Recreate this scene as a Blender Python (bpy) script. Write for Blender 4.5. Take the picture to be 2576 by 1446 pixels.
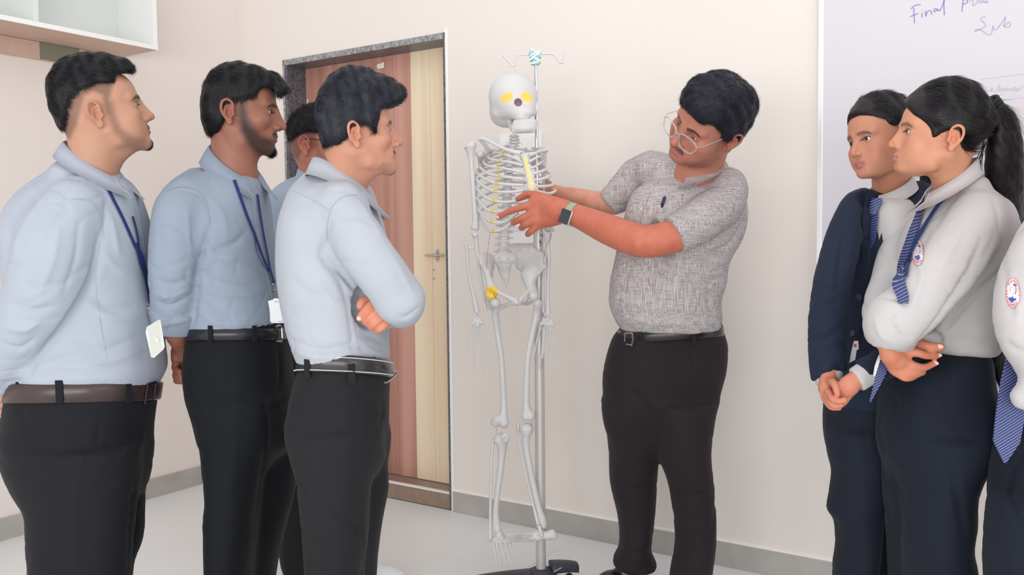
import bpy, math, random, os
import numpy as np
from mathutils import Vector, Matrix
from mathutils.bvhtree import BVHTree
for o in list(bpy.data.objects):
    bpy.data.objects.remove(o, do_unlink=True)
SC = bpy.context.scene
COL = SC.collection
R_ = math.radians
rng = np.random.default_rng(7)

# ------------------------------------------------------------------ camera
FPX, CX, CY = 2200.0, 1288.0, 723.0
CAM = np.array([0.0, 0.0, 1.25])
PITCH, ROLL = R_(-3.2), R_(0.6)
cam_rot = Matrix.Rotation(R_(90) + PITCH, 4, 'X') @ Matrix.Rotation(-ROLL, 4, 'Z')
cd = bpy.data.cameras.new('camera')
cd.sensor_width = 36.0
cd.lens = FPX / 2576.0 * 36.0
cam = bpy.data.objects.new('camera', cd)
cam.matrix_world = Matrix.Translation(CAM) @ cam_rot
cd.clip_start = 0.05
COL.objects.link(cam)
SC.camera = cam
RC = np.array(cam_rot.to_3x3())

# ------------------------------------------------------------------ world, lights, exposure
wd = bpy.data.worlds.new('world'); SC.world = wd; wd.use_nodes = True
wd.node_tree.nodes['Background'].inputs[0].default_value = (0.98, 0.98, 1.0, 1)
wd.node_tree.nodes['Background'].inputs[1].default_value = 1.02
def area(name, loc, target, sx, sy, power, col):
    l = bpy.data.lights.new(name, 'AREA'); l.shape = 'RECTANGLE'
    l.size = sx; l.size_y = sy; l.energy = power; l.color = col
    o = bpy.data.objects.new(name, l); o.location = loc
    o.rotation_euler = (Vector(target) - Vector(loc)).to_track_quat('-Z', 'Y').to_euler()
    COL.objects.link(o); return o
area('window_light', (-1.0, -3.3, 1.15), (0.3, 3.0, 0.2), 5.4, 1.9, 172, (1.0, 0.985, 0.96))
area('ceiling_light', (0.25, 2.0, 2.95), (0.25, 2.3, 0.0), 2.2, 0.9, 5, (1.0, 0.98, 0.96))
area('side_window_light', (3.2, -1.4, 1.9), (-0.2, 2.6, 0.8), 2.0, 1.8, 16, (1.0, 0.985, 0.97))
SC.view_settings.view_transform = 'Standard'
SC.view_settings.look = 'None'
SC.view_settings.gamma = 1.0
SC.view_settings.use_curve_mapping = False
SC.view_settings.exposure = -0.04

# ------------------------------------------------------------------ pixel -> place helpers
def ray(px, py):
    v = RC @ np.array([(px - CX) / FPX, -(py - CY) / FPX, -1.0])
    return v
def W(px, py, d):
    """point whose distance ahead of the viewpoint (world y) is d"""
    v = ray(px, py)
    return CAM + v * (d / v[1])
def proj(p):
    q = (np.asarray(p) - CAM) @ RC
    return np.stack([CX + FPX * q[..., 0] / -q[..., 2], CY - FPX * q[..., 1] / -q[..., 2]], -1)
def onplane(px, py, p0, n):
    v = ray(px, py)
    return CAM + v * (np.dot(np.asarray(p0) - CAM, n) / np.dot(v, n))
def mm(px, d):      # pixels to metres at distance d
    return px * d / FPX

def srgb(r, g, b, a=1.0):
    f = lambda c: (c / 255.0) / 12.92 if c <= 10 else (((c / 255.0) + 0.055) / 1.055) ** 2.4
    return (f(r), f(g), f(b), a)

# ------------------------------------------------------------------ materials
def nt(name):
    m = bpy.data.materials.new(name); m.use_nodes = True
    n = m.node_tree; return m, n, n.nodes['Principled BSDF']
def lnk(n, a, b): n.links.new(a, b)
def mat(name, col, rough=0.5, metal=0.0, spec=0.5, noise=None, bump=None, sheen=0, coat=0, attr=False, sss=0, stretch=None, alpha=None, trans=0):
    """noise=(scale, amount) tints, bump=(scale, strength, distance)"""
    m, n, p = nt(name)
    p.inputs['Roughness'].default_value = rough
    p.inputs['Metallic'].default_value = metal
    p.inputs['Specular IOR Level'].default_value = spec
    if sheen: p.inputs['Sheen Weight'].default_value = sheen
    if coat: p.inputs['Coat Weight'].default_value = coat
    if trans: p.inputs['Transmission Weight'].default_value = trans
    if sss:
        p.inputs['Subsurface Weight'].default_value = sss
        p.inputs['Subsurface Radius'].default_value = (0.012, 0.004, 0.002)
        p.inputs['Subsurface Scale'].default_value = 1.0
    tc = n.nodes.new('ShaderNodeTexCoord')
    mp = n.nodes.new('ShaderNodeMapping'); lnk(n, tc.outputs['Object'], mp.inputs['Vector'])
    if stretch: mp.inputs['Scale'].default_value = stretch
    src = None
    if attr:
        a = n.nodes.new('ShaderNodeAttribute'); a.attribute_name = 'Col'; src = a.outputs['Color']
    if noise:
        ns = n.nodes.new('ShaderNodeTexNoise'); ns.inputs['Scale'].default_value = noise[0]; ns.inputs['Detail'].default_value = 4
        lnk(n, mp.outputs[0], ns.inputs['Vector'])
        mr = n.nodes.new('ShaderNodeMapRange'); mr.inputs[1].default_value = 0.3; mr.inputs[2].default_value = 0.7
        mr.inputs[3].default_value = 1 - noise[1]; mr.inputs[4].default_value = 1 + noise[1]
        lnk(n, ns.outputs[0], mr.inputs[0])
        mx = n.nodes.new('ShaderNodeVectorMath'); mx.operation = 'SCALE'
        if src: lnk(n, src, mx.inputs[0])
        else: mx.inputs[0].default_value = col[:3]
        lnk(n, mr.outputs[0], mx.inputs['Scale']); src = mx.outputs[0]
    if src: lnk(n, src, p.inputs['Base Color'])
    else: p.inputs['Base Color'].default_value = col
    if bump:
        nb = n.nodes.new('ShaderNodeTexNoise'); nb.inputs['Scale'].default_value = bump[0]; nb.inputs['Detail'].default_value = 3
        lnk(n, mp.outputs[0], nb.inputs['Vector'])
        b = n.nodes.new('ShaderNodeBump'); b.inputs['Strength'].default_value = bump[1]; b.inputs['Distance'].default_value = bump[2]
        lnk(n, nb.outputs[0], b.inputs['Height']); lnk(n, b.outputs[0], p.inputs['Normal'])
    return m

# ------------------------------------------------------------------ objects
def new_obj(name, me, parent=None, material=None):
    o = bpy.data.objects.new(name, me)
    COL.objects.link(o)
    if material is not None and me is not None: me.materials.append(material)
    if parent is not None: o.parent = parent
    return o
def thing(name, label, cat, loc=(0, 0, 0), group=None):
    o = bpy.data.objects.new(name, None); COL.objects.link(o)
    o.empty_display_size = 0.1
    o['label'] = label; o['category'] = cat
    if group: o['group'] = group
    o['base'] = 1
    o.location = loc
    return o
def tag(o, label, cat, group=None):
    o['label'] = label; o['category'] = cat
    if group: o['group'] = group
    return o
def mesh_np(name, V, F, parent=None, material=None, smooth=True, col=None):
    """V (N,3) world coordinates, F list/array of polygons; the parent's location is taken off"""
    V = np.asarray(V, float).reshape(-1, 3)
    if parent is not None:
        off = np.zeros(3); q = parent
        while q is not None:
            off += np.array(q.location); q = q.parent
        V = V - off
    me = bpy.data.meshes.new(name)
    if isinstance(F, np.ndarray):
        k = F.shape[1]; nf = len(F)
        me.vertices.add(len(V)); me.vertices.foreach_set('co', V.astype(np.float32).ravel())
        me.loops.add(nf * k); me.loops.foreach_set('vertex_index', F.astype(np.int32).ravel())
        me.polygons.add(nf); me.polygons.foreach_set('loop_start', np.arange(0, nf * k, k, dtype=np.int32))
        me.update(calc_edges=True); me.validate()
    else:
        me.from_pydata([tuple(v) for v in V], [], [tuple(f) for f in F])
    if smooth: me.polygons.foreach_set('use_smooth', np.ones(len(me.polygons), dtype=bool))
    if col is not None:
        at = me.color_attributes.new('Col', 'FLOAT_COLOR', 'POINT')
        c = np.ones((len(V), 4), np.float32); c[:, :3] = col
        at.data.foreach_set('color', c.ravel())
    me.update()
    return new_obj(name, me, parent, material)

class MB:
    """collects shapes into one mesh (world coordinates)"""
    def __init__(s): s.V = []; s.F = []
    def add(s, V, F):
        n = len(s.V); s.V += [tuple(map(float, v)) for v in V]; s.F += [tuple(i + n for i in f) for f in F]
    def box(s, c, h, M=None, bev=0.0):
        M = np.eye(3) if M is None else np.asarray(M)
        c = np.asarray(c, float); h = np.asarray(h, float)
        if bev <= 0:
            V = [c + M @ (h * np.array([x, y, z])) for x in (-1, 1) for y in (-1, 1) for z in (-1, 1)]
            s.add(V, [(0, 1, 3, 2), (4, 6, 7, 5), (0, 4, 5, 1), (2, 3, 7, 6), (0, 2, 6, 4), (1, 5, 7, 3)])
        else:
            V = []; idx = {}
            for x in (-1, 1):
                for y in (-1, 1):
                    for z in (-1, 1):
                        for ax in range(3):
                            q = h - bev; q = q.copy(); q[ax] = h[ax]
                            idx[(x, y, z, ax)] = len(V); V.append(c + M @ (q * np.array([x, y, z])))
            F = []
            for ax in range(3):
                o1, o2 = [a for a in range(3) if a != ax]
                for sg in (-1, 1):
                    f = []
                    for (p, q) in ((-1, -1), (1, -1), (1, 1), (-1, 1)):
                        k = [0, 0, 0]; k[ax] = sg; k[o1] = p; k[o2] = q; f.append(idx[(*k, ax)])
                    F.append(f if sg > 0 else f[::-1])
            for ax in range(3):            # edges parallel to ax
                o1, o2 = [a for a in range(3) if a != ax]
                for p in (-1, 1):
                    for q in (-1, 1):
                        k1 = [0, 0, 0]; k1[ax] = -1; k1[o1] = p; k1[o2] = q; k2 = list(k1); k2[ax] = 1
                        F.append((idx[(*k1, o1)], idx[(*k2, o1)], idx[(*k2, o2)], idx[(*k1, o2)]))
            for x in (-1, 1):
                for y in (-1, 1):
                    for z in (-1, 1): F.append(tuple(idx[(x, y, z, a)] for a in range(3)))
            s.add(V, F)
        return s
    def tube(s, P, r, n=10, cap=True, flat=None):
        P = np.asarray(P, float); m = len(P)
        r = np.full(m, r) if np.isscalar(r) else np.asarray(r, float)
        T = np.gradient(P, axis=0); T /= np.linalg.norm(T, axis=1)[:, None] + 1e-12
        up = np.array([0, 0, 1.0]) if abs(T[0][2]) < 0.9 else np.array([1.0, 0, 0])
        u = np.cross(T[0], up); u /= np.linalg.norm(u); V = []
        for i in range(m):
            u = u - T[i] * np.dot(u, T[i]); u /= np.linalg.norm(u) + 1e-12; w = np.cross(T[i], u)
            for k in range(n):
                a = 2 * math.pi * k / n
                V.append(P[i] + r[i] * (u * math.cos(a) + w * math.sin(a)))
        F = [(i * n + k, i * n + (k + 1) % n, (i + 1) * n + (k + 1) % n, (i + 1) * n + k) for i in range(m - 1) for k in range(n)]
        if cap:
            F.append(tuple(range(n))[::-1]); F.append(tuple((m - 1) * n + k for k in range(n)))
        s.add(V, F); return s
    def ball(s, c, r, nu=14, nv=9, M=None):
        r = np.ones(3) * r if np.isscalar(r) else np.asarray(r, float); M = np.eye(3) if M is None else np.asarray(M)
        V = [np.asarray(c) + M @ (r * np.array([0, 0, 1]))]
        for j in range(1, nv):
            t = math.pi * j / nv
            for i in range(nu):
                a = 2 * math.pi * i / nu
                V.append(np.asarray(c) + M @ (r * np.array([math.sin(t) * math.cos(a), math.sin(t) * math.sin(a), math.cos(t)])))
        V.append(np.asarray(c) - M @ (r * np.array([0, 0, 1])))
        F = [(0, 1 + i, 1 + (i + 1) % nu) for i in range(nu)]
        for j in range(nv - 2):
            for i in range(nu):
                a = 1 + j * nu; b = a + nu
                F.append((a + i, b + i, b + (i + 1) % nu, a + (i + 1) % nu))
        a = 1 + (nv - 2) * nu
        F += [(a + (i + 1) % nu, a + i, len(V) - 1) for i in range(nu)]
        s.add(V, F); return s
    def lathe(s, c, prof, n=24, M=None):
        """prof: (radius, height) pairs"""
        M = np.eye(3) if M is None else np.asarray(M); c = np.asarray(c, float); m = len(prof)
        V = [c + M @ np.array([r * math.cos(2 * math.pi * k / n), r * math.sin(2 * math.pi * k / n), z]) for r, z in prof for k in range(n)]
        F = [(i * n + k, i * n + (k + 1) % n, (i + 1) * n + (k + 1) % n, (i + 1) * n + k) for i in range(m - 1) for k in range(n)]
        F.append(tuple(range(n))[::-1]); F.append(tuple((m - 1) * n + k for k in range(n)))
        s.add(V, F); return s
    def ribbon(s, P, N, w, t=0.0012):
        """flat strip along P (m,3) with surface normals N, half width w, thickness t"""
        P = np.asarray(P, float); N = np.asarray(N, float); m = len(P)
        w = np.full(m, w) if np.isscalar(w) else np.asarray(w, float)
        T = np.gradient(P, axis=0); T /= np.linalg.norm(T, axis=1)[:, None] + 1e-12
        S = np.cross(T, N); S /= np.linalg.norm(S, axis=1)[:, None] + 1e-12
        N = np.cross(S, T)
        V = []
        for i in range(m):
            V += [P[i] - S[i] * w[i], P[i] + S[i] * w[i], P[i] + S[i] * w[i] + N[i] * t, P[i] - S[i] * w[i] + N[i] * t]
        F = []
        for i in range(m - 1):
            a = 4 * i; b = a + 4
            F += [(a + k, a + (k + 1) % 4, b + (k + 1) % 4, b + k) for k in range(4)]
        F.append((3, 2, 1, 0)); e = 4 * (m - 1); F.append((e, e + 1, e + 2, e + 3))
        s.add(V, F); return s
    def prism(s, poly, n, t):
        """closed outline poly (m,3) thickened by t along n"""
        poly = [np.asarray(p, float) for p in poly]; n = np.asarray(n, float); m = len(poly)
        V = poly + [p + n * t for p in poly]
        F = [tuple(range(m))[::-1], tuple(range(m, 2 * m))] + [(i, (i + 1) % m, (i + 1) % m + m, i + m) for i in range(m)]
        s.add(V, F); return s
    def build(s, name, material, parent=None, smooth=True, bevel=0):
        o = mesh_np(name, s.V, s.F, parent, material, smooth)
        if smooth:
            try: o.data.set_sharp_from_angle(angle=R_(40))
            except Exception: pass
        return o

def catmull(P, k=6):
    P = np.asarray(P, float)
    if len(P) < 3: 
        t = np.linspace(0, 1, k + 1)[:, None]; return P[0] * (1 - t) + P[1] * t
    Q = np.vstack([2 * P[0] - P[1], P, 2 * P[-1] - P[-2]]); out = []
    for i in range(1, len(Q) - 2):
        for j in range(k):
            t = j / k
            out.append(0.5 * ((2 * Q[i]) + (-Q[i - 1] + Q[i + 1]) * t + (2 * Q[i - 1] - 5 * Q[i] + 4 * Q[i + 1] - Q[i + 2]) * t * t + (-Q[i - 1] + 3 * Q[i] - 3 * Q[i + 1] + Q[i + 2]) * t ** 3))
    out.append(P[-1]); return np.array(out)

# ------------------------------------------------------------------ implicit surfaces
def f_ell(c, r, M=None):
    c = np.asarray(c, np.float32); r = np.asarray(r, np.float32); rm = float(r.max())
    def f(X):
        q = X - c
        if M is not None: q = q @ np.asarray(M, np.float32)
        k0 = np.sqrt(((q / r) ** 2).sum(-1)); k1 = np.sqrt(((q / (r * r)) ** 2).sum(-1)) + 1e-9
        return k0 * (k0 - 1) / k1
    return f, c - rm, c + rm
def f_rc(a, b, ra, rb, sq=None):
    a = np.asarray(a, np.float32); b = np.asarray(b, np.float32); rm = max(ra, rb)
    ab = b - a; L = float(ab @ ab) + 1e-12
    if sq is not None: ax = np.asarray(sq[0], np.float32); ax = ax / np.linalg.norm(ax); sc = sq[1]; rm = rm / min(sc, 1)
    def f(X):
        q = X - a; t = np.clip((q @ ab) / L, 0, 1)
        v = q - t[..., None] * ab
        r = ra + (rb - ra) * t
        if sq is not None:
            al = v @ ax; v = v + (al * (sc - 1))[..., None] * ax
            return (np.sqrt((v * v).sum(-1)) - r) / max(sc, 1) * (1 if sc >= 1 else 1)
        return np.sqrt((v * v).sum(-1)) - r
    return f, np.minimum(a, b) - rm, np.maximum(a, b) + rm
def f_chain(A, sq=None):
    A = np.asarray(A, float); C = [f_rc(A[i, :3], A[i + 1, :3], A[i, 3], A[i + 1, 3], sq) for i in range(len(A) - 1)]
    lo = np.min([c[1] for c in C], axis=0); hi = np.max([c[2] for c in C], axis=0)
    def f(X):
        sh = X.shape[:-1]; Y = X.reshape(-1, 3); r = np.full(len(Y), 1.0, np.float32)
        for g, l, h in C:
            m = ((Y > l - .07) & (Y < h + .07)).all(1)
            if m.any(): r[m] = np.minimum(r[m], g(Y[m]))
        return r.reshape(sh)
    return f, lo, hi
def f_stack(rows, n=2.3, dens=6):
    """rows: (z, cx, cy, a, b) from the top down"""
    A = catmull(np.array(rows, float), dens); A = A[np.argsort(A[:, 0])]
    z = A[:, 0]
    lo = np.array([(A[:, 1] - A[:, 3]).min(), (A[:, 2] - A[:, 4]).min(), z.min()])
    hi = np.array([(A[:, 1] + A[:, 3]).max(), (A[:, 2] + A[:, 4]).max(), z.max()])
    def f(X):
        zz = X[..., 2]
        cx, cy, a, b = [np.interp(zz, z, A[:, i]).astype(np.float32) for i in (1, 2, 3, 4)]
        q = (np.abs((X[..., 0] - cx) / a) ** n + np.abs((X[..., 1] - cy) / b) ** n) ** (1 / n)
        d = (q - 1) * np.minimum(a, b)
        return np.maximum(d, np.maximum(zz - z[-1], z[0] - zz))
    return f, lo, hi
def smin(a, b, k):
    if k <= 0: return np.minimum(a, b)
    h = np.maximum(k - np.abs(a - b), 0) / k
    return np.minimum(a, b) - h * h * k * 0.25
def smax(a, b, k): return -smin(-a, -b, k)

class Field:
    def __init__(s): s.ops = []
    def add(s, p, k=0.01): s.ops.append(('u', p, k)); return s
    def sub(s, p, k=0.005): s.ops.append(('s', p, k)); return s
    def tube(s, P, r, k=0.01, kk=0.004, sq=None):
        r = [r] * len(P) if np.isscalar(r) else list(r)
        A = np.hstack([np.array(P, float), np.array(r, float)[:, None]])
        if len(A) > 2: A = catmull(A, 3)
        s.add(f_chain(A, sq), k); return s
    def bounds(s):
        lo = np.min([p[1] for o, p, k in s.ops if o == 'u'], axis=0); hi = np.max([p[2] for o, p, k in s.ops if o == 'u'], axis=0)
        return lo, hi
    def grid(s, h, lo=None, hi=None, pad=None):
        l0, h0 = s.bounds(); pad = 3 * h if pad is None else pad
        lo = l0 - pad if lo is None else np.asarray(lo, float); hi = h0 + pad if hi is None else np.asarray(hi, float)
        n = np.ceil((hi - lo) / h).astype(int) + 1
        ax = [(lo[i] + h * np.arange(n[i])).astype(np.float32) for i in range(3)]
        F = np.full(tuple(n), 0.05, np.float32)
        for o, (f, bl, bh), k in s.ops:
            m = k + 2.5 * h
            i0 = np.maximum(np.floor((bl - m - lo) / h).astype(int), 0); i1 = np.minimum(np.ceil((bh + m - lo) / h).astype(int) + 1, n)
            if (i1 <= i0).any(): continue
            sl = tuple(slice(i0[j], i1[j]) for j in range(3))
            X = np.stack(np.meshgrid(ax[0][sl[0]], ax[1][sl[1]], ax[2][sl[2]], indexing='ij'), -1)
            d = f(X)
            F[sl] = smin(F[sl], d, k) if o == 'u' else smax(F[sl], -d, k)
        return F, lo, h
    def at(s, X):
        X = np.asarray(X, np.float32); r = np.full(X.shape[:-1], 0.05, np.float32)
        for o, (f, bl, bh), k in s.ops:
            m = k + 0.03
            sel = ((X > bl - m) & (X < bh + m)).all(-1)
            if not sel.any(): continue
            d = f(X[sel]); r[sel] = smin(r[sel], d, k) if o == 'u' else smax(r[sel], -d, k)
        return r
def nets(F, lo, h, smooth=1):
    F = F.copy()
    for a in range(3):                                            # close the surface at the grid's sides
        sl = [slice(None)] * 3; sl[a] = 0; F[tuple(sl)] = np.maximum(F[tuple(sl)], h * 0.5); sl[a] = -1; F[tuple(sl)] = np.maximum(F[tuple(sl)], h * 0.5)
    S = F < 0; n = np.array(F.shape)
    c = np.zeros(tuple(n - 1), np.int8)
    for dx in (0, 1):
        for dy in (0, 1):
            for dz in (0, 1): c += S[dx:n[0] - 1 + dx, dy:n[1] - 1 + dy, dz:n[2] - 1 + dz]
    act = (c > 0) & (c < 8); I = np.argwhere(act)
    vid = np.full(tuple(n - 1), -1, np.int64); vid[act] = np.arange(len(I))
    g = {}
    for dx in (0, 1):
        for dy in (0, 1):
            for dz in (0, 1): g[(dx, dy, dz)] = F[I[:, 0] + dx, I[:, 1] + dy, I[:, 2] + dz]
    acc = np.zeros((len(I), 3)); cnt = np.zeros(len(I))
    for p in g:
        for a in range(3):
            if p[a] == 0:
                q = list(p); q[a] = 1; q = tuple(q); fa, fb = g[p], g[q]
                m = (fa < 0) != (fb < 0); t = np.where(m, fa / np.where(m, fa - fb, 1), 0)
                pt = np.array(p, float)[None, :].repeat(len(I), 0); pt[:, a] = t
                acc += pt * m[:, None]; cnt += m
    V = lo + h * (I + acc / np.maximum(cnt, 1)[:, None])
    Q = []
    for a in range(3):
        sl0 = [slice(None)] * 3; sl1 = [slice(None)] * 3; sl0[a] = slice(0, -1); sl1[a] = slice(1, None)
        d = S[tuple(sl0)] != S[tuple(sl1)]
        b, e = (a + 1) % 3, (a + 2) % 3
        E = np.argwhere(d); E = E[(E[:, b] > 0) & (E[:, e] > 0) & (E[:, b] < n[b] - 1) & (E[:, e] < n[e] - 1)]
        if not len(E): continue
        def cell(db, de):
            q = E.copy(); q[:, b] += db; q[:, e] += de; return vid[q[:, 0], q[:, 1], q[:, 2]]
        q = np.stack([cell(-1, -1), cell(0, -1), cell(0, 0), cell(-1, 0)], 1)
        fl = ~S[E[:, 0], E[:, 1], E[:, 2]]
        q[fl] = q[fl][:, ::-1]; Q.append(q)
    Q = np.vstack(Q)
    for _ in range(smooth): V = lap(V, Q, 0.5)
    return V, Q
def lap(V, Q, w=0.5):
    k = Q.shape[1]; n = len(V); acc = np.zeros((n, 3)); cnt = np.zeros(n)
    for i in range(k):
        a, b = Q[:, i], Q[:, (i + 1) % k]
        for j in range(3):
            acc[:, j] += np.bincount(a, V[b, j], n) + np.bincount(b, V[a, j], n)
        cnt += np.bincount(a, minlength=n) + np.bincount(b, minlength=n)
    return V * (1 - w) + w * acc / np.maximum(cnt, 1)[:, None]
def vnormals(V, Q):
    d1 = V[Q[:, 2]] - V[Q[:, 0]]; d2 = V[Q[:, 3 % Q.shape[1]]] - V[Q[:, 1]]
    fn = np.cross(d1, d2); N = np.zeros_like(V)
    for i in range(Q.shape[1]):
        for j in range(3): N[:, j] += np.bincount(Q[:, i], fn[:, j], len(V))
    return N / (np.linalg.norm(N, axis=1)[:, None] + 1e-12)
def wnoise(X, f, seed, n=9):
    """smooth noise: a sum of plane waves"""
    r = np.random.default_rng(seed); s = 0
    for _ in range(n):
        d = r.normal(size=3); d /= np.linalg.norm(d)
        s = s + np.sin(X @ (d * f * r.uniform(0.6, 1.6)) + r.uniform(0, 6.28))
    return s / math.sqrt(n / 2) / 2
def f_poly(P, inflate=0.0):
    """signed distance to a closed outline in the (y, z) plane of the local frame"""
    P = np.asarray(P, np.float32)
    def f(Y, Z):
        d = np.full(Y.shape, 1e9, np.float32); ins = np.zeros(Y.shape, bool)
        for i in range(len(P)):
            a, b = P[i], P[(i + 1) % len(P)]; e = b - a; wy, wz = Y - a[0], Z - a[1]
            t = np.clip((wy * e[0] + wz * e[1]) / (e @ e + 1e-12), 0, 1)
            d = np.minimum(d, (wy - e[0] * t) ** 2 + (wz - e[1] * t) ** 2)
            if e[1] != 0:
                c = ((a[1] > Z) != (b[1] > Z)) & (Y < e[0] * (Z - a[1]) / e[1] + a[0]); ins ^= c
        return np.where(ins, -np.sqrt(d), np.sqrt(d)) - inflate
    return f
class Surf:
    """a finished mesh to lay things on, found by looking along a line of sight"""
    def __init__(s, V, Q): s.bvh = BVHTree.FromPolygons([Vector(v) for v in V], [tuple(q) for q in Q.tolist()])
    def hit(s, px, py, off=0.002):
        v = ray(px, py); v = v / np.linalg.norm(v)
        h = s.bvh.ray_cast(Vector(CAM), Vector(v))
        if h[0] is None:
            return None
        n = np.array(h[1]);
        if n @ v > 0: n = -n
        return np.array(h[0]) + n * off, n
    def line(s, pts, off=0.002, dens=6):
        P = []; N = []
        for px, py in catmull(pts, dens):
            r = s.hit(px, py, off)
            if r is not None: P.append(r[0]); N.append(r[1])
        N = np.array(N)
        if len(N) > 2:
            for _ in range(2): N[1:-1] = (N[:-2] + N[1:-1] + N[2:]) / 3
        return np.array(P), N
# ------------------------------------------------------------------ heads
LM = dict(earR=(.080, -.006, -.003), earL=(-.080, -.006, -.003), nose=(0, .124, -.027), eyeR=(.031, .083, .009), eyeL=(-.031, .083, .009),
          chin=(0, .090, -.100), chinb=(0, .080, -.108), mouth=(0, .101, -.058), crown=(0, -.01, .124), bridge=(0, .094, .012), mouthR=(.024, .090, -.058), mouthL=(-.024, .090, -.058), brow=(0,.098,.028), browR=(.030, .088, .031), browL=(-.030, .088, .031))
def frame(az, pitch, roll):
    f = np.array([math.cos(az) * math.cos(pitch), math.sin(az) * math.cos(pitch), math.sin(pitch)])
    r = np.array([math.sin(az), -math.cos(az), 0.0]); u = np.cross(r, f)
    c, s = math.cos(roll), math.sin(roll)
    r2 = r * c + u * s; u2 = u * c - r * s
    return np.stack([r2, f, u2], 1)               # columns: right, forward, up
def fit_head(D, az0, marks, scale=1.0, pitch0=0, roll0=0, free_az=True, iters=60, reg=0.15, free_s=True, fix=False):
    keys = list(marks); L = np.array([LM[k] for k in keys]); T = np.array([marks[k] for k in keys], float)
    c0 = W(*T.mean(0), D)
    x = np.array([R_(az0), R_(pitch0), R_(roll0), c0[0], c0[2], scale]); x0 = x.copy()
    wt = np.array([reg * (1500 if free_az else 6000), 60 * reg, 1200 * reg, 0, 0, 500 * reg if free_s else 1e6])
    if fix: wt = np.array([1e5, 1e5, 1e5, 0, 0, 1e6])
    def res(x):
        M = frame(x[0], x[1], x[2]); p = np.array([x[3], D, x[4]]) + x[5] * L @ M.T
        return np.concatenate([(proj(p) - T).ravel(), wt * (x - x0)])
    for _ in range(iters):
        r = res(x); J = np.zeros((len(r), 6))
        for i in range(6):
            e = np.zeros(6); e[i] = 1e-5; J[:, i] = (res(x + e) - r) / 1e-5
        x = x - np.linalg.lstsq(J.T @ J + 1e-3 * np.eye(6), J.T @ r, rcond=None)[0] * 0.7
    r = res(x)[:2 * len(keys)].reshape(-1, 2)
    return frame(x[0], x[1], x[2]), np.array([x[3], D, x[4]]), x[5]

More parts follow.
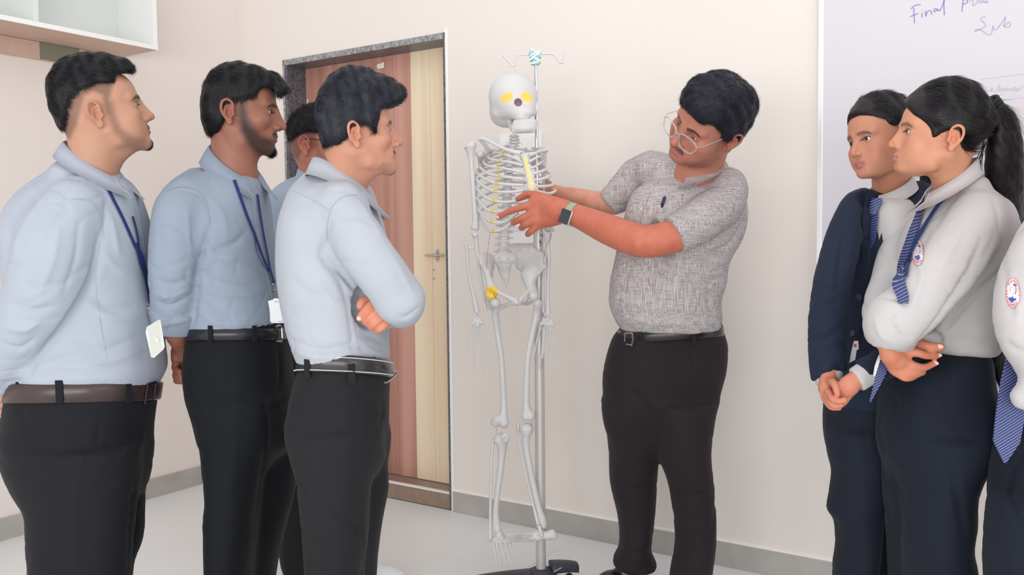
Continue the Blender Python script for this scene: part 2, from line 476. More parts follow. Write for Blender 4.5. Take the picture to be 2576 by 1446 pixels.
def head_field(o, ears=True, lids=True):
    """o: dict of shape options, all in the head's own frame (x right, y forward, z up)"""
    g = lambda k, d: o.get(k, d)
    F = Field(); jw = g('jaw', 1.0); nl = g('nose', 1.0); cf = g('cheek', 1.0); ch = g('chin', 0.0); cz = g('chin_z', 0.0)
    bk = g('back', 1.0); F.add(f_ell((0, -.012 + .095 * (1 - bk), .040), (.074, .095 * bk, .084)), .02)
    F.add(f_ell((0, .042, .046), (.060, .048, .052)), .03)
    F.add(f_ell((0, -.045 + .052 * (1 - bk) * 1.6, -.002), (.060, .052 * bk, .055)), .03)
    F.add(f_ell((0, .030, -.022), (.062 * cf, .056, .070)), .025)
    F.add(f_ell((0, .046, -.066), (.042 * jw, .042, .036)), .02)
    for s in (-1, 1):
        F.add(f_rc((s * .054 * jw, .004, -.046), (s * .046 * jw, .016, -.070), .017, .015), .02)
        F.add(f_rc((s * .046 * jw, .018, -.070), (s * .016, .078 + ch, -.093 + cz), .015, .013), .02)
        F.add(f_ell((s * .043 * cf, .060, -.018), (.021, .022, .019)), .02)
        F.add(f_rc((s * .046, .070, .027), (s * .014, .087, .025), .009, .010), .014)
    F.add(f_ell((0, .081 + ch, -.092 + cz), (.020 * jw, .014, .015)), .015)
    F.add(f_ell((0, .076, -.052), (.031, .022, .026)), .018)
    F.add(f_ell((0, .066, -.014), (.030, .024, .034)), .018)
    if g('full', 0):
        for s in (-1, 1): F.add(f_ell((s * .038, .052, -.046), np.array((.021, .027, .027)) * g('full', 0)), .03)
    # eye sockets
    for s in (-1, 1):
        F.sub(f_ell((s * .034, .096, .009), (.018, .013, .013)), .014)
    nb, nt_ = g('bridge', .092), g('tip', .113)
    F.add(f_rc((0, nb - .006, .022), (0, nt_ - .016, -.018), .0085, .0130), .012)
    F.add(f_rc((0, nb, .016), (0, nt_ + .001, -.022), .0062, .0085), .010)
    F.add(f_ell((0, nt_ - .001, -.027), (.0105 * nl, .0115, .0095)), .006)
    for s in (-1, 1):
        F.add(f_ell((s * .0135 * nl, nt_ - .013, -.030), (.0075, .0115, .0080)), .005)
        F.sub(f_ell((s * .0070 * nl, nt_ - .007, -.0385), (.0036, .0065, .0045)), .003)
    if lids:
        for s in (-1, 1):
            F.add(f_ell((s * .0315, .0725, .009), (.0155, .0138, .0138)), .006)
            F.sub(f_ell((s * .0315, .089, .0075), (.0142, .0125, .0050 * g('open', 1.0))), .0015)
    # lips
    lf = g('lip', 0.0); lw = g('lipw', 1.0) * .86
    for s in (-1, 1):
        F.add(f_rc((s * .0225, .0865, -.0585), (s * .006, .0950 + lf, -.0535), .0035, .0062 * lw), .006)
        F.add(f_rc((s * .0215, .0860, -.0605), (s * .004, .0938 + lf, -.0655), .0035, .0070 * lw), .006)
    F.sub(f_rc((-.018, .0940, -.0592), (0, .1030 + lf, -.0592), .0018, .0025), .002)
    F.sub(f_rc((.018, .0940, -.0592), (0, .1030 + lf, -.0592), .0018, .0025), .002)
    F.sub(f_rc((0, .112, -.040), (0, .1095, -.046), .003, .004), .006)
    F.sub(f_rc((-.012, .1035, -.0765), (.012, .1035, -.0765), .006, .006), .010)
    if ears:
        es = g('ear', 1.0)
        for s in (-1, 1):
            c = np.array([s * .0755, -.016, -.003])
            def e(x, y, z): return c + np.array([s * x, y, z]) * es
            F.add(f_ell(e(.004, -.004, .001), np.array((.0055, .0150, .0240)) * es), .006)
            F.tube([e(.004, .008, .000), e(.008, .011, .012), e(.010, .006, .025), e(.014, -.005, .031), e(.018, -.016, .024), e(.018, -.019, .008), e(.014, -.015, -.008), e(.009, -.006, -.020)],
                   [.0030, .0032, .0036, .0038, .0038, .0036, .0034, .0034], .004)
            F.add(f_ell(e(.007, .001, -.026), np.array((.0042, .0080, .0095)) * es), .005)
            F.tube([e(.008, .003, .016), e(.012, -.008, .012), e(.012, -.010, -.004), e(.009, -.003, -.014)], .0028, .004)
            F.sub(f_ell(e(.011, .000, -.004), np.array((.0075, .0070, .0110)) * es), .003)
            F.add(f_ell(e(.006, .011, -.006), np.array((.0040, .0040, .0060)) * es), .004)
    return F

def strands(V, N, dirf, count, length, width, seed, lift=0.35, segs=3, curl=0.0, jit=0.35, down=0.0, hug=5.0):
    """ribbons combed along dirf(P, N); returns V, F arrays"""
    r = np.random.default_rng(seed); n = len(V)
    if n == 0: return np.zeros((0, 3)), np.zeros((0, 4), int)
    i = r.integers(0, n, count); P = V[i].copy(); Nn = N[i]
    D = dirf(P, Nn); D = D + jit * r.normal(size=D.shape)
    D = D - Nn * (D * Nn).sum(1)[:, None] ; D /= np.linalg.norm(D, axis=1)[:, None] + 1e-9
    L = length * r.uniform(0.55, 1.25, count)[:, None]; lf = lift * r.uniform(0.2, 1.5, count)[:, None]
    S = np.cross(D, Nn); ph = r.uniform(0, 6.28, count)[:, None]
    rows = []; P = P - Nn * 0.0015
    for k in range(segs + 1):
        t = k / segs
        C = P + D * L * t + Nn * L * lf * (t - 0.6 * t * t) - Nn * hug * L * L * t * t + S * curl * L * np.sin(ph + 5 * t) + np.array([0, 0, -1]) * down * L * t * t
        w = width * (1 - 0.85 * t ** 1.5) / 2
        rows.append(C - S * w); rows.append(C + S * w)
    m = 2 * (segs + 1); VV = np.stack(rows, 1).reshape(-1, 3)
    base = (np.arange(count) * m)[:, None]; FF = []
    for k in range(segs):
        FF.append(np.hstack([base + 2 * k, base + 2 * k + 1, base + 2 * k + 3, base + 2 * k + 2]))
    return VV, np.vstack(FF)

def in_poly(P, Y, Z): return f_poly(P)(Y, Z)
def sst(a, b, x):
    t = np.clip((x - a) / (b - a), 0, 1); return t * t * (3 - 2 * t)
HAIR = mat('hair_black', srgb(14, 13, 17), rough=0.5, spec=0.28, noise=(90, 0.35))
HAIR_SOFT = mat('hair_blue_black', srgb(27, 29, 40), rough=0.5, spec=0.3, noise=(60, 0.3))
SKIN = mat('skin', (1, 1, 1, 1), rough=0.50, spec=0.42, attr=True, bump=(420, 0.10, 0.002), noise=(22, 0.05))
EYEM = mat('eyeball', (1, 1, 1, 1), rough=0.12, attr=True, coat=0.6)
def hair_region_std():
    return [(.092, .070), (.100, .085), (.095, .108), (.070, .130), (.030, .143), (-.020, .144), (-.066, .128), (-.098, .095), (-.112, .050), (-.110, .005),
            (-.095, -.030), (-.078, -.050), (-.055, -.048), (-.034, -.030), (-.030, .005), (-.022, .028), (-.006, .030), (.004, .010), (.016, .012), (.020, .034), (.038, .052), (.060, .060)]

def make_head(o):
    """returns (V, Q, col) of head and neck, and everything needed for the children"""
    M, c, s = o['frame']
    toW = lambda L: c + s * (np.asarray(L) @ M.T)
    toL = lambda P: ((np.asarray(P) - c) @ M) / s
    sh = o.get('shape', {})
    F = head_field(sh, ears=True)
    core = head_field(dict(sh), ears=False, lids=False)
    nb = toL(o['neck_base']); nr = o.get('neck_r', .056)
    Fn = Field(); Fn.ops = list(F.ops)
    Fn.add(f_rc((0, -.024, -.035), nb, nr * .97, nr * 1.05), .028)
    if o.get('adam', True): Fn.add(f_rc((0, .022, -.085), nb + np.array([0, .016, .02]), .028, .030), .025)
    for sx in (-1, 1): Fn.add(f_rc((sx * .052, -.020, -.040), nb + np.array([sx * .012, .045, .02]), .014, .013), .02)
    V, Q = nets(*Fn.grid(o.get('res', .0019)), smooth=1)
    L = V
    X, Y, Z = L[:, 0], L[:, 1], L[:, 2]
    sk = np.array(srgb(*o['skin'])[:3]); dk = np.array(srgb(*o.get('dark', (58, 42, 40)))[:3])
    col = np.tile(sk, (len(L), 1))
    def blend(m, cc, amt=1.0):
        m = (np.clip(m, 0, 1) * amt)[:, None]; col[:] = col * (1 - m) + np.array(cc) * m
    red = sk * np.array([1.0, .72, .68])
    g = lambda cx, cy, cz, rr: np.exp(-(((np.abs(X) - cx) ** 2 + (Y - cy) ** 2 + (Z - cz) ** 2) / rr ** 2))
    blend(g(.045, .065, -.025, .025), red, .35); blend(g(0, .115, -.027, .016), red, .45); blend(g(.084, -.015, 0, .03), red, .55)
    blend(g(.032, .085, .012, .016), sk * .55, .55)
    lipc = np.array(srgb(*o.get('lips', (150, 85, 80)))[:3])
    aX = np.abs(X); lm = sst(.0250, .021, aX) * sst(.083, .087, Y) * sst(-.0015, .0015, Z - (-.0735 + 22 * aX ** 2)) * sst(.0012, -.0012, Z - (-.0478 - 14 * np.maximum(aX - .004, 0) ** 2))
    blend(lm, lipc, .85)
    ed = lambda poly, w: sst(w, -w, f_poly(poly)(Y.astype(np.float32), Z.astype(np.float32)))
    for poly, amt, w in o.get('beard', []): blend(ed(poly, w) * sst(.0, .01, Y + 1), dk, amt)
    for poly, amt, w in o.get('fade', []): blend(ed(poly, w) * (1 - g(.084, -.015, 0, .027)), dk, amt)
    mz = sst(.030, .024, aX) * sst(.085, .089, Y) * sst(-.002, .001, Z - (-.0490 - 12 * aX ** 2)) * sst(.002, -.001, Z - (-.0405 - 11 * aX ** 2))
    if o.get('moustache', 0): blend(mz, dk, o['moustache'])
    if o.get('goatee', 0): blend(sst(.022, .012, np.abs(X)) * sst(.070, .080, Y) * sst(-.078, -.084, Z), dk, o['goatee'])
    bz = lambda x: .0265 + .10 * (np.abs(x) - .012) - 2.6 * np.maximum(np.abs(x) - .030, 0) ** 1.35
    bm = sst(.010, .014, np.abs(X)) * sst(.052, .044, np.abs(X)) * sst(.0062, .0030, np.abs(Z - bz(X))) * sst(.055, .065, Y)
    blend(bm, dk * .7, o.get('brow', .85))
    ln = sst(.0022, .0004, np.abs(np.sqrt(((aX - .0315) / .0150) ** 2 + ((Z - .0078) / .0062) ** 2) - 1) * .006) * sst(.079, .082, Y) * sst(.004, .009, Z)
    blend(ln, dk * .5, .9 if not o.get('plain_eyes') else .3)
    hb = o.get('hair')
    H = None
    fur = []
    Nl = vnormals(V, Q)
    if hb is not None:
        P = hb['poly'] if 'poly' in hb else localpoly(o['frame'], hb['px']); pf = f_poly(P, hb.get('inflate', .004)); t = hb.get('t', .006)
        ells = hb.get('ells', [((0, -.006, .045), (.083, .130, .120))])
        HF = Field()
        lo = np.array([-.11, min(p[0] for p in P) - .02, min(p[1] for p in P) - .02]); hi = np.array([.11, max(p[0] for p in P) + .02, max(p[1] for p in P) + .02])
        h = hb.get('res', .0028)
        n = np.ceil((hi - lo) / h).astype(int) + 1
        ax = [(lo[i] + h * np.arange(n[i])).astype(np.float32) for i in range(3)]
        core.ops.insert(0, ('u', f_ell((0, -.02, .02), (.05, .05, .05)), .001))
        A, _, _ = core.grid(h, lo, lo + h * (n - 1))
        A = A[:n[0], :n[1], :n[2]] - t
        G = np.stack(np.meshgrid(*[ax[i][:A.shape[i]] for i in range(3)], indexing='ij'), -1)
        for (ec, er) in ells: A = smin(A, f_ell(ec, er)[0](G), .02)
        if 'px' in hb:                               # outline measured along the line of sight at the head's distance
            Pp = proj(toW(G.reshape(-1, 3))).astype(np.float32); kpx = c[1] / FPX / s
            pl = (f_poly(hb['px'])(Pp[:, 0], Pp[:, 1]).reshape(A.shape) * kpx - hb.get('inflate', .004)).astype(np.float32)
        else: pl = pf(G[0, :, :, 1], G[0, :, :, 2])[None]
        if 'front_in' in hb:                         # hairline drawn back at the temples
            fi = hb['front_in']; A = smax(A, (G[..., 1] - (fi[0] - fi[1] * (np.abs(G[..., 0]) / .07) ** 2)) * .9 - .12 * np.maximum(G[..., 2] - .09, 0), .012)
        B = smax(A, np.broadcast_to(pl, A.shape), hb.get('round', .016))
        HV, HQ = nets(B, lo, h, smooth=2)
        HN = vnormals(HV, HQ)
        am = hb.get('wave', .0012)
        HV = HV + HN * (am * wnoise(HV * np.array([1, .7, .7]), 260, 3) + 2.0 * am * wnoise(HV, 90, 4))[:, None]
        H = (HV, HQ)
        dirf = hb.get('dir', lambda P, N: np.array([0, .5, -.8]) + 0 * P)
        HN = vnormals(HV, HQ)
        outer = (core.at(HV) > .0005) & (HV[:, 1] < hb.get('ymax', 1)) & ~((np.abs(HV[:, 0]) > .055) & (HV[:, 1] > -.020) & (HV[:, 1] < .045) & (HV[:, 2] < hb.get('earclear', -.1)))
        sv, sf = strands(HV[outer], HN[outer], dirf, int(1.5 * hb.get('n', 9000)), hb.get('len', .022), hb.get('w', .0013), 5, hb.get('lift', .35), 3, hb.get('curl', .1), hb.get('jit', .35), hb.get('down', 0), hb.get('hug', 2.4))
        H = (np.vstack([toW(HV), toW(sv)]), np.vstack([HQ, sf + len(HV)]))
    # brows, moustache and chin hair as short strands
    def patch(mask, cnt, ln, dirf, w=.0007, lift=.25):
        idx = np.where(mask)[0]
        if len(idx) < 4: return
        sv, sf = strands(V[idx], Nl[idx], dirf, cnt, ln, w, 11, lift, 2, 0, .3); fur.append((sv, sf))
    patch(bm > .35, 500, .0075, lambda P, N: np.stack([np.sign(P[:, 0]), 0 * P[:, 0], .35 + 0 * P[:, 0]], 1), .0006, .12)
    if o.get('moustache', 0): patch(mz > .5, int(900 * o['moustache']), .007, lambda P, N: np.stack([np.sign(P[:, 0]) * .6, .1 + 0 * P[:, 0], -1 + 0 * P[:, 0]], 1), .0006, .35)
    if o.get('goatee', 0): patch((np.abs(X) < .020) & (Y > .074) & (Z < -.083), int(1100 * o['goatee']), o.get('goatee_len', .012), lambda P, N: np.stack([0 * P[:, 0], .5 + 0 * P[:, 0], -1 + 0 * P[:, 0]], 1), .0007, .5)
    for poly, amt, w in o.get('beard', []):
        if amt > .5: patch((f_poly(poly)(Y.astype(np.float32), Z.astype(np.float32)) < -.002), int(2200 * amt), .006, lambda P, N: np.array([0, .35, -1]) + 0 * P, .0005, .4)
    if fur:
        off = 0; fv = []; ff = []
        for a, b in fur: fv.append(a); ff.append(b + off); off += len(a)
        fur = (toW(np.vstack(fv)), np.vstack(ff))
    if o.get('outline', None):
        pass
    Vw = toW(V)
    return dict(V=Vw, Q=Q, col=col, hair=H, fur=fur or None, toW=toW, toL=toL, M=M, c=c, s=s, opts=o)

def add_eyes(hd, parent, look=(0, 0)):
    M, s = hd['M'], hd['s']
    for sx in (-1, 1):
        c = hd['toW']((sx * .0315, .0725, .009)); r = .0131 * s
        f = hd['M'] @ np.array([math.sin(look[0]), math.cos(look[0]), math.sin(look[1])]); f /= np.linalg.norm(f)
        mb = MB(); mb.ball((0, 0, 0), r, 26, 26); V = np.array(mb.V)
        # turn the pole to the gaze
        z = f; x = np.cross([0, 0, 1.0], z); x /= np.linalg.norm(x); y = np.cross(z, x)
        ct = V[:, 2] / r; col = np.tile(np.array(srgb(214, 205, 200)[:3]), (len(V), 1))
        col[ct > .86] = srgb(52, 32, 24)[:3]; col[ct > .965] = (0.004, 0.004, 0.004)
        V = V @ np.stack([x, y, z], 0) + c
        mesh_np('eye', V, mb.F, parent, EYEM, True, col)

def join_np(parts):
    V = []; Q = []; C = []; off = 0
    for v, q, c in parts:
        V.append(v); Q.append(q + off); off += len(v)
        C.append(c if getattr(c, 'ndim', 1) == 2 else np.tile(np.array(c), (len(v), 1)))
    return np.vstack(V), np.vstack(Q), np.vstack(C)

def levels(d, b, rows):
    """rows (py, left px, right px[, b[, d]]) -> stack rows"""
    out = []
    for r in rows:
        bb = r[3] if len(r) > 3 and r[3] is not None else b; dd = r[4] if len(r) > 4 else d
        a = W(r[1], r[0], dd); e = W(r[2], r[0], dd)
        out.append(((a[2] + e[2]) / 2, (a[0] + e[0]) / 2, dd, (e[0] - a[0]) / 2, bb))
    return out
def pts(rows):       # (px, py, d)
    return [W(*r) for r in rows]

def folds(V, N, lines, d0):
    """real creases: each line (points in the picture at the cloth's distance, height, width) raises or sinks the cloth in a band facing the viewer's side"""
    if not lines: return V
    P = proj(V); out = V.copy(); disp = np.zeros(len(V))
    vd = V - CAM; vd /= np.linalg.norm(vd, axis=1)[:, None]
    face = sst(.25, -.25, (N * vd).sum(1))
    for pl, amp, w in lines:
        pl = catmull(pl, 4); best = np.full(len(V), 1e9); tt = np.zeros(len(V))
        for i in range(len(pl) - 1):
            a, b = pl[i], pl[i + 1]; e = b - a; L = e @ e + 1e-9
            t = np.clip(((P - a) @ e) / L, 0, 1); dd = np.linalg.norm(P - a - t[:, None] * e, axis=1)
            m = dd < best; best[m] = dd[m]; tt[m] = (i + t[m]) / (len(pl) - 1)
        taper = np.sin(np.clip(tt, .03, .97) * math.pi) ** .5
        disp += 1.15 * amp * taper * np.exp(-np.abs(best / (.68 * w)) ** 1.35)
    return out + N * (disp * face)[:, None]

def cloth(name, F, h, material, parent, noise=((.0015, 22, 1), (.0007, 60, 2)), lines=None, smooth=2, d0=2.0, aniso=(1, 1, .6), col=None, crease=.0055):
    V, Q = nets(*F.grid(h), smooth=smooth)
    N = vnormals(V, Q)
    if lines: V = folds(V, N, lines, d0)
    dsp = 0
    for a, f, sd in noise: dsp = dsp + a * wnoise(V * np.array(aniso), f, sd)
    if noise and crease:
        w_ = wnoise(V * np.array([1, 1, 1.6]) + .02 * np.stack([wnoise(V, 30, 71), wnoise(V, 30, 72), wnoise(V, 30, 73)], 1), 26, noise[0][2] + 40)
        m_ = np.clip(wnoise(V, 11, noise[0][2] + 50) + .1, 0, 1)
        dsp = dsp - crease * m_ * np.clip(1 - np.abs(w_) * 4.2, 0, 1) ** 1.5
        w2 = wnoise(V @ np.array([[.9, .1, .35], [0, 1, 0], [-.35, 0, 1.5]]) + .012 * np.stack([wnoise(V, 45, 81), wnoise(V, 45, 82), wnoise(V, 45, 83)], 1), 52, noise[0][2] + 60)
        m2 = np.clip(wnoise(V, 13, noise[0][2] + 70) + .1, 0, 1)
        dsp = dsp - .45 * crease * m2 * np.clip(1 - np.abs(w2) * 3.4, 0, 1) ** 1.3
    V = V + N * np.asarray(dsp)[:, None] if noise else V
    o = mesh_np(name, V, Q, parent, material, True, col(V) if col else None)
    return o, Surf(V, Q), (V, Q)

def coarse_body(fields, inset=.014, h=.016):
    """the body under the clothes: the clothes' own volume drawn in"""
    F = Field()
    for f in fields: F.ops += f.ops
    G, lo, hh = F.grid(h)
    V, Q = nets(G + inset, lo, hh, smooth=2)
    return V, Q

def ring_band(c, f, r_, prof, zt, material, name, parent, gap=0.0, n=40, closed=True):
    pass

def collar(name, center, az, rf, rb, rs, zb, zf, fall_b, fall_f, flare, material, parent, th=.0022, gap=10, tip=.018, tilt=None, stand=.045):
    """a turned-down shirt collar: two leaves from the nape to the points"""
    f = np.array([math.cos(az), math.sin(az), 0]); r = np.array([math.sin(az), -math.cos(az), 0]); c = np.asarray(center, float)
    n = 60; rows = []
    th0 = R_(gap)
    for i in range(n + 1):
        a = th0 + (2 * math.pi - 2 * th0) * i / n           # 0 = front
        ca, sa = math.cos(a), math.sin(a)
        rr = (rf if ca > 0 else rb)
        w = (1 + ca) / 2; w2 = w ** 1.15
        p = c + f * rr * ca + r * rs * sa; z = zb * (1 - w2) + zf * w2
        e = abs(a - math.pi) / (math.pi - th0)             # 0 back .. 1 at the points
        fh = fall_b * (1 - e ** 3) + fall_f * e ** 3
        out = f * ca + r * sa
        tan = (-f * sa + r * ca) * (1 if a < math.pi else -1)
        pt = tan * -tip * max(0, (e - .8) / .2)            # the points reach forward
        top = p + np.array([0, 0, 1]) * z
        fl = flare * (1 + .5 * e)
        rows.append([top + out * (.004 + .010 * (1 - w)) - np.array([0, 0, stand * (1 - .6 * w)]), top + np.array([0, 0, .0]), top + out * .004 + np.array([0, 0, -.002]), top + out * fl * .55 - np.array([0, 0, fh * .45]) , top + out * fl - np.array([0, 0, fh]) - pt * 0 + (f * tip * max(0, (e - .8) / .2))])
    R = np.array(rows); m = R.shape[1]
    V = R.reshape(-1, 3); Fq = [(i * m + k, i * m + k + 1, (i + 1) * m + k + 1, (i + 1) * m + k) for i in range(n) for k in range(m - 1)]
    # thickness
    Q = np.array(Fq); N = vnormals(V, Q)
    if ((V - c) * N).sum() < 0: Q = Q[:, ::-1]; N = -N
    V2 = np.vstack([V + N * th / 2, V - N * th / 2]); k = len(V)
    edges = [(i * m, (i + 1) * m) for i in range(n)] + [((i + 1) * m + m - 1, i * m + m - 1) for i in range(n)] + [(k0 + 1, k0) for k0 in range(m - 1)] + [(n * m + k0, n * m + k0 + 1) for k0 in range(m - 1)]
    Q2 = [tuple(q) for q in Q] + [tuple(q[::-1] + k) for q in Q] + [(a, b, b + k, a + k) for a, b in edges]
    return mesh_np(name, V2, Q2, parent, material, True)

def belt(name, rows2, material, parent, t=.005, n=56, ex=2.3):
    """rows2: two stack rows, top and bottom, with optional slope (z per metre of x)"""
    (z1, x1, y1, a1, b1), (z0, x0, y0, a0, b0) = rows2[0][:5], rows2[1][:5]
    sl = rows2[2] if len(rows2) > 2 else 0.0
    sly = rows2[3] if len(rows2) > 3 else 0.0
    V = []
    def pf(a, w, dr):
        ca, sa = math.cos(a), math.sin(a)
        e = (abs(ca) ** ex + abs(sa) ** ex) ** (-1 / ex)
        A = a1 + (a0 - a1) * w + dr; B = b1 + (b0 - b1) * w + dr
        x = x1 + (x0 - x1) * w + A * ca * e; y = y1 + (y0 - y1) * w + B * sa * e
        return np.array((x, y, z1 + (z0 - z1) * w + sl * (x - x1) + sly * (y - y1)))
    belt.pf = pf
    for (dr, w) in ((0, 0), (t, .08), (t, .92), (0, 1)):
        for k in range(n): V.append(pf(2 * math.pi * k / n, w, dr))
    F = [(j * n + k, (j + 1) * n + k, (j + 1) * n + (k + 1) % n, j * n + (k + 1) % n) for j in range(3) for k in range(n)]
    F += [(3 * n + k, k, (k + 1) % n, 3 * n + (k + 1) % n) for k in range(n)]
    V = np.array(V)
    return mesh_np(name, V, F, parent, material, True), Surf(V, np.array(F))

def hand(F, fingers, palm, k=.006):
    """fingers: list of joint chains [(px,py,d,r)...]; palm: list of (px,py,d,r) chains"""
    for ch in palm:
        P = [W(*q[:3]) for q in ch]; F.tube(P, [q[3] for q in ch], .012, .008)
    for ch in fingers:
        P = [W(*q[:3]) for q in ch]; F.tube(P, [q[3] for q in ch], k, .0035)
def finish_hand(F, h, skin):
    V, Q = nets(*F.grid(h), smooth=1)
    sk = np.array(srgb(*skin)[:3])
    n = wnoise(V, 160, 5)[:, None]
    col = sk * (1 + .10 * n * np.array([0.2, 1, 1]))
    return V, Q, np.clip(col, 0, 1)
def nails(parent, specs):
    """specs (px, py, d, angle, size): finger nails"""
    for (p, n, t, w, l) in specs:
        pass
def f_cut(c, n, R):
    c = np.asarray(c, np.float32); n = np.asarray(n, np.float32); n = n / np.linalg.norm(n)
    def f(X):
        q = X - c; return np.maximum(-(q @ n), np.sqrt((q * q).sum(-1)) - R)
    return f, c - R, c + R
def fabric(name, col, rough=.8, wv=900, st=.12, noise=(9, .03), sheen=.04):
    return mat(name, col, rough=rough, spec=.25, bump=(wv, st, .0008), noise=noise, sheen=sheen)
def shoe(name, p, az, L, material, sole, parent, hgt=.085, w=.046):
    """p: heel point on the floor"""
    f = np.array([math.cos(az), math.sin(az), 0]); r = np.array([math.sin(az), -math.cos(az), 0]); u = np.array([0, 0, 1.0]); p = np.array([p[0], p[1], 0.0])
    F = Field()
    q = lambda a, b, c: p + f * a * L + r * b + u * c
    F.add(f_rc(q(.12, 0, .045), q(.40, 0, .050), w * .80, w * .82), .01)
    F.add(f_rc(q(.40, 0, .045), q(.72, .004, .030), w * .85, w * .82, (u, 1.25)), .03)
    F.add(f_rc(q(.70, .004, .030), q(.86, .003, .026), w * .86, w * .70, (u, 1.6)), .02)
    F.add(f_rc(q(.14, 0, .06), q(.20, 0, hgt), w * .78, w * .74), .02)
    F.sub(f_cut(p + u * .012, -u, .5), .004); F.sub(f_cut(q(.2, 0, hgt + .022), u, .2), .004)
    V, Q = nets(*F.grid(.006), smooth=2); o = mesh_np(name, V, Q, parent, material, True)
    F2 = Field(); F2.add(f_rc(q(.12, 0, .012), q(.84, .003, .012), w * .86, w * .78, (u, 3.0)), .01)
    F2.sub(f_cut(p + u * .0005, -u, .5), .001)
    V, Q = nets(*F2.grid(.006), smooth=1); V[:, 2] = np.maximum(V[:, 2], .001); mesh_np('sole', V, Q, o, sole, True)
    return o
def glasses(hd, name, label, material, lens, slide=0.0, drop=0.0, wide=1.0, rimr=.0019):
    tw = hd['toW']; s = hd['s']
    root = thing(name, label, 'glasses', tuple(tw((0, .110, .0))))
    yc, zc = .106 + slide, .004 + drop
    front = MB()
    def loop(sx, k=1.0):
        L = []
        for a in np.linspace(0, 2 * math.pi, 29):
            ca, sa = math.cos(a), math.sin(a); e = (abs(ca) ** 2.8 + abs(sa) ** 2.8) ** (-1 / 2.8)
            hx = .0262 * wide * (1.05 if sa > 0 else .93)
            L.append((sx * .0335 * wide + hx * ca * e * k, yc - 2.2 * (sx * .0335 + hx * ca * e) ** 2, zc + .0212 * sa * e * k))
        return L
    for sx in (-1, 1): front.tube([tw(q) for q in loop(sx)], rimr * s, 8, cap=False)
    front.tube([tw((-.0085, yc + .001, zc + .009)), tw((0, yc + .003, zc + .0115)), tw((.0085, yc + .001, zc + .009))], .0019 * s, 8)
    front.build('rim', material, root)
    for sx in (-1, 1):
        b = MB(); b.tube([tw((sx * .0595 * wide, yc - .009, zc + .012)), tw((sx * .066 * wide, yc - .018, zc + .013)), tw((sx * .073, .050, zc + .014)), tw((sx * .0785, .002, .022)), tw((sx * .082, -.018, .018)), tw((sx * .080, -.030, -.005))], .0017 * s, 8); b.build('temple', material, root)
        b = MB(); L = [tw(q) for q in loop(sx, .98)[:-1]]; b.prism(L, hd['M'][:, 1], .0004); b.build('lens', lens, root, smooth=False)
        b = MB(); b.tube([tw((sx * .010, yc, zc + .000)), tw((sx * .011, yc - .006, zc - .004)), tw((sx * .010, yc - .009, zc - .010))], .0012 * s, 6); b.build('nose_pad', material, root)
    return root
def lanyard(name, label, surf, sideA, sideB, tail, card, material, metal, cardm, d, w=.0045, tilt=0.0, back=None):
    """two ribbons that join, a clip and a card; card: (cx, cy, half w px, half h px, skew)"""
    P, N = surf.line(sideA, .0022, 5)
    root = thing(name, label, 'badge', tuple(P[0]))
    b = MB(); b.ribbon(P, N, w, .0012); b.build('strap', material, root)
    if sideB:
        P2, N2 = surf.line(sideB, .0030, 5)
        if len(P2) > 2: b = MB(); b.ribbon(P2, N2, w, .0012); b.build('strap', material, root)
    if tail:
        P3, N3 = surf.line(tail[:2] if len(tail) < 3 else tail, .0042, 5)
        if len(P3) > 1: b = MB(); b.ribbon(P3, N3, w * 1.25, .0016); b.build('strap_end', material, root)
    return root
def card(root, corners, d, th, material, clipm, slot=True, name='card'):
    """corners px (4), distance(s) d"""
    c = [W(x, y, d if np.isscalar(d) else dd) for (x, y), dd in zip(corners, ([d] * len(corners) if np.isscalar(d) else d))]
    cc_ = np.array(c); n = np.linalg.svd(cc_ - cc_.mean(0))[2][2]
    if n @ (CAM - c[0]) < 0: n = -n
    b = MB(); b.prism(c, n, th); o = b.build(name, material, root, smooth=False)
    return o, c, n

SHIRT1 = fabric('shirt_blue_grey', srgb(172, 179, 191)); SHIRT2 = fabric('shirt_steel_blue', srgb(143, 154, 169)); SHIRT3 = fabric('shirt_pale_blue', srgb(178, 183, 192)); SHIRT4 = fabric('shirt_blue_grey_dull', srgb(156, 170, 186))
TR_BLK = fabric('trousers_black', srgb(24, 25, 30), noise=(3, .12)); TR_BLK2 = fabric('trousers_black_navy', srgb(16, 18, 24), noise=(3, .12)); TR_CH = fabric('trousers_charcoal', srgb(30, 29, 32), noise=(3, .1))
TR_BRN = fabric('trousers_brown_black', srgb(36, 29, 33), noise=(3, .1)); TR_NV = fabric('trousers_navy', srgb(24, 30, 43), noise=(3, .12))
WSHIRT = fabric('shirt_off_white', srgb(196, 192, 192)); BLAZ = fabric('blazer_navy', srgb(30, 38, 58), noise=(4, .1), st=.2)
LEA = mat('leather_dark_brown', srgb(66, 52, 52), rough=.28, noise=(20, .15), bump=(180, .15, .001)); LEAB = mat('leather_black', srgb(34, 34, 40), rough=.25, bump=(150, .12, .001)); LEAS = mat('leather_black_sheen', srgb(60, 58, 62), rough=.22)
BUCK = mat('buckle_steel', srgb(190, 185, 180), rough=.25, metal=.9); NAVY = fabric('strap_navy', srgb(42, 54, 112), wv=500); CARDM = mat('card_cream', srgb(218, 219, 209), rough=.35); CARDW = mat('card_white', srgb(220, 222, 225), rough=.35)
BTN = mat('button_grey', srgb(140, 148, 162), rough=.35); BTND = mat('button_navy', srgb(52, 58, 78), rough=.3); NAIL = mat('nail', srgb(238, 188, 176), rough=.3, spec=.6)
SHOEB = mat('shoe_leather_black', srgb(28, 28, 30), rough=.3); SOLE = mat('sole_black', srgb(20, 20, 20), rough=.8); SHOEW = mat('shoe_white', srgb(232, 232, 232), rough=.5, bump=(120, .1, .001)); SOLEW = mat('sole_white', srgb(225, 225, 220), rough=.6)
STITCH = mat('stitch_silver', srgb(214, 206, 200), rough=.4)

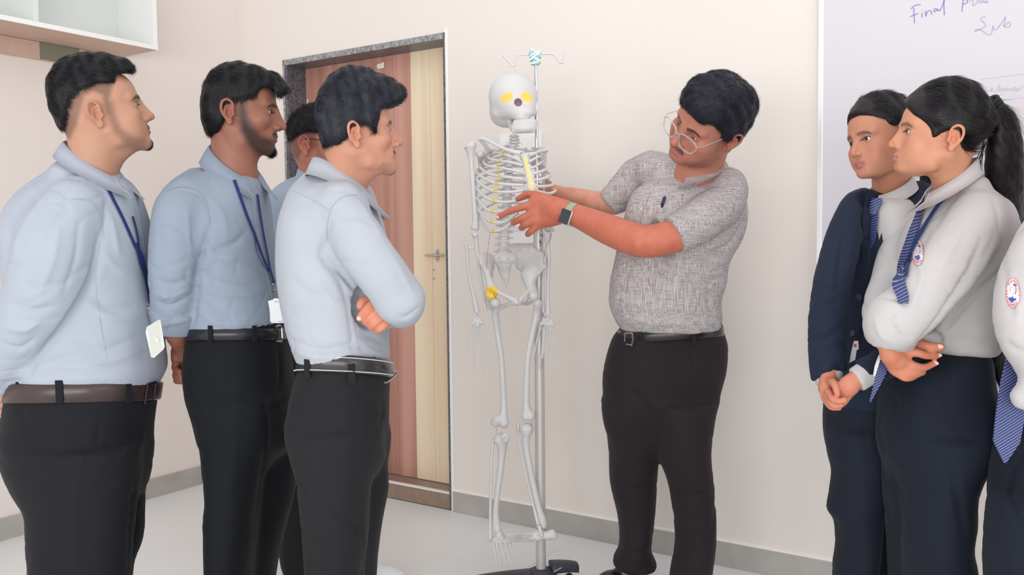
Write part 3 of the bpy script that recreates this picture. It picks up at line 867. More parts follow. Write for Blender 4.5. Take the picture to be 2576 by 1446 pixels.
def strip(name, surf, L, w, material, parent, off=.0008, t=.0008, dens=5, taper=False):
    P, N = surf.line(L, off, dens)
    if len(P) < 2: return None
    b = MB(); ww = w
    if taper: ww = w * np.sin(np.linspace(.15, math.pi - .15, len(P)))
    b.ribbon(P, N, ww, t); return b.build(name, material, parent)
def button(surf, px, py, r, material, parent, name='button'):
    h = surf.hit(px, py, .001)
    if h is None: return
    p, n = h; t = np.cross(n, [0, 0, 1.0]); t /= np.linalg.norm(t)
    b = MB(); b.lathe(p, [(r * .9, 0), (r, .0008), (r, .0016), (r * .72, .0014), (r * .6, .0010), (.0002, .0010)], 18, np.stack([t, np.cross(n, t), n], 1)); b.build(name, material, parent)
def tshape(px_, py_, *a): return None
def trousers(parent, name, hip, legs, material, k=.03, lines=None, h=.009, cuts=()):
    z_, cx_, cy_, a_, b_ = hip[-1]; hip = list(hip[:-1]) + [(z_, cx_, cy_, a_ * .97, b_ * .86), (z_ - .035, cx_, cy_, a_ * .78, b_ * .62), (z_ - .065, cx_, cy_, a_ * .5, b_ * .35)]
    F = Field(); F.add(f_stack(hip, 2.35), .01)
    for lg in legs: F.add(f_stack(lg, 2.2), k)
    for c in cuts: F.sub(*c)
    o, s, vq = cloth(name, F, h, material, parent, noise=((.0022, 16, 8), (.0008, 50, 9)), lines=lines, aniso=(1, 1, .35))
    return F, o, s
def body_mesh(parent, head, coarse, hands):
    parts = []
    if head: parts.append((head['V'], head['Q'], head['col']))
    sk = head['opts']['skin'] if head else (190, 140, 115)
    if coarse is not None: parts.append((coarse[0], coarse[1], np.array(srgb(*sk)[:3])))
    for h_ in hands: parts.append(h_)
    V, Q, C = join_np(parts)
    return mesh_np('body', V, Q, parent, SKIN, True, C)
def head_children(hd, parent, hairm=HAIR, look=(0, 0), hair=True):
    if hair and hd['hair'] is not None: mesh_np('hair', hd['hair'][0], hd['hair'][1], parent, hairm, True)
    if hd['fur'] is not None: mesh_np('facial_hair' , hd['fur'][0], hd['fur'][1], parent, HAIR, True)
    add_eyes(hd, parent, look)
def localpoly(hf, L, off=0.0):
    M, c, s = hf; out = []
    for x, y in L:
        p = onplane(x, y, c + M[:, 0] * off, M[:, 0]); q = ((p - c) @ M) / s; out.append((q[1], q[2]))
    return out
def nail(parent, px, py, d, ang, l, w, n=None):
    """a finger nail: small bent plate"""
    c = W(px, py, d); v = CAM - c; v /= np.linalg.norm(v); a = ang
    t = np.array([math.cos(a), 0, -math.sin(a)]); t -= v * (t @ v); t /= np.linalg.norm(t); s_ = np.cross(v, t)
    b = MB(); b.ball(c, (l, w, .0018), 12, 7, np.stack([t, s_, v], 1)); b.build('fingernail', NAIL, parent)
# ------------------------------------------------------------------ the room
U = np.array([math.sin(R_(56.8)), -math.cos(R_(56.8)), 0.0])      # along the back wall, towards the right
NB = np.array([-U[1], U[0], 0.0]) * -1.0                          # back wall's normal, into the room
if NB[1] > 0: NB = -NB
NL = U.copy()                                                      # left wall's normal, into the room
VL = -NB                                                           # along the left wall, away from the viewer
def floor_pt(px, py, z=0.0):
    v = ray(px, py); return CAM + v * ((z - CAM[2]) / v[2])
P0 = floor_pt(1133, 1283)                                          # foot of the back wall beside the door
def onback(px, py, off=0.0): return onplane(px, py, P0 + NB * off, NB)
def sz(p): q = np.asarray(p) - P0; return float(q @ U), float(p[2])
def BW(s, z, n=0.0): return P0 + U * s + NB * n + np.array([0, 0, z])
MBk = np.stack([U, NB, np.array([0, 0, 1.0])], 1)                  # box axes on the back wall
s_corner = sz(onback(627, 1134))[0]
PC = BW(s_corner, 0)
def LW(t, z, n=0.0): return PC - VL * t + NL * n + np.array([0, 0, z])   # t: towards the viewer
MLf = np.stack([VL, NL, np.array([0, 0, 1.0])], 1)
def onleft(px, py, off=0.0): return onplane(px, py, PC + NL * off, NL)
def tz(p): q = PC - np.asarray(p); return float(q @ VL), float(p[2])

WALLM = mat('wall_paint', srgb(234, 226, 220), rough=0.75, spec=0.25, noise=(1.2, 0.02), bump=(38, 0.12, 0.004))
SKIRT = mat('skirting_tile', srgb(178, 174, 169), rough=0.45, noise=(7, 0.10), bump=(80, 0.05, 0.002))
FLOORM = mat('floor_tile', srgb(232, 235, 235), rough=0.32, noise=(1.3, 0.03), spec=0.4)
GROUT = mat('grout', srgb(224, 226, 224), rough=0.8)
GRAN = mat('granite', srgb(96, 96, 104), rough=0.35, noise=(70, 0.55), bump=(60, 0.08, 0.002))
GRANF = mat('granite_pale', srgb(150, 148, 150), rough=0.5, noise=(60, 0.45))  # paler tone of the granite, for the left jamb and lintel faces
SILL = mat('sill_stone', srgb(150, 128, 112), rough=0.35, noise=(30, 0.12))
PLAST = mat('putty_white', srgb(246, 243, 240), rough=0.7)
H_ = 3.05
zt = H_
# door opening
sL, zTop = sz(onback(712, 150)); sR, zTop2 = sz(onback(1120, 84)); zD = (zTop + zTop2) / 2
fw = 0.028
mb = MB()
Sx0, Sx1 = s_corner, 4.6
T = 0.23
mb.box(BW((Sx0 - T + sL) / 2, zt / 2, -T / 2), ((sL - Sx0 + T) / 2, T / 2, zt / 2), MBk)
mb.box(BW((sR + Sx1) / 2, zt / 2, -T / 2), ((Sx1 - sR) / 2, T / 2, zt / 2), MBk)
mb.box(BW((sL + sR) / 2, (zD + zt) / 2, -T / 2), ((sR - sL) / 2, T / 2, (zt - zD) / 2), MBk)
w = mb.build('wall_back', WALLM, smooth=False); w['kind'] = 'structure'
mb = MB(); mb.box(LW(2.6, zt / 2, -0.1), (2.6, 0.1, zt / 2), MLf)
w = mb.build('wall_left', WALLM, smooth=False); w['kind'] = 'structure'

# floor: slab and its separate tiles
fl = MB(); c = BW(1.4, -0.055, 2.0); fl.box(c, (4.4, 3.2, 0.05), MBk)
flo = fl.build('floor', GROUT, smooth=False); flo['kind'] = 'structure'
tw = 0.8
tile_me = None
tl0 = P0 + U * (-1.41)
i0 = int((s_corner + 0) / tw) - 1
for i in range(-4, 5):
    for j in range(0, 6):
        s0, s1 = max(i * tw - .12, s_corner), i * tw - .12 + tw
        if s1 <= s0 + .02: continue
        n0, n1 = j * tw - .35, j * tw - .35 + tw; n0 = max(n0, 0)
        cpt = BW((s0 + s1) / 2, -0.0025, (n0 + n1) / 2)
        if proj(cpt)[1] < 0: continue
        t_ = MB(); t_.box(cpt, ((s1 - s0) / 2 - .0006, (n1 - n0) / 2 - .0006, .0025), MBk, bev=.0006)
        t_.build('tile', FLOORM, flo, smooth=False)

# skirting
def skirt(name, fn, M, a, b, h=0.098, th=0.012, L=0.8, ph=0.0):
    base = MB(); base.box(fn((a + b) / 2, h / 2 - .001, th * .35), ((b - a) / 2, th * .35, h / 2 - .001), M)
    o = base.build(name, PLAST, smooth=False); o['kind'] = 'structure'
    x = a
    nxt = a + ph if ph else a + L
    while x < b - 1e-6:
        e = min(nxt, b)
        t_ = MB(); t_.box(fn((x + e) / 2, h / 2, th / 2), ((e - x) / 2 - .0012, th / 2, h / 2), M, bev=.001)
        t_.build('tile', SKIRT, o, smooth=False); x = e; nxt = e + L
    return o
hsk = sz(onback(1480, 1297))[1]
skirt('baseboard_back', BW, MBk, sR + .012, 3.9, h=hsk, ph=.5)
skirt('baseboard_back_left', BW, MBk, s_corner, sL, h=hsk)
skirt('baseboard_left', LW, MLf, 0.012, 4.9, h=hsk, ph=.62)
# thin raised plaster line above the skirting
mb = MB(); mb.box(BW((sR + 3.9) / 2, hsk + .004, .0045), ((3.9 - sR) / 2 - .01, .0045, .004), MBk)
o = mb.build('trim_1', PLAST, smooth=False); o['kind'] = 'structure'
# white filler strip beside the door
mb = MB(); mb.box(BW(sR + .006, zD / 2 + .01, .002), (.0085, .002, zD / 2 + .01), MBk, bev=.001)
o = mb.build('trim_2', PLAST, smooth=False); o['kind'] = 'structure'

# door frame of granite, with the sill
dep = 0.155
dr = MB(); dr.box(BW(sL + fw * .5, zD / 2, -dep / 2 + .002), (fw * .5, dep / 2, zD / 2), MBk)
d1 = dr.build('door_1', GRAN, smooth=False); d1['kind'] = 'structure'
for (nm, cs, hs, m_) in (('jamb', (sR - fw * .25, zD / 2, -dep / 2 + .002), (fw * .25, dep / 2, zD / 2), GRAN),
                         ('lintel', ((sL + sR) / 2, zD - fw * .5, -dep / 2 + .002), ((sR - sL) / 2 - .001, dep / 2, fw * .5), GRAN),
                         ('jamb_face', (sL + fw * .25, zD / 2, .004), (fw * .25, .002, zD / 2), GRANF),
                         ('jamb_face', (sR - fw * .16, zD / 2, .004), (fw * .16, .002, zD / 2), GRAN),
                         ('lintel_face', ((sL + sR) / 2, zD - fw * .5, .004), ((sR - sL) / 2, .002, fw * .5), GRANF)):
    b = MB(); b.box(BW(*cs), hs, MBk, bev=.001); b.build(nm, m_, d1, smooth=False)
zs = sz(onback(1060, 1230))[1]
b = MB(); b.box(BW((sL + sR) / 2, zs / 2, -dep / 2 - .002), ((sR - sL) / 2 - fw * .5, dep / 2, zs / 2), MBk, bev=.002); b.build('sill', SILL, d1, smooth=False)
b = MB(); b.box(BW((sL + sR) / 2, zs + .003, -.012), ((sR - sL) / 2 - fw * .5, .012, .003), MBk, bev=.001); b.build('sill_edge', PLAST, d1, smooth=False)

def wood(name, c1, c2, scale, st, rough=.35):
    m, n, p = nt(name); tc = n.nodes.new('ShaderNodeTexCoord'); mp = n.nodes.new('ShaderNodeMapping'); lnk(n, tc.outputs['Object'], mp.inputs[0])
    mp.inputs['Rotation'].default_value = (0, 0, R_(33.2)); mp.inputs['Scale'].default_value = st
    ns = n.nodes.new('ShaderNodeTexNoise'); ns.inputs['Scale'].default_value = scale; ns.inputs['Detail'].default_value = 6; ns.inputs['Distortion'].default_value = .6
    lnk(n, mp.outputs[0], ns.inputs[0]); cr = n.nodes.new('ShaderNodeValToRGB')
    cr.color_ramp.elements[0].position = .32; cr.color_ramp.elements[0].color = c1; cr.color_ramp.elements[1].position = .66; cr.color_ramp.elements[1].color = c2
    lnk(n, ns.outputs[0], cr.inputs[0]); lnk(n, cr.outputs[0], p.inputs['Base Color']); p.inputs['Roughness'].default_value = rough
    return m
REDW = wood('red_laminate', srgb(168, 116, 102), srgb(208, 158, 142), 1.0, (11, 11, .35))
PALEW = wood('pale_laminate', srgb(234, 207, 174), srgb(246, 229, 200), 1.0, (13, 13, .4))
MET = mat('steel', srgb(200, 196, 192), rough=.25, metal=.9)
# door leaf: red boards and a pale strip, as laminate panels with fine joints
leaf = thing('door_leaf', 'red brown wooden door with one pale vertical strip beside the latch', 'door', BW((sL + sR) / 2, zs, -dep + .03))
zl0, zl1 = zs + .004, zD - fw
nz = -dep + .028
core = MB(); core.box(BW((sL + sR) / 2, (zl0 + zl1) / 2, nz - .017), ((sR - sL) / 2 - fw * .55, .012, (zl1 - zl0) / 2), MBk); core.build('core_board', PALEW, leaf, smooth=False)
def ondoor(px, py): return sz(onplane(px, py, P0 + NB * nz, NB))
sA, sB = sL + fw, sR - fw * .55
sP = ondoor(1040, 650)[0]; s1 = ondoor(996, 650)[0]; s2 = ondoor(930, 650)[0]; sQ = ondoor(1088, 650)[0]
cuts = [(sA, s2 - .16, REDW), (s2 - .16, s2, REDW), (s2, s1, REDW), (s1, sP, REDW), (sP, sQ, PALEW), (sQ, sB, PALEW)]
for a, b_, m_ in cuts:
    b = MB(); b.box(BW((a + b_) / 2, (zl0 + zl1) / 2, nz - .003), ((b_ - a) / 2 - .0006, .0032, (zl1 - zl0) / 2), MBk, bev=.0006); b.build('panel', m_, leaf, smooth=False)
# tower bolt and knobs of the old handle
s_, z_ = ondoor(1101, 642)
tb = MB(); tb.box(BW(s_, z_, nz + .0025), (.0075, .0025, .028), MBk, bev=.001)
bolt_o = thing('door_bolt', 'small steel sliding bolt on the pale strip of the door', 'bolt', BW(s_, z_, nz))
tb.build('back_plate', MET, bolt_o, smooth=False)
tb = MB(); s0_, z0_ = ondoor(1073, 642); s3_, _ = ondoor(1119, 642)
tb.tube([BW(s0_, z_, nz + .011), BW(s3_, z_, nz + .011)], .0048, 12); tb.build('bolt_rod', MET, bolt_o)
tb = MB(); tb.lathe(BW(s_ - .002, z_, nz + .009), [(.009, -.012), (.0095, 0), (.009, .012)], 16, np.stack([NB, np.array([0, 0, 1.0]), U], 1)); tb.build('guide_loop', MET, bolt_o)
for dz in (.016, -.018):
    tb = MB(); tb.ball(BW(s_, z_ + dz, nz + .005), (.004, .004, .003)); tb.build('screw', mat('screw_dark', srgb(90, 84, 90), rough=.4, metal=.7), bolt_o)
for (qx, qy) in ((1091, 678), (1091, 700)):
    s_, z_ = ondoor(qx, qy)
    k = MB(); k.lathe(BW(s_, z_, nz), [(.0055, 0), (.0055, .004), (.004, .007), (.001, .008)], 16, np.stack([U, np.array([0, 0, 1.0]), NB], 1))
    k.build('screw_cap', MET, leaf)
# paper scraps left on the door
PAP = mat('paper_scrap', srgb(238, 230, 222), rough=.8)
for (poly, nm) in (([(948, 163), (966, 156), (966, 171), (950, 173)], 'paper_scrap'), ([(772, 249), (775, 249), (775, 268), (772, 268)], 'paper_scrap')):
    b = MB(); b.prism([onplane(x, y, P0 + NB * (nz + .0006), NB) for x, y in poly], NB, .0008)
    tag(b.build(nm, PAP, smooth=False), 'torn white paper scrap stuck near the top of the door' if poly[0][0] > 900 else 'thin white paper strip at the left edge of the door', 'paper')

# ---------------- whiteboard
WB = mat('board_enamel', srgb(216, 212, 218), rough=.35, noise=(.7, .015))
ALU = mat('board_frame', srgb(240, 240, 242), rough=.25, metal=.35)
sW, _ = sz(onback(2067, 300)); zb0 = .80; zb1 = 2.28; sW2 = sW + 1.8
wb = thing('whiteboard', 'large wall whiteboard with purple handwriting behind the two women', 'whiteboard', BW(sW + .9, zb0, 0))
b = MB(); b.box(BW((sW + sW2) / 2, (zb0 + zb1) / 2, .009), ((sW2 - sW) / 2, .008, (zb1 - zb0) / 2), MBk); b.build('board_surface', WB, wb, smooth=False)
fwb = .0095
for cs, hs in (((sW, (zb0 + zb1) / 2, .012), (fwb, .012, (zb1 - zb0) / 2 + fwb)), ((sW2, (zb0 + zb1) / 2, .012), (fwb, .012, (zb1 - zb0) / 2 + fwb)),
               (((sW + sW2) / 2, zb0, .012), ((sW2 - sW) / 2 - fwb, .012, fwb)), (((sW + sW2) / 2, zb1, .012), ((sW2 - sW) / 2 - fwb, .012, fwb))):
    b = MB(); b.box(BW(*cs), hs, MBk, bev=.003); b.build('frame', ALU, wb, smooth=False)
def stroke(mbx, P, w, sm=True, off=.0176):
    P = catmull(P, 5) if sm and len(P) > 2 else np.array(P, float)
    Q = np.array([onplane(x, y, P0 + NB * off, NB) for x, y in P])
    mbx.ribbon(Q, np.tile(NB, (len(Q), 1)), w, .0003)
PUR = mat('purple_marker', srgb(146, 126, 196), rough=.6); PUR2 = mat('faint_purple_marker', srgb(204, 188, 216), rough=.6); PUR3 = mat('mid_purple_marker', srgb(186, 166, 208), rough=.6)
ORM = mat('orange_marker', srgb(246, 214, 196), rough=.6); GRM = mat('grey_marker', srgb(200, 192, 205), rough=.6)
k = 536 / 1938.0
cv = lambda L: [(2040 + x * k, y * k) for x, y in L]
def wr(P, w, m):
    t = MB(); stroke(t, P, w); t.build('handwriting', m, wb, smooth=False)
for L in ([(912, 82), (930, 60), (960, 46), (998, 42)], [(938, 70), (936, 110), (940, 160), (942, 210)], [(902, 152), (930, 140), (976, 122)],
          [(1012, 118), (1010, 140), (1010, 160)], [(1014, 92), (1018, 88)], [(1040, 100), (1044, 125), (1046, 148), (1052, 120), (1068, 98), (1090, 100), (1096, 120), (1102, 132)],
          [(1150, 84), (1130, 78), (1118, 92), (1120, 106), (1138, 100), (1155, 84), (1160, 98), (1176, 92)], [(1176, 92), (1200, 40), (1210, 6), (1212, 0), (1210, 60), (1214, 136)],
          [(1384, 0), (1380, 40), (1374, 104)], [(1384, 6), (1400, -10), (1420, 0), (1424, 20), (1400, 34), (1386, 40)]):
    wr(cv(L), .0013, PUR)
for L in ([(1440, 20), (1460, -4), (1480, 10), (1470, 40), (1486, 50), (1510, 20), (1520, -6)], [(1550, 2), (1530, 8), (1534, 26), (1556, 20), (1562, 6), (1570, 20), (1590, 24), (1614, 14)], [(1600, -4), (1584, 10), (1600, 22), (1616, 14)],
          [(1590, 160), (1572, 152), (1548, 166), (1552, 186), (1580, 210), (1586, 236), (1550, 262), (1494, 284), (1500, 268), (1540, 270), (1580, 296), (1612, 316), (1640, 306), (1650, 270), (1658, 236)],
          [(1658, 236), (1662, 262), (1684, 268), (1706, 246), (1710, 232)], [(1710, 246), (1740, 200), (1770, 152), (1764, 196), (1752, 240), (1776, 222), (1800, 198), (1814, 216), (1806, 240), (1780, 246), (1756, 240)],
          [(1906, 208), (1910, 210)], [(1656, -2), (1660, 2)]):
    wr(cv(L), .0011, PUR3)
for L in ([(1600, 790), (1590, 810), (1610, 830), (1640, 820), (1660, 796)], [(1640, 800), (1650, 828), (1680, 826), (1710, 780), (1718, 774), (1712, 830)], [(1716, 820), (1730, 798), (1752, 812), (1740, 832), (1724, 824)],
          [(1760, 830), (1768, 800), (1784, 826), (1794, 800), (1812, 826), (1822, 804), (1836, 826)], [(1846, 818), (1866, 800), (1850, 794), (1842, 820), (1864, 830), (1886, 800), (1878, 830), (1908, 800), (1920, 790), (1938, 782)]):
    wr(cv(L), .0007, PUR2)
for L in ([(1540, 722), (1938, 672)], [(1690, 916), (1938, 886)]): wr(cv(L), .0005, PUR2)
for L in ([(2090, 601), (2086, 606), (2085, 615), (2089, 620)], [(2085, 608), (2094, 607), (2094, 602)]): wr(L, .0012, PUR2)
for L in ([(1872, 996), (1870, 1026)], [(1872, 974), (1874, 978)], [(1926, 984), (1908, 980), (1902, 996), (1920, 1004), (1926, 1018), (1906, 1026)]): wr(cv(L), .0016, ORM)

# ---------------- open wall cupboard on the left wall
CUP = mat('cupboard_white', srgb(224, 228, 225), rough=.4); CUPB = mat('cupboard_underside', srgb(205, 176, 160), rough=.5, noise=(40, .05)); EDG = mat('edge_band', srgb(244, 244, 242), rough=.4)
# front plane distance: the lower front corner (396,125) lies straight out from the wall point near (310,147)
best = None
for dn in np.linspace(.15, .6, 91):
    a = onplane(398, 126, PC + NL * dn, NL); bq = proj(a - NL * dn)
    e = abs(bq[1] - (93 + .17 * bq[0]))
    if best is None or e < best[0]: best = (e, dn, bq)
dn = best[1]; cu = thing('wall_cupboard', 'open white wall cupboard high on the left wall above the first man', 'cupboard', onplane(398, 126, PC + NL * dn, NL) - NL * dn)
tR, zB = tz(onplane(398, 126, PC + NL * dn, NL)); tL = tR + 1.5; zU = zB + .62; bt = .018
tz0 = tz(onplane(100, 60, PC + NL * dn, NL))[0]
def cbox(nm, t0, t1, z0, z1, n0, n1, m_, bev=.001):
    b = MB(); b.box(LW((t0 + t1) / 2, (z0 + z1) / 2, (n0 + n1) / 2), ((t1 - t0) / 2, (n1 - n0) / 2, (z1 - z0) / 2), MLf, bev=bev); return b.build(nm, m_, cu, smooth=False)
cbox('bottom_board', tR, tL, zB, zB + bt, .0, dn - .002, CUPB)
cbox('edge_strip', tR, tL, zB - .001, zB + bt + .001, dn - .002, dn, EDG, .0005)
cbox('shelf_liner', tR + bt, tL - bt, zB + bt, zB + bt + .002, .01, dn - .004, CUP, .0004)
cbox('side_panel', tR, tR + bt, zB + bt, zU, .0, dn - .001, EDG)
cbox('side_panel', tL - bt, tL, zB + bt, zU, .0, dn - .001, EDG)
cbox('divider', tz0, tz0 + bt, zB + bt + .002, zU - bt, .008, dn - .004, CUP)
cbox('back_panel', tR + bt, tL - bt, zB + bt, zU, .0, .008, CUP)
cbox('top_board', tR, tL, zU, zU + bt, .0, dn, EDG)
b = MB(); ra, rb_ = tz(onleft(150, 155, .03)), tz(onleft(0, 133, .03))
zr0 = (ra[1] + rb_[1]) / 2
b.box(LW((tR + .12 + tL) / 2, (zr0 + zB) / 2, .012), ((tL - tR - .12) / 2, .012, (zB - zr0) / 2), MLf, bev=.001)
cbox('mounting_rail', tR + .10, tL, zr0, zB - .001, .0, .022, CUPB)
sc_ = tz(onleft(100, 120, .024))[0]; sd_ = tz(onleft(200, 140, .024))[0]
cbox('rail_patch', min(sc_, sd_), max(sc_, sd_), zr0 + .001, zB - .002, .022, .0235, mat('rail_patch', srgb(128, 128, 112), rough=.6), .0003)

# ---------------- switchboard on the back wall, behind the skeleton
SW = mat('switch_white', srgb(240, 240, 240), rough=.35); SWG = mat('switch_grey', srgb(196, 197, 202), rough=.4)
a1 = onback(1262, 342); a2 = onback(1368, 612)
s0_, z0_ = sz(a1); s1_, z1_ = sz(a2)
sb = thing('switchboard', 'white electric switchboard on the wall behind the ribcage', 'switchboard', BW((s0_ + s1_) / 2, z1_, 0))
b = MB(); b.box(BW((s0_ + s1_) / 2, (z0_ + z1_) / 2, .012), ((s1_ - s0_) / 2, .012, (z0_ - z1_) / 2), MBk, bev=.003); b.build('back_box', SW, sb, smooth=False)
hh = z0_ - z1_; wd_ = s1_ - s0_
for r in range(3):
    zc = z0_ - hh * (.155 + .30 * r)
    b = MB(); b.box(BW((s0_ + s1_) / 2, zc, .026), (wd_ * .43, .003, hh * .125), MBk, bev=.002); b.build('switch_plate', SWG if False else SW, sb, smooth=False)
    for c_ in range(5):
        sx = s0_ + wd_ * (.14 + .18 * c_)
        b = MB()
        if (r, c_) in ((0, 3), (0, 4), (1, 2)):
            b.lathe(BW(sx, zc, .0285), [(.011, 0), (.0115, .002), (.009, .0022), (.009, .0008), (.0005, .0008)], 20, np.stack([U, np.array([0, 0, 1.0]), NB], 1)); b.build('socket', SWG, sb)
        else:
            b.box(BW(sx, zc, .031), (wd_ * .075, .003, hh * .10), MBk, bev=.0015); b.build('rocker', SW, sb, smooth=False)
b = MB(); b.box(BW(s0_ + wd_ * .32, z0_ - hh * .80, .035), (.006, .001, .003), MBk); b.build('indicator', mat('red_mark', srgb(190, 60, 60), rough=.5), sb, smooth=False)
# ------------------------------------------------------------------ skeleton on its drip stand
BONE = mat('bone_plastic', srgb(214, 212, 212), rough=.42, noise=(14, .03), bump=(60, .06, .002))
BONEC = mat('bone_plastic_marked', (1, 1, 1, 1), rough=.42, attr=True, bump=(60, .06, .002))
CHROME = mat('chrome', srgb(225, 225, 230), rough=.12, metal=1.0)
POLEM = mat('pole_paint', srgb(205, 200, 196), rough=.3, metal=.15)
TAPE = mat('tape_teal', srgb(150, 208, 208), rough=.5); TAPEW = mat('tape_white', srgb(238, 240, 242), rough=.4)
WIRE = mat('wire_rusty', srgb(150, 116, 108), rough=.5, metal=.4)
BLK = mat('black_plastic', srgb(58, 60, 72), rough=.45, bump=(200, .1, .001))
SD = 3.05
bc = np.array(srgb(214, 212, 212)[:3]); yc = np.array(srgb(240, 208, 88)[:3])
feet = W(1358, 1480, SD)
stand = thing('drip_stand', 'grey metal drip stand with hooked top bar holding the skeleton', 'stand', (W(1352, 150, SD + .05)[0], SD + .05, 0))
def rod(name, rows, material, parent, n=14, dens=5):
    A = catmull(np.array([list(W(*r[:3])) + [mm(r[3] / 2, r[2])] for r in rows]), dens) if len(rows) > 2 else np.array([list(W(*r[:3])) + [mm(r[3] / 2, r[2])] for r in rows])
    b = MB(); b.tube(A[:, :3], A[:, 3], n); return b.build(name, material, parent)
PD = SD + .05
rod('upper_rod', [(1348, 150, PD, 9.5), (1352.5, 560, PD, 9.5)], CHROME, stand)
rod('pole', [(1353.5, 556, PD, 20), (1353.6, 560, PD, 24.5), (1356, 800, PD, 24.8), (1358, 1050, PD, 25), (1361.5, 1500, PD, 25.5)], POLEM, stand, 24)
rod('hook_bar', [(1266.3, 139.4, PD, 4.5), (1278, 153, PD, 4.5), (1288, 164.5, PD, 4.5), (1293, 163.5, PD, 4.5), (1297, 151, PD, 4.5), (1301, 141.5, PD, 4.5), (1306, 138, PD, 4.5), (1332.8, 136, PD, 4.5), (1366.5, 136, PD, 4.5), (1388, 135.6, PD, 4.5), (1395, 138.5, PD, 4.5), (1404, 149.5, PD, 4.5), (1410, 157, PD, 4.5), (1415, 157.5, PD, 4.5), (1419, 146, PD, 4.5), (1423.6, 131, PD, 4.5)], CHROME, stand, 12)
# tape wound round the joint
mb = MB(); zc = W(1348, 136, PD)
prof = [(18, -20), (19, -17), (17.5, -12), (21, -7), (24, -2), (26, 4), (25, 9), (20, 12), (10, 13)]
A = [(mm(max(r * .5, .1), PD), mm(h * 1.0, PD)) for r, h in prof]
c0 = W(1347, 143, PD); mb.lathe(c0, [(r * 1.12, z) for r, z in A], 26); tp = mb.build('tape_wrap', TAPE, stand)
mb = MB(); c1 = W(1337.5, 136.5, PD - .004); mb.ball(c1, (mm(8, PD), mm(8, PD), mm(9, PD))); mb.build('tape_wrap', TAPE, stand)
for (yy, sl, w_) in ((-15, .25, 4.2), (-6, -.55, 5), (1, .75, 4), (7, .5, 3.4), (10, -.8, 2.6)):
    P = []; N = []
    for i in range(29):
        a = 2 * math.pi * i / 28; r = np.interp(mm(yy, PD), [z for _, z in A], [r for r, _ in A]) * 1.12 + .0012
        P.append(c0 + np.array([r * math.cos(a), r * math.sin(a), mm(yy, PD) + r * sl * math.cos(a)])); N.append([math.cos(a), math.sin(a), 0])
    b = MB(); b.ribbon(P, N, mm(w_ / 2, PD), .0012); b.build('tape_band', TAPEW, stand)
# base: a hub and five legs with castors
hub = W(1362, 1470, PD); bx, by = hub[0], hub[1]
b = MB(); b.lathe((bx, by, 0.035), [(.052, -.010), (.056, -.004), (.054, .012), (.036, .022), (.026, .026), (.020, .026)], 26); b.build('base_hub', BLK, stand)
def arch_leg(ang, L, zt, w0):
    d = np.array([math.cos(ang), math.sin(ang), 0]); s_ = np.array([-d[1], d[0], 0]); rows = []
    for i in range(13):
        t = i / 12; c = np.array([bx, by, 0]) + d * (.035 + (L - .035) * t); zt_ = zt - .012 * t ** 2.4
        w = w0 * (1 - .25 * t); hh_ = .022 - .004 * t
        ring = [c + s_ * (w * math.copysign(abs(math.cos(q)) ** .7, math.cos(q))) + np.array([0, 0, zt_ - hh_ + hh_ * math.copysign(abs(math.sin(q)) ** .7, math.sin(q))]) for q in np.linspace(0, 2 * math.pi, 17)[:-1]]
        rows.append(ring)
    V = np.array(rows).reshape(-1, 3); F = [(i * 16 + k, (i + 1) * 16 + k, (i + 1) * 16 + (k + 1) % 16, i * 16 + (k + 1) % 16) for i in range(12) for k in range(16)]
    F += [tuple(range(16)), tuple(12 * 16 + k for k in range(16))[::-1]]
    return V, F
for ang, L, zt in ((R_(12), .125, .150), (R_(190), .27, .056), (R_(262), .24, .052), (R_(306), .24, .052)):
    V, F = arch_leg(ang, L if ang > .5 else .135, zt if ang > .5 else .082, .038 if ang > .5 else .034)
    lg = mesh_np('base_leg', V, F, stand, BLK, True)
    e = np.array([bx, by, 0]) + np.array([math.cos(ang), math.sin(ang), 0]) * ((L if ang > .5 else .135) - .03)
    wmb = MB(); wmb.lathe(e + np.array([0, 0, .016]), [(.005, -.011), (.014, -.010), (.0155, -.005), (.0155, .005), (.014, .010), (.005, .011)], 20, np.stack([[0, 0, 1.0], [math.cos(ang), math.sin(ang), 0], [-math.sin(ang), math.cos(ang), 0]], 1))
    wmb.build('castor', BLK, lg)
WHM = mat('white_marking', srgb(226, 226, 232), rough=.6)
vq = np.array([v.co for v in bpy.data.objects['base_leg'].data.vertices]); 
fq = [tuple(p.vertices) for p in bpy.data.objects['base_leg'].data.polygons]
off_ = np.array(stand.location); lb = Surf(vq + off_, np.array([f for f in fq if len(f) == 4]))
for i in range(6):
    x0, y0 = 1385 + i * 4.6, 1444 - i * 2.4
    P, N = lb.line([(x0, y0), (x0 + 1.5, y0 - 5.5), (x0 + 2.4, y0 - 1.2), (x0 + 4.4, y0 - 6)], .0006, 1)
    if len(P) > 2: b = MB(); b.ribbon(P, N, .0007, .0003); b.build('marking', WHM, stand, smooth=False)
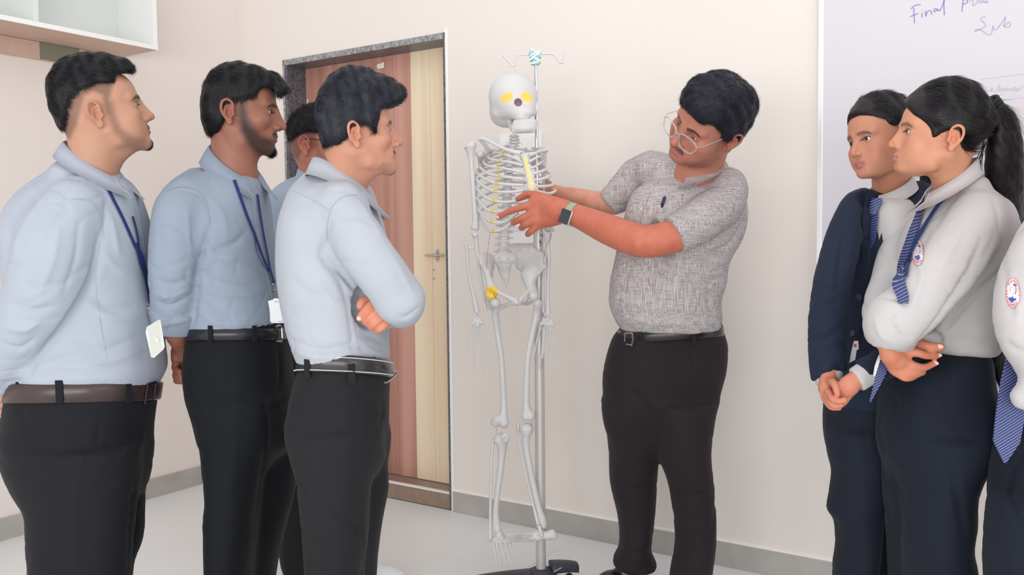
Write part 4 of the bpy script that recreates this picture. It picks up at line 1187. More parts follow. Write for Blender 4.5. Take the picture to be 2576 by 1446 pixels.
# numbers written on the pole
PEN = mat('black_pen', srgb(60, 56, 66), rough=.6)
tmb = None
k6 = lambda L: [(1150 + x / 6.574, 580 + y / 6.574) for x, y in L]
def pole_stroke(L, w=.0009):
    P = []; N = []
    cx_ = W(1354.2, 610, PD)
    for x, y in catmull(L, 4) if len(L) > 2 else L:
        v = ray(x, y); r = mm(12.35, PD) + .0006
        o_ = CAM[:2] - cx_[:2]; a = v[:2] @ v[:2]; b_ = 2 * o_ @ v[:2]; c_ = o_ @ o_ - r * r; D_ = b_ * b_ - 4 * a * c_
        if D_ < 0: continue
        t = (-b_ - math.sqrt(D_)) / (2 * a); p = CAM + v * t; P.append(p); N.append([(p[0] - cx_[0]) / r, (p[1] - cx_[1]) / r, 0])
    b = MB(); b.ribbon(P, N, w, .0003); b.build('pen_mark', PEN, stand, smooth=False)
for L in ([(1360, 250), (1402, 244)], [(1352, 205), (1368, 180), (1392, 186), (1398, 208), (1384, 220), (1372, 206), (1380, 190)], [(1352, 172), (1400, 164)], [(1360, 150), (1412, 132)],
          [(1378, 92), (1378, 68), (1396, 64), (1408, 88), (1416, 104), (1418, 60)]):
    pole_stroke(k6(L))

sk = thing('anatomical_skeleton', 'white plastic teaching skeleton hanging from the drip stand hook', 'skeleton', (W(1291, 165, SD)[0], SD, W(1291, 168, SD)[2]))
# hanging ring
b = MB(); rc_ = W(1289, 173.5, SD + .02); b.tube([rc_ + np.array([mm(9, SD) * math.cos(a), .004 * math.sin(a), mm(10.5, SD) * math.sin(a)]) for a in np.linspace(0, 2 * math.pi, 25)], .0012, 8, cap=False); b.build('hanging_ring', CHROME, sk)
# skull
def wl(px, py, dd=0.0): return W(px, py, SD + dd)
p_ = SD / FPX
F = Field()
F.add(f_ell(wl(1291, 243, .03), (61.5 * p_, .088, 60 * p_)), .01)
F.add(f_ell(wl(1274, 284, .055), (43 * p_, .060, 37 * p_)), .02)
F.add(f_ell(wl(1304, 268, -.018), (43 * p_, .050, 33 * p_)), .02)
F.add(f_ell(wl(1315, 286, -.040), (25 * p_, .032, 14 * p_)), .012)
F.add(f_rc(wl(1290, 280, -.035), wl(1252, 286, .005), 8 * p_, 6 * p_), .024)
F.add(f_rc(wl(1326, 278, -.035), wl(1348, 284, -.010), 8 * p_, 5 * p_), .020)
Ms = lambda a: np.array([[math.cos(a), 0, -math.sin(a)], [0, 1, 0], [math.sin(a), 0, math.cos(a)]])
F.sub(f_ell(wl(1274.5, 246, -.074), (14 * p_, .014, 10 * p_), Ms(R_(38))), .012)
F.sub(f_ell(wl(1325, 245.5, -.070), (14 * p_, .014, 10 * p_), Ms(R_(-38))), .012)
F.sub(f_ell(wl(1303.5, 257, -.075), (10.5 * p_, .026, 10.5 * p_)), .004)
F.add(f_ell(wl(1312, 297, -.045), (17 * p_, .024, 9 * p_)), .010)
F.sub(f_ell(wl(1264, 305, -.045), (22 * p_, .055, 10 * p_)), .007)
F.sub(f_ell(wl(1348, 302, -.03), (14 * p_, .05, 9 * p_)), .010)
V, Q = nets(*F.grid(.0024), smooth=2)
P = proj(V); fr_ = V[:, 1] < SD
def em(cx_, cy_, rx, ry, ang, e=.35):
    dx, dy = P[:, 0] - cx_, P[:, 1] - cy_; c_, s_ = math.cos(ang), math.sin(ang); u = dx * c_ + dy * s_; v = -dx * s_ + dy * c_
    return sst(1 + e, 1 - e, np.sqrt((u / rx) ** 2 + (v / ry) ** 2)) * fr_
col = np.tile(bc, (len(V), 1))
for args, cc in (((1275, 245, 17, 11.5, R_(-38)), yc), ((1325, 244.5, 16, 11.5, R_(42)), yc), ((1303.5, 257, 10, 10, 0, .15), np.array(srgb(150, 122, 132)[:3]))):
    m = em(*args)[:, None]; col = col * (1 - m) + cc * m
skull = mesh_np('skull', V, Q, sk, BONEC, True, col)
F = Field()
arc = [wl(1279, 297, .010), wl(1286, 316, -.005), wl(1297, 322, -.045), wl(1319, 322, -.062), wl(1340, 319, -.045), wl(1347, 306, .0)]
F.tube(arc, [6 * p_, 8 * p_, 11 * p_, 11.5 * p_, 10 * p_, 6 * p_], .006, .006)
F.tube([wl(1300, 311, -.048), wl(1319, 309.5, -.062), wl(1338, 308, -.048)], 10.5 * p_, .006, .006)
F.add(f_rc(wl(1293, 330, -.05), wl(1342, 329, -.05), 6 * p_, 5 * p_), .006)
V, Q = nets(*F.grid(.0024), smooth=1); mesh_np('lower_jaw', V, Q, skull, BONE, True)
for i in range(9):
    x = 1301 + i * 4.4; b = MB(); b.box(wl(x, 305.5 + .12 * abs(i - 4) ** 1.5, -.0735 + .0014 * (i - 4) ** 2), (1.9 * p_, .0024, 4 * p_), bev=.0008); b.build('tooth', BONE, skull)
def bone(name, rows, mat_=BONE, n=12, parent=None, dens=5):
    return rod(name, rows, mat_, parent or sk, n, dens)
kb = lambda x, y: (1150 + x / 5.165, 330 + y / 5.165)
kc = lambda x, y: (1150 + x / 6.574, 580 + y / 6.574)
kd = lambda x, y: (1150 + x / 6.574, 740 + y / 6.574)
ke = lambda x, y: (1200 + x / 6.885, 1030 + y / 6.885)
kf = lambda x, y: (1160 + x / 6.397, 1220 + y / 6.397)
def B(name, kfn, rows, **kw): return bone(name, [(*kfn(r[0], r[1]), SD + r[2], r[3]) for r in rows], **kw)
# spine
sp = [(1293, 342, 15), (1294, 350, 16), (1295, 358, 17), (1291, 366, 18), (1288, 374, 19)] + [(1282 - .85 * i, 384 + 15.2 * i, 21 + .55 * i) for i in range(13)] + [(1269, 583, 27), (1268, 598, 28), (1267, 614, 28), (1265.5, 631, 28)]
for i, (x, y, w_) in enumerate(sp):
    h_ = (sp[i + 1][1] - y if i + 1 < len(sp) else 17) * .43
    vd = .075 if i > 4 else .05
    b = MB(); b.lathe(wl(x, y, vd), [(w_ * .5 * p_, -h_ * p_), (w_ * .46 * p_, -h_ * .6 * p_), (w_ * .42 * p_, 0), (w_ * .46 * p_, h_ * .6 * p_), (w_ * .5 * p_, h_ * p_)], 16)
    b.tube([wl(x - w_ * .85, y + 1, vd + .025), wl(x, y, vd + .022), wl(x + w_ * .85, y + 1, vd + .025)], [.003, .006, .003], 8)
    b.tube([wl(x, y, vd + .02), wl(x + 1, y + 5, vd + .055)], [.005, .003], 8)
    b.build('vertebra', BONE, sk)
# breastbone
F = Field()
cs = [wl(1322, 396, -.075), wl(1327, 420, -.092), wl(1333, 446, -.105), wl(1338, 472, -.112), wl(1340, 484, -.112)]
for i in range(4): F.add(f_rc(cs[i], cs[i + 1], [10, 8.5, 9.5, 11][i] * p_, [8.5, 9.5, 11, 7][i] * p_, ((0, 1, 0), 1.7)), .006)
F.add(f_rc(wl(1313, 393, -.07), wl(1332, 391, -.07), 6 * p_, 6 * p_, ((0, 1, 0), 1.4)), .008)
V, Q = nets(*F.grid(.0022), smooth=1); P = proj(V)
cx_ = np.interp(P[:, 1], [392, 420, 446, 482], [1319, 1326, 1333, 1340]); m = (sst(6.5, 2.5, np.abs(P[:, 0] - cx_)) * sst(390, 396, P[:, 1]) * (V[:, 1] < SD - .07) * .75)[:, None]
mesh_np('breastbone', V, Q, sk, BONEC, True, bc * (1 - m) + np.array(srgb(244, 226, 110)[:3]) * m)
# ribs: (front, joint, side, turn) points on the near side in the close-up's coordinates, then round the back to the spine
R1 = [[(840, 400), (740, 345), (600, 297), (520, 282), (470, 298)], [(850, 445), (700, 405), (560, 385), (440, 362), (402, 338)], [(855, 545), (700, 500), (535, 472), (400, 448), (340, 398)],
      [(870, 628), (720, 605), (550, 580), (400, 548), (302, 468)], [(878, 700), (720, 695), (515, 678), (375, 628), (262, 540)], [(885, 765), (700, 790), (490, 782), (355, 722), (238, 610)],
      [(960, 850), (700, 915), (480, 905), (345, 838), (238, 700)], [(900, 930), (640, 1028), (460, 1045), (345, 980), (248, 830)], [(800, 1060), (600, 1180), (450, 1178), (350, 1108), (258, 960)], [(760, 1130), (620, 1255), (470, 1302), (390, 1270), (285, 1120)]]
for i, L in enumerate(R1):
    f0 = -.095 if i < 6 else -.085
    wd = 6.6 if i < 3 else 8.0
    sy = L[4][1] - 40 - 14 * i
    depth = [f0, f0 - .004, -.075, -.040, .015]
    rows = [(*kb(*q), SD + d_, wd * (.95 if j == 0 else 1.0)) for j, (q, d_) in enumerate(zip(L, depth))]
    lx = L[4][0]
    rows += [(*kb(lx + 25, L[4][1] - 30 - 6 * i), SD + .06, wd * .85), (*kb(lx + 130, L[4][1] - 70 - 9 * i), SD + .105, wd * .8), (*kb(560, sy - 50), SD + .11, wd * .75), (*kb(640, sy - 70), SD + .095, wd * .7)]
    A = catmull(np.array([list(W(*r[:3])) + [mm(r[3] / 2, r[2])] for r in rows]), 6)
    b = MB(); b.tube(A[:, :3], A[:, 3], 10); ob_V = np.array(b.V); Pp = proj(ob_V)
    j = kb(*L[2]); m = (sst(7, 4.2, np.hypot(Pp[:, 0] - j[0], (Pp[:, 1] - j[1]) * .6)) * (ob_V[:, 1] < SD + .02))[:, None]
    mesh_np('rib', ob_V, b.F, sk, BONEC, True, bc * (1 - m) + yc * m)
R2 = [[(930, 400), (985, 370), (1060, 330), (1085, 345)], [(950, 480), (1010, 460), (1080, 415), (1100, 400)], [(975, 550), (1040, 540), (1120, 512), (1148, 498)], [(1000, 635), (1080, 625), (1170, 600), (1205, 580)],
      [(1000, 712), (1090, 718), (1180, 712), (1240, 695)], [(1005, 765), (1100, 795), (1200, 810), (1265, 785)], [(1010, 860), (1100, 900), (1200, 930), (1250, 900)], [(1010, 960), (1120, 1050), (1210, 1090), (1245, 1060)], [(1000, 1080), (1120, 1200), (1200, 1260), (1240, 1290)]]
for i, L in enumerate(R2):
    wd = 6.6 if i < 2 else 8.0
    rows = [(*kb(*q), SD + d_, wd) for q, d_ in zip(L, (-.10, -.095, -.07, -.035))]
    ex = L[3]
    rows += [(*kb(ex[0] + 6, ex[1] - 18), SD + .01, wd * .9), (*kb(ex[0] - 60, ex[1] - 60), SD + .075, wd * .8), (*kb(ex[0] - 250, ex[1] - 110), SD + .115, wd * .75), (*kb(650, ex[1] - 130), SD + .095, wd * .7)]
    A = catmull(np.array([list(W(*r[:3])) + [mm(r[3] / 2, r[2])] for r in rows]), 6); b = MB(); b.tube(A[:, :3], A[:, 3], 10)
    Vv = np.array(b.V); Pp = proj(Vv); j = kb(*ex); m = (sst(5, 2, np.hypot(Pp[:, 0] - j[0], Pp[:, 1] - j[1])) * (.8 if i > 3 else 0.0))[:, None]
    mesh_np('rib', Vv, b.F, sk, BONEC, True, bc * (1 - m) + np.array(srgb(236, 226, 130)[:3]) * m)
# shoulder girdle
B('collar_bone', kb, [(285, 100, -.02, 9), (330, 98, -.03, 10), (420, 130, -.05, 9), (560, 205, -.075, 9), (700, 258, -.09, 10), (815, 285, -.09, 13)])
B('collar_bone', kb, [(930, 305, -.085, 12), (1000, 290, -.08, 9), (1070, 262, -.05, 8), (1165, 240, -.02, 9)])
def blade(name, pts2, dd, th=.0035, tubes=()):
    F = Field(); P2 = [wl(*kb(*q), d_) for q, d_ in zip(pts2, dd)]
    c_ = np.mean(P2, axis=0)
    for i in range(len(P2)):
        a, b_ = P2[i], P2[(i + 1) % len(P2)]
        F.add(f_rc(a, b_, th * 1.1, th * 1.1), .004)
        for t in (.25, .5, .75): F.add(f_rc(a * (1 - t) + c_ * t, b_ * (1 - t) + c_ * t, th, th), .012)
        F.add(f_rc(a, c_, th, th), .012)
    for tb_ in tubes: F.tube([wl(*kb(q[0], q[1]), q[2]) for q in tb_], [q[3] * p_ for q in tb_], .008, .006)
    V, Q = nets(*F.grid(.0024), smooth=2); return mesh_np(name, V, Q, sk, BONE, True)
blade('shoulder_blade', [(268, 290), (370, 262), (500, 250), (420, 350), (300, 520)], [.03, .05, .09, .11, .10], tubes=[[(290, 95, .0, 5), (350, 160, .02, 6), (410, 240, .05, 5), (480, 255, .09, 3)], [(300, 300, .02, 8), (270, 300, .02, 7)]])
blade('shoulder_blade', [(1050, 330), (1100, 300), (980, 280), (960, 420), (1060, 480)], [.05, .05, .10, .12, .10], tubes=[[(1150, 245, .0, 7), (1060, 240, .03, 7), (1000, 270, .09, 4)]])
B('upper_arm_bone', kb, [(150, 170, 0, 24), (168, 195, 0, 33), (172, 240, 0, 26), (180, 330, 0, 16), (190, 480, 0, 13), (210, 760, 0, 12), (232, 1060, 0, 14), (240, 1180, 0, 17), (232, 1255, 0, 21), (226, 1290, 0, 14)])
B('upper_arm_bone', kb, [(1105, 235, .06, 26), (1120, 300, .07, 18), (1130, 600, .09, 12), (1160, 1000, .08, 13), (1180, 1250, .05, 20), (1180, 1290, .05, 14)])
B('forearm_bone', kc, [(292, 70, -.01, 12), (305, 100, 0, 14), (318, 230, 0, 12), (345, 450, 0, 10), (385, 760, 0, 8), (440, 1100, 0, 8), (462, 1260, 0, 8), (474, 1350, 0, 8)])
B('forearm_bone', kc, [(125, 205, 0, 8), (140, 235, 0, 10), (160, 330, 0, 8), (180, 600, 0, 8), (225, 880, 0, 8), (275, 1100, 0, 10), (310, 1250, 0, 13), (325, 1350, 0, 15)])
B('forearm_link', kc, [(180, 292, 0, 6), (280, 282, 0, 6)])
B('forearm_bone', kc, [(1490, 30, .0, 18), (1500, 90, 0, 20), (1500, 220, .0, 12), (1515, 480, 0, 11), (1500, 900, 0, 9), (1498, 1250, 0, 11), (1502, 1375, 0, 15)])
B('forearm_bone', kc, [(1440, 340, .02, 7), (1432, 600, .02, 7), (1420, 900, .02, 7), (1420, 1200, .02, 9), (1425, 1350, .02, 10)])
def fingers(root_pts, chains, kfn, dd=0.0):
    hb = thing.__call__ if False else None
    o_ = None
    F = Field()
    for q in root_pts: F.add(f_ell(wl(*kfn(*q[:2]), dd), (q[2] * p_, q[2] * p_ * .7, q[2] * p_)), .002)
    V, Q = nets(*F.grid(.0018), smooth=1); o_ = mesh_np('wrist_bones', V, Q, sk, BONE, True)
    for ch in chains:
        P3 = catmull(np.array([[*kfn(*q)] for q in ch]), 6); m = len(P3)
        r = np.array([5.2 + 1.4 * abs(math.sin(math.pi * (i / m) * 3.4)) ** 6 * 1.3 - 2.2 * i / m for i in range(m)])
        bone('finger_bones', [(x, y, SD + dd, w_) for (x, y), w_ in zip(P3, r)], n=8, parent=o_, dens=1)
fingers([(320, 400, 6), (380, 420, 5), (290, 440, 6), (340, 460, 6), (400, 470, 5), (270, 480, 5), (340, 510, 6)],
        [[(255, 460), (215, 620), (195, 720), (160, 920)], [(275, 520), (272, 720), (278, 1000), (290, 1300)], [(322, 540), (345, 760), (390, 1000), (446, 1345)], [(368, 540), (410, 760), (480, 1000), (530, 1270)], [(410, 500), (470, 660), (520, 850), (592, 1105)]], kd)
fingers([(1440, 420, 7), (1500, 400, 7), (1560, 450, 7), (1400, 480, 6), (1470, 480, 7), (1530, 500, 7), (1590, 500, 5)],
        [[(1390, 510), (1340, 700), (1300, 850), (1245, 1200)], [(1420, 540), (1420, 780), (1400, 950), (1365, 1240)], [(1490, 550), (1500, 790), (1492, 950), (1475, 1185)], [(1560, 520), (1600, 760), (1605, 900), (1597, 1105)], [(1460, 540), (1440, 760), (1430, 900), (1415, 1050)]], kd, .01)
# pelvis
def plate(F, outline, dd, th, cen=None, kfn=kc, cdd=None):
    P2 = [wl(*kfn(*q), d_) for q, d_ in zip(outline, dd)]; c_ = np.mean(P2, axis=0) + np.array([0, cdd or 0, 0])
    for i in range(len(P2)):
        a, b_ = P2[i], P2[(i + 1) % len(P2)]
        F.add(f_rc(a, b_, th * 1.25, th * 1.25), .004)
        for t in (.22, .44, .66, .85): F.add(f_rc(a * (1 - t) + c_ * t, b_ * (1 - t) + c_ * t, th, th), .02)
F = Field()
plate(F, [(960, 400), (1080, 300), (1250, 300), (1400, 385), (1450, 480), (1440, 590), (1340, 720), (1230, 800), (1130, 690), (1000, 600)], [.06, .05, .03, .0, -.03, -.05, -.03, -.01, .02, .06], .0045, cdd=.018)
F.tube([wl(*kc(1180, 740), 0), wl(*kc(1210, 900), -.01), wl(*kc(1250, 1010), -.015)], [20 * p_, 14 * p_, 13 * p_], .02, .01)
F.tube([wl(*kc(1220, 960), -.02), wl(*kc(1120, 1060), -.05), wl(*kc(1020, 1170), -.065)], [8 * p_, 5 * p_, 6 * p_], .01, .006)
F.tube([wl(*kc(1250, 1050), .0), wl(*kc(1180, 1180), .01), wl(*kc(1100, 1205), -.03), wl(*kc(1030, 1190), -.06)], [10 * p_, 8 * p_, 5 * p_, 5 * p_], .01, .006)
V, Q = nets(*F.grid(.0028), smooth=2); mesh_np('hip_bone', V, Q, sk, BONE, True)
F = Field()
plate(F, [(385, 430), (470, 385), (590, 450), (575, 620), (545, 780), (500, 700), (400, 540)], [.0, .03, .07, .06, .01, -.02, -.03], .0045)
F.tube([wl(*kc(480, 650), -.02), wl(*kc(520, 800), -.03), wl(*kc(560, 940), -.04)], [6 * p_, 9 * p_, 12 * p_], .012, .008)
F.add(f_ell(wl(*kc(560, 1040), -.035), (16 * p_, .022, 17 * p_)), .012)
F.sub(f_ell(wl(*kc(562, 1035), -.066), (12 * p_, .018, 13 * p_)), .006)
F.tube([wl(*kc(580, 950), -.045), wl(*kc(700, 1030), -.055), wl(*kc(860, 1110), -.062), wl(*kc(995, 1170), -.065)], [8 * p_, 5.5 * p_, 6.5 * p_, 8 * p_], .012, .006)
F.tube([wl(*kc(520, 1120), -.02), wl(*kc(560, 1270), -.0), wl(*kc(740, 1260), -.02), wl(*kc(860, 1215), -.05), wl(*kc(985, 1205), -.065)], [10 * p_, 8 * p_, 6 * p_, 5 * p_, 6 * p_], .012, .006)
V, Q = nets(*F.grid(.0026), smooth=2); P = proj(V); yo = kc(570, 1030)
m = (sst(18, 15, np.hypot(P[:, 0] - yo[0], (P[:, 1] - yo[1]) * .95)) * (V[:, 1] < SD - .03) * sst(yo[0] - 16, yo[0] - 14, P[:, 0]) * sst(768, 762, P[:, 1] + .3 * (P[:, 0] - yo[0])))[:, None]
mesh_np('hip_bone', V, Q, sk, BONEC, True, bc * (1 - m) + np.array(srgb(248, 206, 70)[:3]) * m)
F = Field()
F.tube([wl(1267, 650, .06), wl(1269, 680, .075), wl(1272, 700, .07), wl(1276, 722, .045)], [22 * p_, 16 * p_, 9 * p_, 3 * p_], .01, .008, ((0, 1, 0), 2.0))
F.add(f_rc(wl(1247, 652, .06), wl(1290, 650, .06), 9 * p_, 10 * p_, ((0, 1, 0), 1.5)), .012)
for i in range(4):
    for s_ in (-1, 1): F.sub(f_ell(wl(1267 + i * 1.6 + s_ * (12.5 - 1.6 * i), 651 + i * 11.5, .045 + .003 * i), (2.6 * p_, .008, 2.6 * p_)), .003)
V, Q = nets(*F.grid(.0022), smooth=1); mesh_np('sacrum', V, Q, sk, BONE, True)
# legs
def ballj(F, px, py, dd, r): F.add(f_ell(wl(px, py, dd), (r * p_,) * 3), .006)
def longbone(name, rows, extra=(), h=.0024):
    F = Field(); A = catmull(np.array([list(wl(r[0], r[1], r[2])) + [r[3] * .5 * p_] for r in rows]), 3)
    F.tube(A[:, :3], A[:, 3], .006, .003)
    for e in extra: F.add(f_ell(wl(e[0], e[1], e[2]), (e[3] * p_, e[4] * p_, e[5] * p_)), .008)
    V, Q = nets(*F.grid(h), smooth=1); return mesh_np(name, V, Q, sk, BONE, True)
longbone('thigh_bone', [(1249, 774, -.02, 22), (1246, 790, -.01, 19), (1251, 830, 0, 16), (1256, 865, 0, 15), (1261, 900, 0, 15), (1265, 960, 0, 15), (1267.5, 1020, 0, 17), (1266, 1048, 0, 24)],
         [(1245.8, 762, -.035, 13.5, 13.5, 13.5), (1268, 1062, -.006, 13.5, 16, 15), (1247, 1062, .012, 13, 16, 13), (1258, 1056, 0, 18, 13, 12)])
longbone('thigh_bone', [(1352, 762, -.02, 22), (1350, 785, 0, 20), (1341, 830, 0, 16), (1333, 870, 0, 15.5), (1328, 905, 0, 15), (1325, 960, 0, 15), (1324, 1015, 0, 18), (1326, 1034, 0, 24)],
         [(1342, 744, -.03, 13.5, 13.5, 13.5), (1322, 1046, 0, 11.5, 15, 12), (1334, 1046, -.004, 13, 15, 13)])
longbone('shin_bone', [(1261, 1106, 0, 36), (1263, 1122, 0, 26), (1262, 1150, 0, 19), (1258, 1190, 0, 17), (1250, 1250, 0, 15), (1247, 1290, 0, 16), (1249, 1318, 0, 22), (1250, 1333, 0, 17)], [(1253, 1106, 0, 12, 13, 9), (1250, 1330, -.004, 11.5, 12, 10)])
longbone('calf_bone', [(1240, 1108, .01, 11), (1239, 1120, .01, 9), (1236, 1165, .01, 8), (1234, 1260, .01, 8), (1233, 1330, .0, 9), (1233, 1352, .0, 13), (1232, 1359, .0, 9)])
b = MB(); b.ball(wl(1271, 1101, -.035), (11 * p_, .008, 13 * p_)); b.build('kneecap', BONE, sk)
longbone('shin_bone', [(1325, 1080, 0, 34), (1324, 1096, 0, 22), (1323, 1120, 0, 17), (1331, 1165, 0, 16), (1342, 1220, 0, 16), (1355, 1275, 0, 16), (1365, 1308, 0, 20), (1367, 1322, 0, 17)], [(1318, 1078, 0, 14, 14, 9), (1335, 1077, 0, 8, 12, 8)])
longbone('calf_bone', [(1301, 1086, .01, 9), (1304, 1100, .01, 7), (1311, 1135, .01, 7), (1326, 1204, .01, 7), (1340, 1262, .01, 8), (1352, 1312, .0, 9), (1355, 1322, 0, 8)])
b = MB(); b.ball(wl(1303, 1074, -.03), (5 * p_, .014, 12 * p_)); b.build('kneecap', BONE, sk)
# feet
F = Field()
for q in ((610, 800, 12), (640, 840, 11), (570, 850, 9), (540, 880, 8), (610, 890, 9), (680, 890, 8), (730, 890, 8), (770, 905, 7)): F.add(f_ell(wl(*kf(*q[:2]), -.01), (q[2] * p_, q[2] * 1.2 * p_, q[2] * p_)), .004)
V, Q = nets(*F.grid(.0022), smooth=1); ft = mesh_np('foot_bones', V, Q, sk, BONE, True)
for ch in ([(515, 900), (530, 1030), (550, 1120), (572, 1262)], [(560, 900), (585, 1040), (605, 1130), (632, 1265)], [(630, 890), (660, 1030), (690, 1130), (724, 1285)], [(700, 890), (735, 1020), (755, 1100), (795, 1235)], [(765, 900), (800, 990), (835, 1070), (878, 1165)]):
    P3 = catmull(np.array([[*kf(*q)] for q in ch]), 5); m = len(P3)
    bone('toe_bones', [(x, y, SD - .02 - .02 * i / m, 6.5 + 1.6 * abs(math.sin(math.pi * i / m * 2.6)) ** 5 - 2 * i / m) for i, (x, y) in enumerate(P3)], n=8, parent=ft, dens=1)
F = Field()
for q in ((1280, 760, 10, 0), (1230, 770, 9, 0), (1300, 820, 10, 0), (1360, 800, 10, 0), (1440, 800, 11, 0), (1480, 830, 9, 0), (1240, 850, 9, 0), (1180, 830, 9, 0), (1130, 850, 8, 0), (1150, 780, 6, 0), (1390, 830, 9, 0)): F.add(f_ell(wl(*kf(*q[:2]), .0), (q[2] * p_ * 1.15, q[2] * p_, q[2] * p_ * .9)), .006)
F.tube([wl(*kf(1255, 670), -.015), wl(*kf(1280, 740), -.02), wl(*kf(1300, 810), -.02)], 5 * p_, .004, .004)
F.tube([wl(*kf(1380, 790), .0), wl(*kf(1465, 745), .0), wl(*kf(1510, 810), .0)], 6 * p_, .006, .006)
V, Q = nets(*F.grid(.0022), smooth=1); ft = mesh_np('foot_bones', V, Q, sk, BONE, True)
for j, (y0, y1, w_) in enumerate(((765, 795, 5), (790, 812, 5), (815, 835, 5.2), (840, 850, 6), (880, 890, 8))):
    bone('toe_bones', [(*kf(1150, y0 + 12), SD + .01 * j - .02, w_ + 1), (*kf(1000, (y0 + y1) / 2 + 6), SD - .03 + .01 * j, w_), (*kf(850, y1), SD - .05 + .01 * j, w_), (*kf(720, y1 + 4), SD - .06 + .01 * j, w_ - 1)], n=8, parent=ft)
# wires and springs that tie the bones
def wire(L, kfn, dd, w=.0007): b = MB(); b.tube(catmull(np.array([wl(*kfn(*q), dd) for q in L]), 4), w, 6); b.build('tie_wire', WIRE, sk)
wire([(540, 40), (535, 120), (515, 260), (500, 420), (488, 640)], kc, -.06); wire([(1560, 40), (1530, 140), (1480, 240), (1440, 340)], kc, -.03); wire([(1445, 340), (1430, 520), (1465, 560)], kc, -.06)
wire([(620, 1015), (610, 1070), (650, 1135)], kc, -.066); wire([(1020, 1130), (1000, 1180), (985, 1240)], kc, -.076); wire([(232, 55), (265, 85), (292, 105)], kc, -.02, .0010)
wire([(340, 320), (330, 380), (342, 410)], ke, .0); wire([(936, 205), (945, 320), (925, 380)], ke, -.02); wire([(972, 205), (972, 260)], ke, -.02); wire([(450, 515), (500, 470)], ke, -.045)
wire([(290, 1345), (330, 1370), (350, 1400)], kc, 0); wire([(1390, 1380), (1440, 1400), (1465, 1450)], kc, -.01)
for (i, L) in enumerate(R1):
    j = kb(*L[2]); wl_ = [(j[0] - 3, j[1] - 5), (j[0] + 1, j[1]), (j[0] + 6, j[1] - 2)]
    b = MB(); b.tube(catmull(np.array([W(x, y, SD - .081) for x, y in wl_]), 3), .0005, 5); b.build('tie_wire', WIRE, sk)
b = MB(); b.tube(catmull(np.array([wl(1287, 345, -.03), wl(1283, 356, -.04), wl(1268, 380, -.06)]), 4), .0006, 5); b.build('tie_wire', WIRE, sk)
